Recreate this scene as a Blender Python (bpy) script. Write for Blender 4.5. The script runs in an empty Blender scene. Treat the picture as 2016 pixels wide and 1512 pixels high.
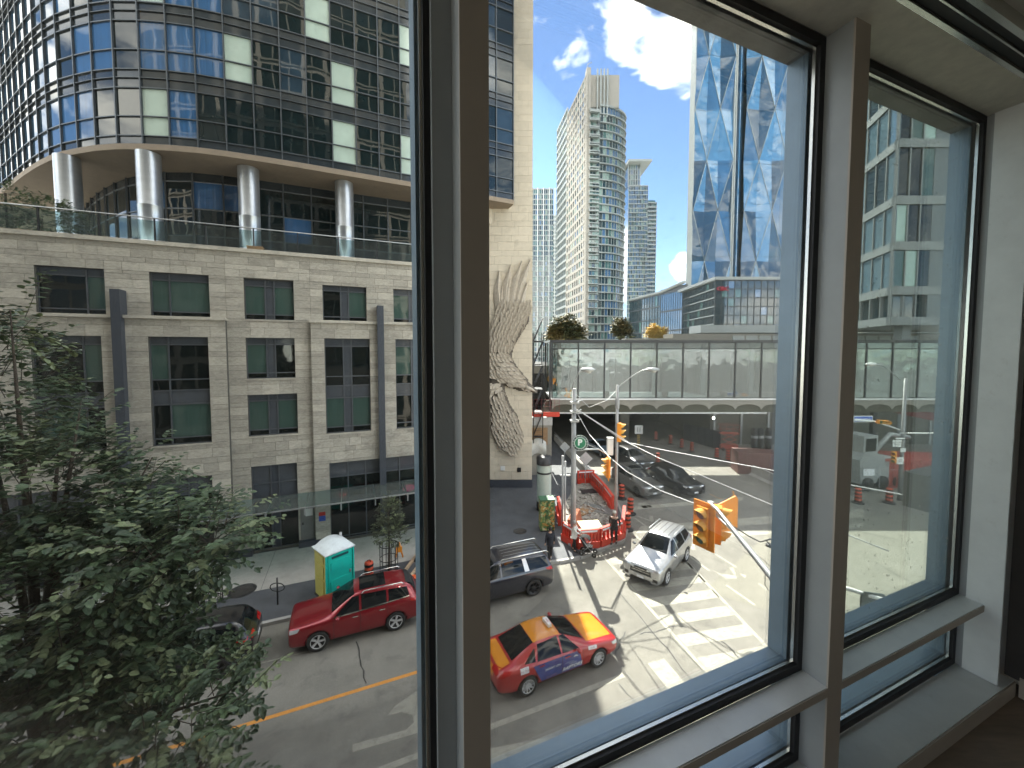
import bpy, bmesh, math, random
from mathutils import Vector, Matrix
from mathutils.bvhtree import BVHTree
random.seed(7)
R = math.radians
SC = bpy.context.scene
COL = SC.collection
# ---------------------------------------------------------------- camera, sky, sun, exposure
FPX, CX, CY, PITCH, EYE = 770.0, 1008.0, 729.0, R(2.9), 10.8
cd = bpy.data.cameras.new('camera'); cam = bpy.data.objects.new('camera', cd); COL.objects.link(cam)
cam.location = (0, 0, EYE); cam.rotation_euler = (R(90) - PITCH, 0, 0)
cd.sensor_width = 36; cd.lens = FPX / 2016 * 36; cd.shift_y = -27 / 2016
cd.clip_start = 0.02; cd.clip_end = 6000
SC.camera = cam
SUN_EL, SUN_AZ = R(47), R(-3)        # azimuth measured from +Y towards +X
wd = bpy.data.worlds.new('World'); SC.world = wd; wd.use_nodes = True
nt = wd.node_tree; nt.nodes.clear()
def N(nt, t, **k):
    n = nt.nodes.new(t)
    for a, b in k.items(): setattr(n, a, b)
    return n
sky = N(nt, 'ShaderNodeTexSky', sky_type='NISHITA'); sky.sun_disc = False
sky.sun_elevation = SUN_EL; sky.sun_rotation = SUN_AZ; sky.altitude = 80
sky.air_density = 0.7; sky.dust_density = 0.0; sky.ozone_density = 1.5
bg = N(nt, 'ShaderNodeBackground'); bg.inputs[1].default_value = 0.08
out = N(nt, 'ShaderNodeOutputWorld')
tc = N(nt, 'ShaderNodeTexCoord')
mp = N(nt, 'ShaderNodeMapping'); mp.inputs['Scale'].default_value = (1.0, 1.0, 2.2); mp.inputs['Location'].default_value = (0.35, 0.1, 0.05)
nz = N(nt, 'ShaderNodeTexNoise'); nz.inputs['Scale'].default_value = 4.2; nz.inputs['Detail'].default_value = 9; nz.inputs['Roughness'].default_value = 0.58
nz.inputs['Distortion'].default_value = 0.25
cr = N(nt, 'ShaderNodeValToRGB'); cr.color_ramp.elements[0].position = 0.44; cr.color_ramp.elements[1].position = 0.60
mx = N(nt, 'ShaderNodeMixRGB'); mx.inputs[2].default_value = (14.5, 13.8, 12.7, 1)
nt.links.new(tc.outputs['Generated'], mp.inputs[0]); nt.links.new(mp.outputs[0], nz.inputs[0])
def cloud_bias(px, py, d0, d1, amt, prev):      # where the cumulus banks and the blue gap stand in the sky
    v = Vector((0, math.cos(PITCH), -math.sin(PITCH))) + Vector((1, 0, 0)) * ((px - CX) / FPX) + Vector((0, math.sin(PITCH), math.cos(PITCH))) * ((CY - py) / FPX); v.normalize()
    dp = N(nt, 'ShaderNodeVectorMath', operation='DOT_PRODUCT'); dp.inputs[1].default_value = v; nt.links.new(tc.outputs['Generated'], dp.inputs[0])
    m_ = N(nt, 'ShaderNodeMapRange', interpolation_type='SMOOTHSTEP'); m_.inputs[1].default_value = d0; m_.inputs[2].default_value = d1; m_.inputs[3].default_value = 0; m_.inputs[4].default_value = amt; nt.links.new(dp.outputs['Value'], m_.inputs[0])
    ad_ = N(nt, 'ShaderNodeMath', operation='ADD'); nt.links.new(prev, ad_.inputs[0]); nt.links.new(m_.outputs[0], ad_.inputs[1]); return ad_.outputs[0]
c_ = cloud_bias(1240, 330, .84, .96, -.24, nz.outputs[0]); c_ = cloud_bias(1120, -25, .986, .998, .25, c_); c_ = cloud_bias(1290, 50, .994, .9995, .20, c_); c_ = cloud_bias(1350, 125, .9960, .9997, .22, c_); c_ = cloud_bias(1345, 525, .9990, .9999, .25, c_)
nt.links.new(c_, cr.inputs[0])
nt.links.new(cr.outputs[0], mx.inputs[0]); nt.links.new(sky.outputs[0], mx.inputs[1]); nt.links.new(mx.outputs[0], bg.inputs[0]); nt.links.new(bg.outputs[0], out.inputs[0])
sd = bpy.data.lights.new('sun', 'SUN'); sd.energy = 4.2; sd.angle = R(0.53); sd.color = (1.0, 0.94, 0.84)
sun = bpy.data.objects.new('sun', sd); COL.objects.link(sun)
sv = Vector((math.sin(SUN_AZ) * math.cos(SUN_EL), math.cos(SUN_AZ) * math.cos(SUN_EL), math.sin(SUN_EL)))
sun.rotation_euler = sv.to_track_quat('Z', 'Y').to_euler(); sun.location = sv * 300
SC.view_settings.view_transform = 'Standard'; SC.view_settings.look = 'None'; SC.view_settings.gamma = 1
SC.view_settings.use_curve_mapping = False; SC.view_settings.exposure = 2.45
SC.render.engine = 'CYCLES'
SC.cycles.max_bounces = 8; SC.cycles.diffuse_bounces = 3; SC.cycles.glossy_bounces = 4; SC.cycles.transmission_bounces = 4
SC.cycles.transparent_max_bounces = 24; SC.cycles.caustics_reflective = False; SC.cycles.caustics_refractive = False
SC.cycles.sample_clamp_indirect = 6
try: SC.cycles.use_denoising = True
except Exception: pass
# ---------------------------------------------------------------- surveying: photo pixel -> point of the place
Fv = Vector((0, math.cos(PITCH), -math.sin(PITCH))); Uv = Vector((0, math.sin(PITCH), math.cos(PITCH)))
def ray(x, y): return Fv + Vector((1, 0, 0)) * ((x - CX) / FPX) + Uv * ((CY - y) / FPX)
EYEV = Vector((0, 0, EYE))
def G(x, y, h=0.0):
    r = ray(x, y); return EYEV + r * ((h - EYE) / r.z)
def PZ(x, y, Y):
    r = ray(x, y); return EYEV + r * (Y / r.y)
AS = R(22.4); SU = Vector((math.cos(AS), math.sin(AS), 0)); SN = Vector((-math.sin(AS), math.cos(AS), 0))
def PN(x, y, n):
    r = ray(x, y); return EYEV + r * (n / r.dot(SN))
def PNs(x, y, n):
    p = PN(x, y, n); return p.dot(SU), p.z
def W(s, n, z): v = SU * s + SN * n; v.z = z; return v
# ---------------------------------------------------------------- materials
MATS = {}
def M(name, col, rough=0.7, metal=0.0, var=0.18, scale=3.0, bump=0.0, bscale=40.0, rnd=0.0, spec=None, emit=None, dirt=None, ior=None, coat=0.0, wav=None, stretch=None, grain=0.0):
    if name in MATS: return MATS[name]
    m = bpy.data.materials.new(name); m.use_nodes = True; MATS[name] = m
    nt = m.node_tree; b = nt.nodes['Principled BSDF']; L = nt.links.new
    b.inputs['Roughness'].default_value = rough; b.inputs['Metallic'].default_value = metal
    if ior: b.inputs['IOR'].default_value = ior
    if spec is not None: b.inputs['Specular IOR Level'].default_value = spec
    if coat: b.inputs['Coat Weight'].default_value = coat; b.inputs['Coat Roughness'].default_value = 0.04
    geo = N(nt, 'ShaderNodeNewGeometry'); pos = geo.outputs['Position']
    if stretch:
        mpn = N(nt, 'ShaderNodeMapping'); mpn.inputs['Scale'].default_value = stretch; L(pos, mpn.inputs[0]); pos = mpn.outputs[0]
    n1 = N(nt, 'ShaderNodeTexNoise'); n1.inputs['Scale'].default_value = scale; n1.inputs['Detail'].default_value = 6; n1.inputs['Roughness'].default_value = 0.65
    L(pos, n1.inputs[0])
    mr = N(nt, 'ShaderNodeMapRange'); mr.inputs[1].default_value = 0.3; mr.inputs[2].default_value = 0.7
    mr.inputs[3].default_value = 1 - var; mr.inputs[4].default_value = 1 + var; L(n1.outputs[0], mr.inputs[0])
    val = mr.outputs[0]
    if rnd:
        oi = N(nt, 'ShaderNodeObjectInfo'); m2 = N(nt, 'ShaderNodeMapRange'); m2.inputs[3].default_value = 1 - rnd; m2.inputs[4].default_value = 1 + rnd
        L(oi.outputs['Random'], m2.inputs[0]); mm = N(nt, 'ShaderNodeMath', operation='MULTIPLY'); L(val, mm.inputs[0]); L(m2.outputs[0], mm.inputs[1]); val = mm.outputs[0]
    vm = N(nt, 'ShaderNodeVectorMath', operation='SCALE'); vm.inputs[0].default_value = col[:3]; L(val, vm.inputs['Scale'])
    colout = vm.outputs[0]
    if dirt:      # (colour, scale, threshold, amount)
        n2 = N(nt, 'ShaderNodeTexNoise'); n2.inputs['Scale'].default_value = dirt[1]; n2.inputs['Detail'].default_value = 8; n2.inputs['Roughness'].default_value = 0.7; L(pos, n2.inputs[0])
        r2 = N(nt, 'ShaderNodeMapRange'); r2.inputs[1].default_value = dirt[2]; r2.inputs[2].default_value = dirt[2] + 0.15; r2.inputs[4].default_value = dirt[3]; L(n2.outputs[0], r2.inputs[0])
        mc = N(nt, 'ShaderNodeMixRGB'); mc.inputs[2].default_value = (*dirt[0], 1); L(r2.outputs[0], mc.inputs[0]); L(colout, mc.inputs[1]); colout = mc.outputs[0]
    if grain:
        n5 = N(nt, 'ShaderNodeTexNoise'); n5.inputs['Scale'].default_value = 26; n5.inputs['Detail'].default_value = 5; n5.inputs['Roughness'].default_value = 0.8; L(geo.outputs['Position'], n5.inputs[0])
        r5 = N(nt, 'ShaderNodeMapRange'); r5.inputs[1].default_value = 0.3; r5.inputs[2].default_value = 0.7; r5.inputs[3].default_value = 1 - grain; r5.inputs[4].default_value = 1 + grain; L(n5.outputs[0], r5.inputs[0])
        v5 = N(nt, 'ShaderNodeVectorMath', operation='SCALE'); L(colout, v5.inputs[0]); L(r5.outputs[0], v5.inputs['Scale']); colout = v5.outputs[0]
    L(colout, b.inputs['Base Color'])
    if bump or wav:
        n3 = N(nt, 'ShaderNodeTexNoise'); n3.inputs['Scale'].default_value = wav[0] if wav else bscale; n3.inputs['Detail'].default_value = 1.5 if wav else 6; L(geo.outputs['Position'], n3.inputs[0])
        bp = N(nt, 'ShaderNodeBump'); bp.inputs['Strength'].default_value = wav[1] if wav else bump; bp.inputs['Distance'].default_value = wav[2] if wav else 0.01
        L(n3.outputs[0], bp.inputs['Height']); L(bp.outputs[0], b.inputs['Normal'])
    if emit: b.inputs['Emission Color'].default_value = (*emit[0], 1); b.inputs['Emission Strength'].default_value = emit[1]
    return m
def see_glass(name, tint=(0.9, 0.95, 0.94), refl=0.5, dirt=0.0, rough=0.01, wav=None, floor=0.04):
    if name in MATS: return MATS[name]
    m = bpy.data.materials.new(name); m.use_nodes = True; MATS[name] = m
    nt = m.node_tree; nt.nodes.clear(); L = nt.links.new
    o = N(nt, 'ShaderNodeOutputMaterial'); t = N(nt, 'ShaderNodeBsdfTransparent'); t.inputs[0].default_value = (*tint, 1)
    g = N(nt, 'ShaderNodeBsdfGlossy'); g.inputs['Roughness'].default_value = rough; g.inputs[0].default_value = (0.95, 0.97, 1, 1)
    lw = N(nt, 'ShaderNodeFresnel'); lw.inputs[0].default_value = 1.5
    mr = N(nt, 'ShaderNodeMapRange'); mr.inputs[1].default_value = 0; mr.inputs[2].default_value = 1; mr.inputs[3].default_value = floor - 0.04; mr.inputs[4].default_value = refl; L(lw.outputs[0], mr.inputs[0])
    a = N(nt, 'ShaderNodeMixShader'); L(mr.outputs[0], a.inputs[0]); L(t.outputs[0], a.inputs[1]); L(g.outputs[0], a.inputs[2])
    last = a.outputs[0]
    if wav:
        ge = N(nt, 'ShaderNodeNewGeometry'); n3 = N(nt, 'ShaderNodeTexNoise'); n3.inputs['Scale'].default_value = wav[0]; L(ge.outputs['Position'], n3.inputs[0])
        bp = N(nt, 'ShaderNodeBump'); bp.inputs['Strength'].default_value = wav[1]; bp.inputs['Distance'].default_value = wav[2]; L(n3.outputs[0], bp.inputs['Height']); L(bp.outputs[0], g.inputs['Normal'])
    if dirt:
        ge = N(nt, 'ShaderNodeNewGeometry'); d = N(nt, 'ShaderNodeBsdfDiffuse'); d.inputs[0].default_value = (0.75, 0.75, 0.7, 1)
        n2 = N(nt, 'ShaderNodeTexNoise'); n2.inputs['Scale'].default_value = 55; n2.inputs['Detail'].default_value = 5; L(ge.outputs['Position'], n2.inputs[0])
        r2 = N(nt, 'ShaderNodeMapRange'); r2.inputs[1].default_value = 0.6; r2.inputs[2].default_value = 0.8; r2.inputs[3].default_value = dirt * 0.12; r2.inputs[4].default_value = dirt; L(n2.outputs[0], r2.inputs[0])
        c = N(nt, 'ShaderNodeMixShader'); L(r2.outputs[0], c.inputs[0]); L(last, c.inputs[1]); L(d.outputs[0], c.inputs[2]); last = c.outputs[0]
    L(last, o.inputs[0]); return m
# ---------------------------------------------------------------- mesh builder
class MB:
    def __init__(s): s.v = []; s.f = []; s.m = []; s.sm = []
    def add(s, vs, fs, mi=0, smooth=False):
        k = len(s.v); s.v.extend([tuple(v) for v in vs])
        for f in fs: s.f.append(tuple(i + k for i in f)); s.m.append(mi); s.sm.append(smooth)
        return s
    def box(s, x0, x1, y0, y1, z0, z1, mi=0, T=None):
        vs = [Vector((x, y, z)) for z in (z0, z1) for y in (y0, y1) for x in (x0, x1)]
        if T: vs = [T @ v for v in vs]
        return s.add(vs, [(0, 2, 3, 1), (4, 5, 7, 6), (0, 1, 5, 4), (2, 6, 7, 3), (0, 4, 6, 2), (1, 3, 7, 5)], mi)
    def quad(s, a, b, c, d, mi=0): return s.add([a, b, c, d], [(0, 1, 2, 3)], mi)
    def poly(s, pts, mi=0): return s.add(pts, [tuple(range(len(pts)))], mi)
    def prism(s, pts, z0, z1, mi=0, T=None):       # pts (x,y) counter-clockwise
        n = len(pts); vs = [Vector((p[0], p[1], z0)) for p in pts] + [Vector((p[0], p[1], z1)) for p in pts]
        if T: vs = [T @ v for v in vs]
        return s.add(vs, [tuple(range(n - 1, -1, -1)), tuple(range(n, 2 * n))] + [(i, (i + 1) % n, n + (i + 1) % n, n + i) for i in range(n)], mi)
    def tube(s, pts, r, seg=8, mi=0, caps=True):
        pts = [Vector(p) for p in pts]; rs = r if isinstance(r, (list, tuple)) else [r] * len(pts); k = len(s.v); up = None
        for i, p in enumerate(pts):
            d = (pts[min(i + 1, len(pts) - 1)] - pts[max(i - 1, 0)]).normalized()
            if up is None: up = Vector((0, 0, 1)) if abs(d.z) < 0.9 else Vector((1, 0, 0))
            a = d.cross(up).normalized(); b = d.cross(a).normalized(); up = -b if True else up
            for j in range(seg):
                t = 2 * math.pi * j / seg; s.v.append(tuple(p + (a * math.cos(t) + b * math.sin(t)) * rs[i]))
        for i in range(len(pts) - 1):
            for j in range(seg):
                s.f.append((k + i * seg + j, k + i * seg + (j + 1) % seg, k + (i + 1) * seg + (j + 1) % seg, k + (i + 1) * seg + j)); s.m.append(mi); s.sm.append(True)
        if caps:
            s.f.append(tuple(k + j for j in range(seg - 1, -1, -1))); s.m.append(mi); s.sm.append(False)
            e = k + (len(pts) - 1) * seg; s.f.append(tuple(e + j for j in range(seg))); s.m.append(mi); s.sm.append(False)
        return s
    def lathe(s, prof, seg=16, mi=0, T=None, smooth=True):  # prof [(r,z)]
        k = len(s.v)
        for (r, z) in prof:
            for j in range(seg):
                t = 2 * math.pi * j / seg; v = Vector((r * math.cos(t), r * math.sin(t), z)); s.v.append(tuple(T @ v if T else v))
        for i in range(len(prof) - 1):
            for j in range(seg):
                s.f.append((k + i * seg + j, k + i * seg + (j + 1) % seg, k + (i + 1) * seg + (j + 1) % seg, k + (i + 1) * seg + j)); s.m.append(mi); s.sm.append(smooth)
        return s
    def mesh(s, name, mats):
        me = bpy.data.meshes.new(name); me.from_pydata(s.v, [], s.f)
        for m in mats: me.materials.append(m)
        me.polygons.foreach_set('material_index', s.m); me.polygons.foreach_set('use_smooth', s.sm); me.update(); return me
def tag(o, label=None, cat=None, group=None, kind=None):
    if label: o['label'] = label
    if cat: o['category'] = cat
    if group: o['group'] = group
    if kind: o['kind'] = kind
    return o
def thing(name, label, cat, loc=(0, 0, 0), rz=0.0, group=None):
    o = bpy.data.objects.new(name, None); COL.objects.link(o); o.location = loc; o.rotation_euler = (0, 0, rz); o.empty_display_size = 0.1
    return tag(o, label, cat, group)
def part(name, mb, mats, parent=None, kind=None, label=None, loc=None, rot=None, scale=None):
    me = mb if isinstance(mb, bpy.types.Mesh) else mb.mesh(name, mats if isinstance(mats, (list, tuple)) else [mats])
    o = bpy.data.objects.new(name, me); COL.objects.link(o)
    if parent: o.parent = parent
    if loc is not None: o.location = loc
    if rot is not None: o.rotation_euler = rot
    if scale is not None: o.scale = scale
    if kind: o['kind'] = kind
    if label: o['label'] = label
    return o
def boxpart(name, x0, x1, y0, y1, z0, z1, m, parent=None, **k): return part(name, MB().box(x0, x1, y0, y1, z0, z1), m, parent, **k)
_cubes = {}
def piece(name, m, parent, x0, x1, y0, y1, z0, z1):
    if m.name not in _cubes: _cubes[m.name] = MB().box(-.5, .5, -.5, .5, -.5, .5).mesh('piece_' + m.name, [m])
    return part(name, _cubes[m.name], None, parent, loc=((x0 + x1) / 2, (y0 + y1) / 2, (z0 + z1) / 2), scale=(x1 - x0, y1 - y0, z1 - z0))
def copy_tree(o, parent=None):
    c = o.copy(); COL.objects.link(c); c.parent = parent
    for ch in list(o.children): copy_tree(ch, c)
    return c
def text_mesh(body, size, m, extrude=0.004, bold=0.0, align='CENTER', shear=0.0):
    cu = bpy.data.curves.new('lettering', 'FONT'); cu.body = body; cu.size = size; cu.extrude = extrude; cu.offset = bold; cu.align_x = align; cu.align_y = 'CENTER'; cu.shear = shear; cu.resolution_u = 2
    t = bpy.data.objects.new('lettering', cu); COL.objects.link(t); dg = bpy.context.evaluated_depsgraph_get(); dg.update()
    me = bpy.data.meshes.new_from_object(t.evaluated_get(dg)); me.materials.clear(); me.materials.append(m)
    bpy.data.objects.remove(t); bpy.data.curves.remove(cu); return me
def frame_T(origin, xdir, up=(0, 0, 1)):
    """matrix with local x along xdir, local z up, local y = away (z cross x)"""
    x = Vector(xdir).normalized(); z = Vector(up); y = z.cross(x).normalized(); z = x.cross(y)
    return Matrix(((x.x, y.x, z.x, origin[0]), (x.y, y.y, z.y, origin[1]), (x.z, y.z, z.z, origin[2]), (0, 0, 0, 1)))
# ================================================================ materials in common use
m_asph = M('asphalt', (0.205, 0.195, 0.168), 0.9, var=0.22, scale=0.55, bump=0.5, bscale=90, dirt=((0.11, 0.105, 0.095), 1.3, 0.54, 0.6), grain=0.28)
m_asph_dark = M('asphalt_patch', (0.085, 0.085, 0.085), 0.9, var=0.25, scale=1.2, bump=0.4, bscale=90)
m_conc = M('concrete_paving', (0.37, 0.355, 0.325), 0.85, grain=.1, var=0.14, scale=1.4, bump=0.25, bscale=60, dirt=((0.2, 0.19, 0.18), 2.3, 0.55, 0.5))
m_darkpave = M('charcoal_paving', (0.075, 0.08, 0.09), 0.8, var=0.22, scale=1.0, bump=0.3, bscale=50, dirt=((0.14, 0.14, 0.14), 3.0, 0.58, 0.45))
m_kerb = M('kerb_concrete', (0.36, 0.35, 0.33), 0.85, var=0.15, bump=0.2, dirt=((0.15, 0.15, 0.14), 3, 0.55, 0.5))
m_paint = M('white_road_paint', (0.35, 0.335, 0.275), 0.75, var=0.14, scale=3, bump=0.2, dirt=((0.2, 0.195, 0.17), 5.0, 0.50, 0.75), grain=0.14)
m_yel = M('orange_road_paint', (0.62, 0.27, 0.05), 0.75, var=0.12, scale=6, dirt=((0.2, 0.15, 0.1), 9.0, 0.58, 0.6))
m_tar = M('crack_sealer', (0.03, 0.03, 0.03), 0.6)
m_earth = M('broken_ground', (0.3, 0.28, 0.245), 0.95, var=0.4, scale=4, bump=1.0, bscale=9, dirt=((0.08, 0.07, 0.06), 5, 0.5, 0.7))
m_stone = M('limestone', (0.50, 0.465, 0.395), 0.82, var=0.20, scale=6.0, bump=0.25, bscale=30, rnd=0.17, dirt=((0.27, 0.25, 0.21), 0.9, 0.50, 0.55), stretch=(1, 1, 2.5))
m_joint = M('stone_joint', (0.11, 0.105, 0.09), 0.9)
m_beige = M('beige_stone', (0.66, 0.585, 0.465), 0.8, var=0.08, scale=2.5, bump=0.15, bscale=25, rnd=0.05)
m_bjoint = M('beige_joint', (0.2, 0.17, 0.13), 0.9)
m_frame = M('window_frame_metal', (0.12, 0.13, 0.145), 0.45, metal=0.4, var=0.06)
m_fin = M('slate_metal', (0.075, 0.085, 0.105), 0.45, metal=0.3, var=0.1)
m_gdark = M('dark_window_glass', (0.008, 0.012, 0.012), 0.03, var=0.3, ior=1.6, wav=(0.9, 0.18, 0.04))
m_ggreen = M('green_blind_glass', (0.06, 0.105, 0.09), 0.05, var=0.25, ior=1.7, wav=(1.1, 0.2, 0.04), stretch=(9, 9, 0.2))
m_gpanel = M('grey_spandrel_glass', (0.085, 0.095, 0.11), 0.12, var=0.12, ior=1.6)
m_black = M('black_rubber', (0.012, 0.012, 0.013), 0.55)
m_galv = M('galvanised_steel', (0.42, 0.43, 0.43), 0.45, metal=0.6, var=0.15, scale=8)
m_white = M('white_enamel', (0.78, 0.78, 0.76), 0.4, var=0.05)
m_dark = M('dark_steel', (0.05, 0.05, 0.052), 0.5, metal=0.5)
# ================================================================ ground
part('ground', MB().quad((-900, -300, -0.06), (900, -300, -0.06), (900, 1800, -0.06), (-900, 1800, -0.06)), m_conc, kind='structure')
road = part('road', MB().quad((-120, 2, 0), (120, 2, 0), (120, 160, 0), (-120, 160, 0)), m_asph, kind='structure')
PV = 0.13
corner = [W(-45, 17.35, 0), W(8.0, 17.45, 0), W(9.6, 17.0, 0), G(1141, 1101), G(1190, 1082), G(1226, 1068), G(1236, 1040), G(1212, 985), G(1168, 928), G(1120, 880), G(1085, 860), G(1040, 850), W(4, 34, 0), W(-45, 34, 0)]
corner = [Vector((p.x, p.y, 0)) for p in corner]
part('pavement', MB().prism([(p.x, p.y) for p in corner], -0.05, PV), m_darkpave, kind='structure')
# kerb stones along the pavement edge, each a separate stone
kn = thing('kerb', 'light concrete kerb edging the far pavement around the street corner', 'kerb')
kn['kind'] = 'structure'
path = corner[0:9]
for a, b in zip(path[:-1], path[1:]):
    L = (b - a).length; k = max(1, int(L / 2.4)); d = (b - a).normalized(); ang = math.atan2(d.y, d.x)
    for i in range(k):
        c = a + d * (L * (i + 0.5) / k)
        o = piece('kerb_stone', m_kerb, kn, -.5, .5, -.08, .08, 0, 0.15)
        o.location = (c.x, c.y, 0.070); o.scale = (L / k - 0.015, 0.17, 0.15); o.rotation_euler = (0, 0, ang)
# light concrete walk in slabs along the building
walk = thing('concrete_walk', 'light grey concrete slab walk along the foot of the stone building', 'walkway'); walk['kind'] = 'structure'; walk.rotation_euler = (0, 0, AS)
s = -30.0; 
while s < 3.9:
    w_ = 2.9
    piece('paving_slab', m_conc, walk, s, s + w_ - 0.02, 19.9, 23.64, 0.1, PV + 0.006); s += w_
for n0 in range(3):
    piece('paving_slab', m_conc, walk, 3.72, 5.4, 21.2 + n0 * 0.82, 21.2 + n0 * 0.82 + 0.8, 0.1, PV + 0.006)
# ================================================================ road markings
def mark(name, pts, m=m_paint, z=0.004):
    return part(name, MB().poly([Vector((p[0], p[1], z)) for p in pts]), m, road)
def strip(name, a, b, w, m=m_paint, z=0.004):
    d = (b - a).normalized(); q = Vector((-d.y, d.x, 0)) * w / 2
    return mark(name, [a - q, b - q, b + q, a + q], m, z)
def pxmark(name, pts, m=m_paint, z=0.004):
    P = [G(*p) for p in pts]; ar = sum(P[i].x * P[(i + 1) % len(P)].y - P[(i + 1) % len(P)].x * P[i].y for i in range(len(P)))
    return mark(name, P if ar > 0 else P[::-1], m, z)
strip('orange_centre_line', W(-30, 12.92, 0), W(2.4, 12.88, 0), 0.13, m_yel)
strip('lane_line', W(-14, 10.1, 0), W(8.2, 10.13, 0), 0.17)
strip('lane_line', W(-10, 7.35, 0), W(2.1, 7.35, 0), 0.13)
strip('lane_line', W(-6, 15.35, 0), W(-1.5, 15.3, 0), 0.05)
pxmark('stop_bar', [(1275, 1306), (1308, 1297), (1420, 1430), (1385, 1445)])
pxmark('turn_arrow', [(694, 1466), (800, 1437), (815, 1422), (812, 1408), (790, 1402), (762, 1410), (778, 1390), (818, 1362), (850, 1357), (866, 1400), (848, 1434), (820, 1444), (694, 1481)])
pxmark('turn_arrow', [(800, 1530), (905, 1492), (964, 1474), (1095, 1449), (1040, 1480), (985, 1520), (950, 1560)])
pxmark('turn_arrow', [(930, 1436 + 60), (950, 1432 + 62), (940, 1500)])
# crosswalk bars between two side lines
A0, A1 = G(1180, 1086), G(1452, 1392); B0, B1 = G(1318, 1062), G(1560, 1330)
strip('crosswalk_line', A0, A1, 0.14); strip('crosswalk_line', G(1290, 1040), G(1545, 1311), 0.16)
cdir = Vector((math.cos(R(11.5)), math.sin(R(11.5)), 0))
def hit(P, d, Q, e):   # P+t d on line Q+u e
    den = d.x * e.y - d.y * e.x; t = ((Q.x - P.x) * e.y - (Q.y - P.y) * e.x) / den; return P + d * t
ad = (A1 - A0); bd = (B1 - B0)
y = 12.65
while y < 20.2:
    ps = []
    for yy in (y, y + 0.56):
        a = A0 + ad * ((yy - A0.y) / ad.y); b = hit(a, cdir, B0, bd); ps += [(a, b)]
    mark('crosswalk_bar', [ps[0][0] + cdir * .1, ps[0][1] - cdir * .1, ps[1][1] - cdir * .1, ps[1][0] + cdir * .1]); y += 1.09
# second crossing and stop line beyond
for q in ([(1252, 1050), (1262, 1036), (1700, 1002), (1700, 1018)], [(1262, 1068), (1268, 1058), (1700, 1030), (1700, 1040)], [(1246, 1004), (1250, 997), (1465, 978), (1462, 986)]): pxmark('crossing_line', q)
for q in (((1408.8, 1091), (1450, 1117)), ((1430, 1152), (1486, 1191)), ((1358, 1095.6), (1397, 1124)), ((1494, 1149), (1520, 1168)), ((1249, 1019.6), (1272, 1036)), ((1255, 1016), (1285, 1027)), ((1437, 937.6), (1485, 956)), ((1331, 902), (1363, 912)), ((1290, 880), (1312, 887)), ((1213, 925), (1228, 932)), ((1296, 1020), (1312, 1030)), ((1236, 1043), (1262, 1064)), ((1400, 975), (1414, 981)), ((1700, 1385), (1760, 1425)), ((1790, 1320), (1850, 1360))):
    strip('lane_dash', G(*q[0]), G(*q[1]), 0.13)
for q in ([(1400, 1121), (1420, 1130), (1446, 1133), (1436, 1118), (1444, 1117), (1451, 1139), (1430, 1140)], [(1359, 1068), (1366, 1067), (1370, 1084), (1361, 1082)], [(1279, 1015), (1286, 1017), (1287, 1028), (1279, 1026)], [(1290, 1022), (1296, 1024), (1297, 1035), (1289, 1032)], [(1454, 1128), (1470, 1133), (1466, 1138), (1462, 1134)], [(1255, 992), (1262, 990), (1276, 999), (1268, 1001)], [(1264, 990), (1270, 989), (1284, 998), (1278, 999)]):
    pxmark('arrow_marking', q)
arc = [(1398, 973), (1412, 980), (1428, 984), (1440, 981), (1445, 974), (1443, 967)]
for a, b in zip(arc[:-1], arc[1:]): strip('curved_guide_line', G(*a), G(*b), 0.12, m_yel)
for a, b in (((1312, 1258), (1325, 1268)),): pass
# tar lines and cracks
for ln in ([(703, 1262), (712, 1300), (721, 1345)], [(1262, 1248), (1290, 1243), (1330, 1232), (1352, 1236)], [(1215, 1345), (1255, 1390), (1300, 1440)], [(1700, 1048), (1760, 1062), (1835, 1075)], [(1700, 1092), (1760, 1130), (1800, 1148)], [(1222, 1168), (1300, 1262), (1360, 1335), (1392, 1375)], [(1420, 1262), (1450, 1290), (1490, 1322)], [(1232, 1243), (1222, 1262), (1212, 1290)], [(1440, 1075), (1470, 1090), (1500, 1100), (1520, 1118)]):
    pts = [G(*p) for p in ln]; fine = []
    for a, b in zip(pts[:-1], pts[1:]):
        for t in range(4): p = a.lerp(b, t / 4); fine.append(p + Vector((random.uniform(-.05, .05), random.uniform(-.05, .05), 0)))
    fine.append(pts[-1]); mb = MB()
    for a, b in zip(fine[:-1], fine[1:]):
        d = (b - a).normalized(); q = Vector((-d.y, d.x, 0)) * random.uniform(.012, .025)
        mb.poly([Vector((p.x, p.y, 0.009)) for p in (a - q, b - q, b + q, a + q)])
    part('road_crack', mb, m_tar, road)
# manhole covers
def manhole(px, py, h, r, label):
    t = thing('manhole_cover', label, 'manhole cover', tuple(G(px, py, h)))
    part('rim', MB().lathe([(0, 0.004), (r, 0.004), (r, 0.012), (r * .93, 0.012), (r * .92, 0.006), (0, 0.006)], 28), m_dark, t)
    mb = MB()
    for i in range(-4, 5):
        for j in range(-4, 5):
            if (i * i + j * j) < 18: mb.box(i * r * .19 - r * .06, i * r * .19 + r * .06, j * r * .19 - r * .06, j * r * .19 + r * .06, .006, .012)
    part('tread_studs', mb, M('iron', (0.11, 0.10, 0.09), 0.6, metal=0.5), t, kind='stuff')
manhole(477, 1163, PV + .004, 0.55, 'round iron manhole cover in the pavement between the black car and the portable toilet')
manhole(1024, 1046, PV, 0.4, 'faint iron manhole cover in the charcoal paving above the grey minivan')
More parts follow.
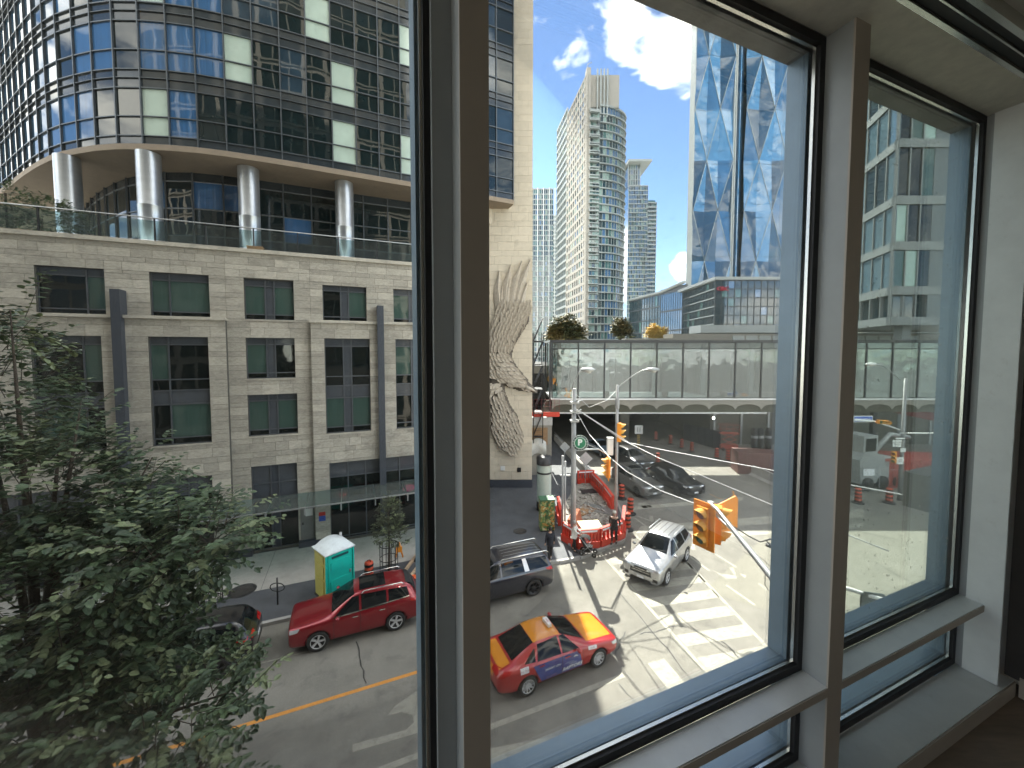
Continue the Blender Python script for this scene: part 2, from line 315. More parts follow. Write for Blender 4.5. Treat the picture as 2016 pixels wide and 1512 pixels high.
# a concrete apron on the bright crossing to the right
part('intersection_surface', MB().poly([Vector((*W(14.5, 12.5, 0).xy, 0.003)), Vector((*G(1700, 1260).xy, 0.003)), Vector((*G(2016, 1300).xy, .003)), Vector((*G(2016, 1000).xy, .003)), Vector((*G(1540, 1026).xy, .003))][::1]), M('pale_asphalt', (0.22, 0.21, 0.172), 0.9, var=0.15, scale=0.8, bump=0.4, bscale=90, dirt=((0.13, .12, .1), 1.6, 0.55, 0.6), grain=0.2), road)
# ================================================================ stone-fronted building
FN = 23.7
bld = thing('stone_building', 'pale limestone four storey building with dark windows below the curved glass tower', 'building'); bld.rotation_euler = (0, 0, AS)
RND = random.Random(3)
TOPZ = 15.75
wins = [('w', -12.6, -10.3, 12.4, 14.5), ('w', -8.7, -6.4, 12.4, 14.5), ('w', -4.95, -2.73, 12.4, 14.45), ('w', -1.35, .88, 12.4, 14.4), ('w', 2.35, 4.6, 12.4, 14.35),
        ('t', -12.7, -10.4, 6.25, 11.5), ('t', -8.75, -6.45, 6.25, 11.5), ('w', -4.95, -2.75, 9.35, 11.45), ('w', -4.95, -2.7, 6.35, 8.5), ('t', -1.3, 1.0, 6.25, 11.45), ('t', 2.4, 4.65, 6.25, 11.45),
        ('w', -17.6, -15.2, 12.4, 14.5), ('t', -17.6, -15.2, 6.25, 11.5), ('g', -16.0, -11.0, .2, 4.6), ('g', -9.5, -6.5, .2, 4.6), ('g', -4.9, -2.8, .2, 4.75), ('g', -1.2, 7.2, .2, 4.65)]
def bay_n(s, z):
    if s < -5.72 and z < 12.28: return FN - 0.28
    if s > -1.95 and z < 12.28: return FN - 0.28
    return FN
# masonry core, set back behind the stones
core = MB(); TH = 0.13
ss = sorted({-26.0, 7.2, -5.72, -1.95} | {w[1] for w in wins} | {w[2] for w in wins}); zs = sorted({0.0, TOPZ, 12.28} | {w[3] for w in wins} | {w[4] for w in wins})
def in_win(s, z): return any(w[1] < s < w[2] and w[3] < z < w[4] for w in wins)
for i in range(len(ss) - 1):
    for j in range(len(zs) - 1):
        sm, zm = (ss[i] + ss[i + 1]) / 2, (zs[j] + zs[j + 1]) / 2
        if not in_win(sm, zm): core.box(ss[i], ss[i + 1], bay_n(sm, zm) + 0.03, FN + 0.75, zs[j], zs[j + 1])
part('wall', core, m_joint, bld)
boxpart('inner_wall', -26, 7.2, FN + 2.6, FN + 2.8, 0, TOPZ, M('dim_interior', (0.05, 0.045, 0.04), 0.9), bld)
boxpart('end_wall', 6.9, 7.19, FN + .76, 30.0, 0, TOPZ, m_fin, bld)
# stones: courses broken at the openings
stones = []
cuts = sorted({0.45, TOPZ, 12.28} | {w[3] for w in wins if w[0] != 'g'} | {w[4] for w in wins})
lv = [0.45]
for c in cuts[1:]:
    gap = c - lv[-1]
    if gap < 0.12: continue
    k = max(1, round(gap / 0.34)); base = lv[-1]
    hs = [1.25 if q % 2 == 0 else 0.75 for q in range(k)]; tot = sum(hs); a = 0
    for h_ in hs: a += h_; lv.append(base + gap * a / tot)
for z0, z1 in zip(lv[:-1], lv[1:]):
    zm = (z0 + z1) / 2; s = -18.2 + RND.uniform(0, .8)
    brk = sorted({-5.72, -1.95, 7.2} | {w[1] for w in wins if w[3] < zm < w[4]} | {w[2] for w in wins if w[3] < zm < w[4]})
    while s < 7.19:
        e = s + RND.choice([0.62, 0.8, 1.0, 1.15]) * (1.0 if z1 - z0 > .33 else .8)
        nb = [b for b in brk if b > s + 1e-3]
        if nb and e > nb[0] - 0.28: e = nb[0] if e > nb[0] or nb[0] - e < .28 else e
        if nb and e > nb[0]: e = nb[0]
        if not in_win((s + e) / 2, zm): stones.append((s, e, z0, z1, bay_n((s + e) / 2, zm)))
        s = e
def vis(st):
    s, z = (st[0] + st[1]) / 2, (st[2] + st[3]) / 2; p = W(s, st[4], z); x = CX + FPX * p.x / p.y
    return 0 < x < 850
stones.sort(key=lambda st: (not vis(st), -(st[1] - st[0]) * (st[3] - st[2]) / (W(st[0], st[4], 0).length ** 2)))
rest = MB(); J = 0.006
for i, (s0, s1, z0, z1, nn) in enumerate(stones):
    d = RND.uniform(0, 0.008)
    if i < 296: piece('stone_block', m_stone, bld, s0 + J, s1 - J, nn - d, nn + .06, z0 + J, z1 - J)
    else: rest.box(s0 + J, s1 - J, nn - d, nn + .06, z0 + J, z1 - J)
part('stone_course', rest, m_stone, bld, kind='stuff')
# cornices, base course, sills
part('parapet_coping', MB().box(-26, 7.25, FN - 0.12, FN + 1.2, TOPZ, TOPZ + .12).box(-26, 7.23, FN - 0.06, FN + 1.1, TOPZ + .12, TOPZ + .2), m_stone, bld)
part('cornice', MB().box(-26, -5.66, FN - 0.42, FN + .02, 12.283, 12.38).box(-26, -5.7, FN - 0.36, FN + .02, 12.38, 12.43), m_stone, bld)
part('cornice', MB().box(-2.01, 7.25, FN - 0.42, FN + .02, 12.283, 12.38).box(-1.98, 7.25, FN - 0.36, FN + .02, 12.38, 12.43), m_stone, bld)
for (a, b) in ((-26, -16.02), (-10.98, -9.52), (-6.48, -4.92), (-2.78, -1.22)): boxpart('plinth', a, b, FN - .31, FN + .02, 0.1, .44, m_fin, bld)
for k, s0, s1, z0, z1 in wins:
    if k != 'g': boxpart('sill', s0 - .05, s1 + .05, bay_n((s0 + s1) / 2, z0) - .05, FN + .28, z0 - .09, z0 - .003, m_stone, bld)
# windows
def window(s0, s1, z0, z1, kind, flip, mats, nn):
    D = nn + .22; f = MB(); t = .06
    root = part('window', MB().box(s0, s1, D + .05, D + .10, z0, z1), M('window_void', (0.02, 0.02, 0.02), .8), bld)
    W_ = s1 - s0; cols = []
    if kind == 'w3': cs = [0, .40, .58, 1]
    elif kind == 'w2': cs = [0, .30, 1] if flip else [0, .70, 1]
    else: cs = [i / flip for i in range(flip + 1)]
    rows = mats['rows']; H = z1 - z0
    for c in cs: f.box(max(s0, s0 + c * W_ - t / 2), min(s1, s0 + c * W_ + t / 2), D - .05, D + .045, z0, z1)
    for r in rows: f.box(s0, s1, D - .04, D + .046, max(z0, z0 + r * H - t / 2), min(z1, z0 + r * H + t / 2))
    part('frame', f, m_frame, root)
    for i in range(len(cs) - 1):
        for j in range(len(rows) - 1):
            key = mats['pane'](i, j); a, b = s0 + cs[i] * W_, s0 + cs[i + 1] * W_; c, d = z0 + rows[j] * H, z0 + rows[j + 1] * H
            piece('pane', key, root, a + t / 2, b - t / 2, D, D + .02, c + t / 2, d - t / 2)
bl = [m_gdark, m_ggreen, m_gdark, m_ggreen, m_gdark]
for q, (k, s0, s1, z0, z1) in enumerate(wins):
    nn = bay_n((s0 + s1) / 2, (z0 + z1) / 2)
    three = s0 > -5.2 and k != 'g'
    if k == 'w':
        def pm(i, j, q=q, three=three): 
            if three and i == 1: return m_gpanel
            if j == 2: return m_gpanel
            return [m_gdark, m_ggreen, m_ggreen][(i + q) % 3] if j == 1 else m_gdark
        window(s0, s1, z0, z1, 'w3' if three else 'w2', s0 > -9, dict(rows=[0, .13, .84, 1], pane=pm), nn)
    elif k == 't':
        def pm(i, j, q=q, three=three):
            if three and i == 1: return m_gpanel
            if j in (2, 3, 5): return m_gpanel
            return [m_gdark, m_ggreen][(i + q + (j > 3)) % 2] if j in (1, 4) else m_gdark
        window(s0, s1, z0, z1, 'w3' if three else 'w2', s0 > -9, dict(rows=[0, .07, .39, .48, .57, .93, 1] if False else [0, .06, .37, .50, .60, .92, 1], pane=lambda i, j, q=q, three=three: (m_gpanel if (three and i == 1) or j in (2, 5) else ([m_gdark, m_ggreen][(i + q + (j > 3)) % 2] if j in (1, 4) else m_gdark))), nn)
    else:
        nc = {5.0: 4, 3.0: 3}.get(round(s1 - s0, 1), 3 if s1 - s0 < 3 else 9)
        if s1 - s0 < 2.5:
            window(s0, s1, z0, z1, 'w3', 0, dict(rows=[0, .58, .60, .78, 1], pane=lambda i, j: m_fin if i == 1 else (m_gdark if j < 2 else m_gpanel)), nn)
        else:
            window(s0, s1, z0, z1, 'g', nc, dict(rows=[0, .03, .62, .64, .80, 1], pane=lambda i, j: m_gdark if j < 4 else m_gpanel), nn)
# slate metal fins on the front
for s0, ztop, zb in ((-9.72, 13.55, 4.6), (1.58, 13.3, 0.2)):
    boxpart('metal_fin', s0 - .17, s0 + .17, FN - .62, FN - .27, zb, 12.27, m_fin, bld); boxpart('fin_head', s0 - .17, s0 + .17, FN - .62, FN - .01, 12.44, ztop, m_fin, bld)
    boxpart('fin_collar', s0 - .17, s0 + .17, FN - .62, FN - .43, 12.272, 12.438, m_fin, bld)
# service door, notices
boxpart('service_door', -2.7, -2.02, FN - .03, FN - .006, .2, 3.0, M('grey_door', (0.2, 0.2, 0.19), 0.6, var=.1), bld)
boxpart('door_lock', -2.62, -2.55, FN - .05, FN - .031, 1.3, 1.42, m_black, bld)
boxpart('door_notice', -2.45, -2.1, FN - .04, FN - .031, 1.75, 2.15, m_white, bld)
boxpart('hydrant_notice', -1.78, -1.45, FN - .30, FN - .289, 1.75, 1.95, M('red_plastic', (0.5, 0.04, 0.03), 0.5), bld)
boxpart('notice_board', -1.78, -1.45, FN - .30, FN - .289, 1.45, 1.74, M('blue_plastic', (0.05, 0.1, 0.4), 0.5), bld)
# shop interior things seen through the glass: red clock and oval sign
m_led = M('red_led', (0.8, 0.02, 0.02), 0.5, emit=((1, 0.04, 0.05), .8)); m_pink = M('pink_neon', (0.8, 0.05, 0.2), 0.5, emit=((1, 0.03, 0.15), .7))
ck = thing('led_clock', 'small red digital clock glowing behind the shop glass under the canopy', 'clock', W(-.55, FN - .1, 2.72), AS)
boxpart('case', -.42, .42, -.03, .03, -.13, .13, m_black, ck); part('digits', text_mesh('0:34', .2, m_led), None, ck, loc=(0, -.034, 0), rot=(R(90), 0, 0))
ov = thing('neon_sign', 'small oval pink neon sign in the shop window beside the slim tree', 'sign', W(3.05, FN - .1, 2.62), AS)
part('oval', MB().tube([(math.cos(t / 20 * 6.2832) * .3, 0, math.sin(t / 20 * 6.2832) * .14) for t in range(21)], .018, 6), m_pink, ov); part('lettering', text_mesh('SPA', .15, m_pink), None, ov, loc=(0, -.01, 0), rot=(R(90), 0, 0))
boxpart('backing', -.33, .33, .02, .04, -.17, .17, m_black, ov)
# glass canopy
cn = thing('glass_canopy', 'long green tinted glass canopy on small steel brackets over the shopfront', 'canopy'); cn.rotation_euler = (0, 0, AS)
m_cglass = see_glass('canopy_glass', (0.50, 0.66, 0.64), 0.6, dirt=0.5)
s = -12.0; k = 0
while s < 5.2:
    part('glass_panel', MB().box(s + .01, s + 1.62, FN - 2.55, FN - .33, 3.13, 3.16), m_cglass, cn)
    if k % 1 == 0: part('bracket', MB().box(s - .03, s + .03, FN - 2.62, FN - .3, 3.02, 3.125).box(s - .03, s + .03, FN - 2.66, FN - 2.6, 2.8, 3.2), m_galv, cn)
    s += 1.63; k += 1
boxpart('edge_rail', -12, 5.9, FN - 2.60, FN - 2.56, 3.11, 3.18, m_galv, cn)
# terrace slab
boxpart('terrace_deck', -34, 7.2, FN + 1.2, 40, TOPZ - .3, TOPZ + .05, m_conc, bld)
# ================================================================ curved glass tower above the stone building
tw = thing('glass_tower', 'curved dark glass tower on round steel columns above the stone building', 'building'); tw.rotation_euler = (0, 0, AS)
HB, FH = 21.75, 3.4
ctrl = [(11.2, 26.9), (6, 26.7), (0, 26.5), (-4, 26.4), (-7.6, 26.6), (-11, 27.6), (-13.4, 29.1), (-15.4, 30.8), (-17.8, 33.5), (-20.3, 36.6), (-23.8, 40.9), (-30, 48.3), (-36, 55.4), (-42, 62.5)]
def catmull(P, k=12):
    out = []
    for i in range(len(P) - 1):
        p0 = Vector(P[max(i - 1, 0)]); p1 = Vector(P[i]); p2 = Vector(P[i + 1]); p3 = Vector(P[min(i + 2, len(P) - 1)])
        for j in range(k):
            t = j / k; out.append(0.5 * ((2 * p1) + (p2 - p0) * t + (2 * p0 - 5 * p1 + 4 * p2 - p3) * t * t + (3 * p1 - p0 - 3 * p2 + p3) * t ** 3))
    out.append(Vector(P[-1])); return out
def resample(P, d):
    out = [P[0]]; acc = 0
    for a, b in zip(P[:-1], P[1:]):
        L = (b - a).length; pos = 0
        while acc + (L - pos) >= d: pos += d - acc; acc = 0; out.append(a.lerp(b, pos / L))
        acc += L - pos
    return out
cur = catmull([Vector(c) for c in ctrl]); BAYS = resample(cur, 1.33)
m_tframe = M('tower_mullion', (0.10, 0.115, 0.13), 0.4, metal=0.4, var=0.05)
m_tg = [M('tower_glass', (0.010, 0.020, 0.022), 0.015, var=0.3, ior=1.62, wav=(0.45, 0.2, 0.06)),
        M('tower_glass_blue', (0.05, 0.14, 0.30), 0.02, var=0.3, ior=1.7, wav=(0.5, 0.16, 0.05), stretch=(5, 5, .1)),
        M('tower_glass_slate', (0.03, 0.055, 0.08), 0.02, var=0.2, ior=1.7, wav=(0.4, 0.2, 0.06))]
m_tmir = M('tower_glass_boosted', (0.03, 0.07, 0.12), 0.015, var=0.2, ior=3.2, wav=(0.6, 0.2, 0.05))  # reflectivity raised to brighten the sky seen in the far-left panes
m_blind = M('pale_blind_glass', (0.50, 0.62, 0.54), 0.08, var=0.1, scale=0.8, ior=1.6)
m_spn = M('tower_spandrel', (0.035, 0.046, 0.055), 0.08, var=0.15, ior=1.6)
m_tan = M('tan_soffit', (0.30, 0.24, 0.18), 0.8, var=0.1)
def nrm(i):
    a, b = BAYS[max(i - 1, 0)], BAYS[min(i + 1, len(BAYS) - 1)]; d = (b - a).normalized(); return Vector((-d.y, d.x)) * -1 if False else Vector((d.y, -d.x)) * -1
# outward = towards -n at the straight part
def outw(i):
    a, b = BAYS[max(i - 1, 0)], BAYS[min(i + 1, len(BAYS) - 1)]; d = (b - a).normalized(); o = Vector((-d.y, d.x)); return o if o.y < 0 or (abs(o.y) < .01 and o.x < 0) else -o
mull = MB(); restg = MB(); NF = 13
TR = random.Random(11)
special = {}
def pane_box(mb, i, z0, z1, inset, th, trim=.04):
    a, b = BAYS[i], BAYS[i + 1]; d = (b - a).normalized(); o = (outw(i) + outw(i + 1)).normalized()
    a2 = a + d * trim - o * inset; b2 = b - d * trim - o * inset; c2 = b2 - o * th; d2 = a2 - o * th
    vs = [Vector((p.x, p.y, z)) for z in (z0, z1) for p in (a2, b2, c2, d2)]
    return mb.add(vs, [(0, 3, 2, 1), (4, 5, 6, 7), (0, 1, 5, 4), (1, 2, 6, 5), (2, 3, 7, 6), (3, 0, 4, 7)])
cnt = 0
# column pixel of each bay, for which panes carry pale blinds in the photograph
blinds = {(338, 0), (478, 1), (665, 0), (655, 2), (700, 1), (812, 2), (812, 0), (318, 2)}
def bayx(i):
    p = (BAYS[i] + BAYS[i + 1]) / 2; w = W(p.x, p.y, 0); return CX + FPX * w.x / w.y
blindset = set()
for x, f in blinds:
    i = min(range(len(BAYS) - 1), key=lambda k: abs(bayx(k) - x)); blindset.add((i, f))
for f in range(NF):
    z = HB + f * FH
    for i in range(len(BAYS) - 1):
        x = bayx(i); vis_ = (-20 < x < 830 or 955 < x < 1020) and f < (4 if x > 250 else 6)
        kind = TR.random(); g = m_tg[0] if kind < .5 else (m_tg[1] if kind < .72 else m_tg[2])
        if 225 < x < 450: g = m_tg[1] if kind < .75 else m_tg[0]
        if x < 150: g = m_tmir if kind < .8 else m_tg[2]
        if x > 450: g = m_tg[0] if kind < .8 else m_tg[2]
        if (i, f) in blindset: g = m_blind
        for (z0, z1, mm, nm) in ((z + .03, z + .42, m_spn, 'spandrel'), (z + .48, z + 1.42, g, 'pane'), (z + 1.48, z + 2.88, g, 'pane'), (z + 2.94, z + 3.37, m_spn, 'spandrel')):
            if vis_ and cnt < 298 and nm == 'pane':
                part('pane', pane_box(MB(), i, z0, z1, .05, .03), mm, tw); cnt += 1
            else:
                k = {m_spn.name: 0, m_tg[0].name: 1, m_tg[1].name: 2, m_tg[2].name: 3, m_blind.name: 4, m_tmir.name: 5}[mm.name]
                c = len(restg.m); pane_box(restg, i, z0, z1, .05, .03); restg.m[c:] = [k] * (len(restg.m) - c)
part('glass_panel', restg, [m_spn, *m_tg, m_blind, m_tmir], tw, kind='stuff')
for i, b in enumerate(BAYS):
    o = outw(i); t = Vector((o.y, -o.x)); mb = MB(); w = .028; fr, bk = b + o * .05, b - o * .1
    for_z = (HB - .02, HB + NF * FH)
    vs = [Vector((p.x, p.y, z)) for z in for_z for p in (fr - t * w, fr + t * w, bk + t * w, bk - t * w)]
    mb.add(vs, [(0, 3, 2, 1), (4, 5, 6, 7), (0, 1, 5, 4), (1, 2, 6, 5), (2, 3, 7, 6), (3, 0, 4, 7)]); part('mullion', mb, m_tframe, tw)
for f in range(NF):
    mb = MB()
    for i in range(len(BAYS) - 1):
        for dz in ((0, .028), (.425, .475), (1.425, 1.475), (2.885, 2.935)):
            pane_box(mb, i, HB + f * FH + dz[0], HB + f * FH + dz[1], -.03, .12, .0)
    part('transom_ring', mb, m_tframe, tw)
# body behind the glass and soffit
inn = []
for i, b in enumerate(BAYS): inn.append(b - outw(i) * .2)
body = [(11.0, 62.0)] + [(p.x, p.y) for p in inn]
part('core_wall', MB().prism(body[::-1], HB + .03, HB + NF * FH + 1), M('tower_inside', (0.015, 0.018, 0.02), .9), tw)
rim = [(BAYS[i] + outw(i) * .06) for i in range(len(BAYS))]
part('soffit', MB().prism(([(11.2, 62.0)] + [(p.x, p.y) for p in rim])[::-1], HB - .3, HB + .0), m_tan, tw)
# recessed terrace storeys
rc = resample(catmull([Vector(c) for c in [(9, 29.3), (0, 29.2), (-7.6, 29.3), (-11, 30.6), (-14.0, 33.5), (-17.5, 38.5), (-20, 44)]]), 1.6)
SB = BAYS; BAYS = rc; sg = MB()
for i in range(len(rc) - 1):
    for z0, z1, k in ((15.83, 17.1, 0), (17.16, 17.7, 1), (17.76, 19.3, 0), (19.36, 20.9, 0), (20.96, 21.44, 1)):
        mm = m_spn if k else (m_tg[1] if TR.random() < .22 else m_tg[0]); part('terrace_pane', pane_box(MB(), i, z0, z1, .04, .03), mm, tw)
mb = MB()
for i in range(len(rc) - 1):
    for z0 in (15.8, 17.11, 17.71, 19.31, 20.91): pane_box(mb, i, z0, z0 + .05, -.02, .1, 0)
part('terrace_transom', mb, m_tframe, tw)
for i, b in enumerate(rc): part('terrace_mullion', MB().box(b.x - .035, b.x + .035, b.y - .06, b.y + .05, 15.8, 21.44), m_tframe, tw)
BAYS = SB
m_steel = M('brushed_column_steel', (0.5, 0.52, 0.54), 0.32, metal=0.75, var=0.08, scale=1.2, stretch=(1, 1, 4))
for px, py in ((133, 330), (292, 310), (488, 315), (677, 345)):
    p = PN(px, py, 27.6 if px > 250 else 29.8); s_, n_ = p.dot(SU), p.dot(SN)
    part('column', MB().lathe([(.0, 15.78), (.62, 15.78), (.62, 16.0), (.54, 16.02), (.54, 18.6), (.55, 18.62), (.54, 18.64), (.54, 21.43)], 28, T=Matrix.Translation((s_, n_, 0))), m_steel, tw)
# terrace railing
rl = thing('terrace_railing', 'glass and steel railing along the terrace edge of the stone building', 'railing'); rl.rotation_euler = (0, 0, AS)
m_rg = see_glass('railing_glass', (0.62, 0.72, 0.72), 0.6, dirt=.25)
s = -20.5
while s < 5.3:
    part('glass_panel', MB().box(s + .04, s + 1.96, FN + .25, FN + .27, TOPZ + .3, TOPZ + 1.2), m_rg, rl)
    part('post', MB().box(s - .025, s + .025, FN + .22, FN + .3, TOPZ + .2, TOPZ + 1.3).box(s - .05, s + .05, FN + .2, FN + .32, TOPZ + .2, TOPZ + .24), m_dark, rl); s += 2.0
part('handrail', MB().tube([(-20.5, FN + .26, TOPZ + 1.32), (7.1, FN + .26, TOPZ + 1.32)], .03, 8), m_galv, rl)
bx = thing('planter_box', 'small wooden box on the parapet between the second and third columns', 'box', W(-4.4, FN + .05, TOPZ + .2), AS)
part('side', MB().box(-.35, .35, -.12, .12, 0, .12), M('wood_box', (0.3, 0.2, 0.11), .8), bx); part('top_rim', MB().box(-.37, .37, -.14, -.12, .1, .15).box(-.37, .37, .12, .14, .1, .15), M('wood_box'  , (0.3, 0.2, 0.11)), bx)
# ================================================================ bird wall
bw = thing('bird_wall', 'tall narrow beige stone wall carrying a relief of a bird, beside the dark tower', 'wall')
X0, X1, Yw = -1.82, 1.56, 30.0
boxpart('core', X0 + .02, X1 - .02, Yw + .05, Yw + 3.5, 0, 62, m_bjoint, bw)
RB = random.Random(5); z = .75; cnt = 0; restb = MB(); row = 0
boxpart('base_course', X0 - .02, X1 + .02, Yw - .03, Yw + 3.52, 0.0, .72, m_fin, bw)
while z < 61.5:
    h = [.64, .50, .64, .42][row % 4]; x = X0; off = [.5, 1.05, .75][row % 3]; first = True
    while x < X1 - .01:
        e = x + (off if first else 1.28); first = False
        if e > X1 - .3: e = X1
        a = (x + .006, e - .006, Yw - RB.uniform(0, .006), Yw + .1, z + .006, z + h - .006)
        if cnt < 280: piece('stone_block', m_beige, bw, *a); cnt += 1
        else: restb.box(*a)
        x = e
    restb.box(X1 - .05, X1 + .0, Yw + .11, Yw + 3.5, z + .006, z + h - .006)
    z += h; row += 1
part('stone_course', restb, m_beige, bw, kind='stuff')
boxpart('wall_box', -.9, -.55, Yw - .06, Yw - .01, 1.5, 1.85, m_white, bw); boxpart('wall_vent', .4, .7, Yw - .05, Yw - .01, 1.35, 1.7, m_black, bw)
dk = thing('dark_glass_bay', 'dark panelled bay just left of the bird relief wall', 'building')
boxpart('backing', -4.6, X0 - .03, 30.6, 34, 0, 21.0, m_fin, dk)
for j in range(12):
    for i in range(3): piece('panel', m_spn, dk, -4.6 + i * .92 + .02, -4.6 + (i + 1) * .92 - .02, 30.52, 30.59, .5 + j * 1.7 + .03, .5 + (j + 1) * 1.7 - .03)
# soffit block under the tower end
boxpart('link_block', 8.3, 10.2, 28.3, 30.0, 20.3, 21.44, m_beige, tw)
# ---- the bird relief
bird = thing('bird_relief', 'large carved bird with raised feathered wing and pointed beak on the beige wall', 'sculpture', (0, Yw - .012, 0))
m_bird = M('carved_stone', (0.13, 0.11, 0.09), 0.85, var=0.2, scale=5, bump=0.3, bscale=20)  # darkened stone paints the shaded gaps between the feathers
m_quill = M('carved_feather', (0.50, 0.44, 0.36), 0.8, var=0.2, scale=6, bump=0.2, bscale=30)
def P2(x, y): p = PZ(x, y, Yw); return p.x, p.z
chain = [(1010, 622, 32), (1000, 645, 28), (991, 670, 23), (984, 695, 22), (984, 715, 24), (997, 735, 24), (1012, 745, 19), (1026, 755, 14), (1037, 762, 8), (1055, 771, 2.2)]
chain2 = [(984, 715, 22), (976, 745, 14), (979, 775, 15), (985, 800, 18), (993, 830, 27), (1000, 855, 25), (1006, 875, 15)]
def field(x, y, ch):
    best = -1e9
    for (x0, y0, r0), (x1, y1, r1) in zip(ch[:-1], ch[1:]):
        dx, dy = x1 - x0, y1 - y0; t = max(0, min(1, ((x - x0) * dx + (y - y0) * dy) / (dx * dx + dy * dy)))
        r = r0 + (r1 - r0) * t; d = math.hypot(x - x0 - dx * t, y - y0 - dy * t); best = max(best, (1 - (d / r) ** 2) * r)
    return best
def hgt(x, y):
    f = max(field(x, y, chain), field(x, y, chain2)); return -1 if f <= 0 else min(.34, math.sqrt(f * 24) / 770 * 30 * .36)
bm_ = MB(); st = 2.0; idx = {}; x = 955
nx, ny = 56, 155
for j in range(ny):
    for i in range(nx):
        X, Y = 952 + i * st, 566 + j * st; h = hgt(X, Y); wx, wz = P2(X, Y); idx[i, j] = (len(bm_.v), h); bm_.v.append((wx, -max(h, 0.0), wz))
for j in range(ny - 1):
    for i in range(nx - 1):
        c = [idx[i, j], idx[i + 1, j], idx[i + 1, j + 1], idx[i, j + 1]]
        if max(q[1] for q in c) > 0: bm_.f.append(tuple(q[0] for q in c[::-1])); bm_.m.append(0); bm_.sm.append(True)
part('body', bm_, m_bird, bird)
fe = MB()
def feather(mb, x, y, ang, L, w, lift):
    ca, sa = math.cos(ang), math.sin(ang); h = max(0, hgt(x, y)); pts = []
    for (a, b) in ((0, 0), (.3, .5), (.75, .42), (1, 0), (.75, -.42), (.3, -.5)): pts.append((x + (a * ca) * L - b * w * sa, y - (a * sa) * L - b * w * ca))
    hs = [h + .01] + [h + lift * k for k in (.6, 1, 1.15, 1, .6)]
    vs = []
    for (px, py), hh in zip(pts, hs): wx, wz = P2(px, py); vs.append((wx, -hh, wz))
    for (px, py), hh in zip(pts, hs): wx, wz = P2(px, py); vs.append((wx, -hh + .05, wz))
    fs = [(0, 1, 2, 3), (0, 3, 4, 5)] + [(i, 6 + i, 6 + (i + 1) % 6, (i + 1) % 6) for i in range(6)]
    mb.add(vs, fs)
RF = random.Random(2)
rows = []
yy = 890
while yy > 585:
    xx = 955
    while xx < 1050 and yy > 604:
        X = xx + RF.uniform(-1.5, 1.5) + (3.2 if int(yy / 8) % 2 else 0); Y = yy + RF.uniform(-1, 1); h = hgt(X, Y)
        if h > 0.02:
            if Y < 700: a = R(90 - (X - 985) * .25); L = 15
            elif X > 990 and 715 < Y < 785: a = R(150); L = 13
            elif Y > 770: a = R(-70 + (X - 985) * .3); L = 11
            else: a = R(130 if Y < 750 else 230); L = 12
            feather(fe, X, Y, a, L * 1.25 * RF.uniform(.85, 1.15), 7.0, .17)
        xx += 6.4
    yy -= 8.0
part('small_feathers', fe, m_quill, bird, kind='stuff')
for (bx_, by_, tx, ty, w) in [(q[0] * .6 + 1003 * .4, q[1] + 30, q[2], q[3], q[4] * 1.12) for q in ((980, 600, 983, 533, 17), (990, 598, 1006, 521, 18), (1003, 596, 1028, 514, 17), (1018, 590, 1046, 509, 15), (1026, 600, 1030, 546, 15), (1012, 602, 1019, 549, 14), (1000, 604, 1004, 551, 13), (985, 608, 990, 560, 13), (1034, 606, 1039, 556, 13))]:
    mb = MB(); n_ = 9; cx = []
    for k in range(n_):
        t = k / (n_ - 1); bend = math.sin(t * 3.1416) * -4; X = bx_ + (tx - bx_) * t + bend; Y = by_ + (ty - by_) * t; ww = w * .5 * (1 - t ** 3) * (.75 + .4 * math.sin(t * 3)); cx.append((X, Y, ww))
    vs = []
    for (X, Y, ww) in cx:
        for q, hh in ((-1, .14 + .1 * (k < 4)), (0, .36), (1, .14 + .1 * (k < 4))): wx, wz = P2(X + q * ww, Y); vs.append((wx, -hh, wz))
        for q in (-1, 1): wx, wz = P2(X + q * ww, Y); vs.append((wx, 0, wz))
    fs = []
    for k in range(n_ - 1):
        a = k * 5; b = a + 5; fs += [(a, a + 1, b + 1, b), (a + 1, a + 2, b + 2, b + 1), (a, b, b + 3, a + 3), (a + 2, a + 4, b + 4, b + 2)]
    mb.add(vs, fs); part('wing_feather', mb, m_quill, bird)
part('beak', MB().tube([(P2(1034, 762)[0], -.16, P2(1034, 762)[1]), (P2(1046, 766)[0], -.12, P2(1046, 766)[1]), (P2(1056, 772)[0], -.06, P2(1056, 772)[1])], [.2, .12, .02], 10), m_quill, bird)
# ================================================================ enclosed glass footbridge across the side street
YB = 33.9
def zx(y, Y=YB): return PZ(1300, y, Y).z
sk = thing('glass_footbridge', 'long enclosed glass footbridge with scalloped concrete edge spanning the side street', 'bridge')
m_sk = see_glass('footbridge_glass', (0.58, 0.64, 0.64), 0.6, dirt=.015, wav=(0.8, 0.3, 0.1), floor=.12)
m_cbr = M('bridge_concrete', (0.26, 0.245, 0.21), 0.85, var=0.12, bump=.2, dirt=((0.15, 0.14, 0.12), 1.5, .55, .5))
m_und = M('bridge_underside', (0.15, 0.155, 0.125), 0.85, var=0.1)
m_int = M('bridge_interior', (0.42, 0.43, 0.41), 0.7, var=0.15, scale=.6)
SX0, SX1 = PZ(1087, 700, YB).x, 46.0; WB = 5.0
zt, ztr, zgb, zf, zl = zx(673), zx(687), zx(784), zx(797), zx(816)
boxpart('roof', SX0 - .2, SX1, YB - .1, YB + WB + .1, zt - .02, zt + .16, m_dark, sk)
boxpart('deck', SX0 - .1, SX1, YB - .25, YB + WB + .2, zgb - .12, zgb, m_white, sk)
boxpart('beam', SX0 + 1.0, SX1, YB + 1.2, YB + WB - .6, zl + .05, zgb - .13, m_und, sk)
mod = 2.27; x = SX0; k = 0
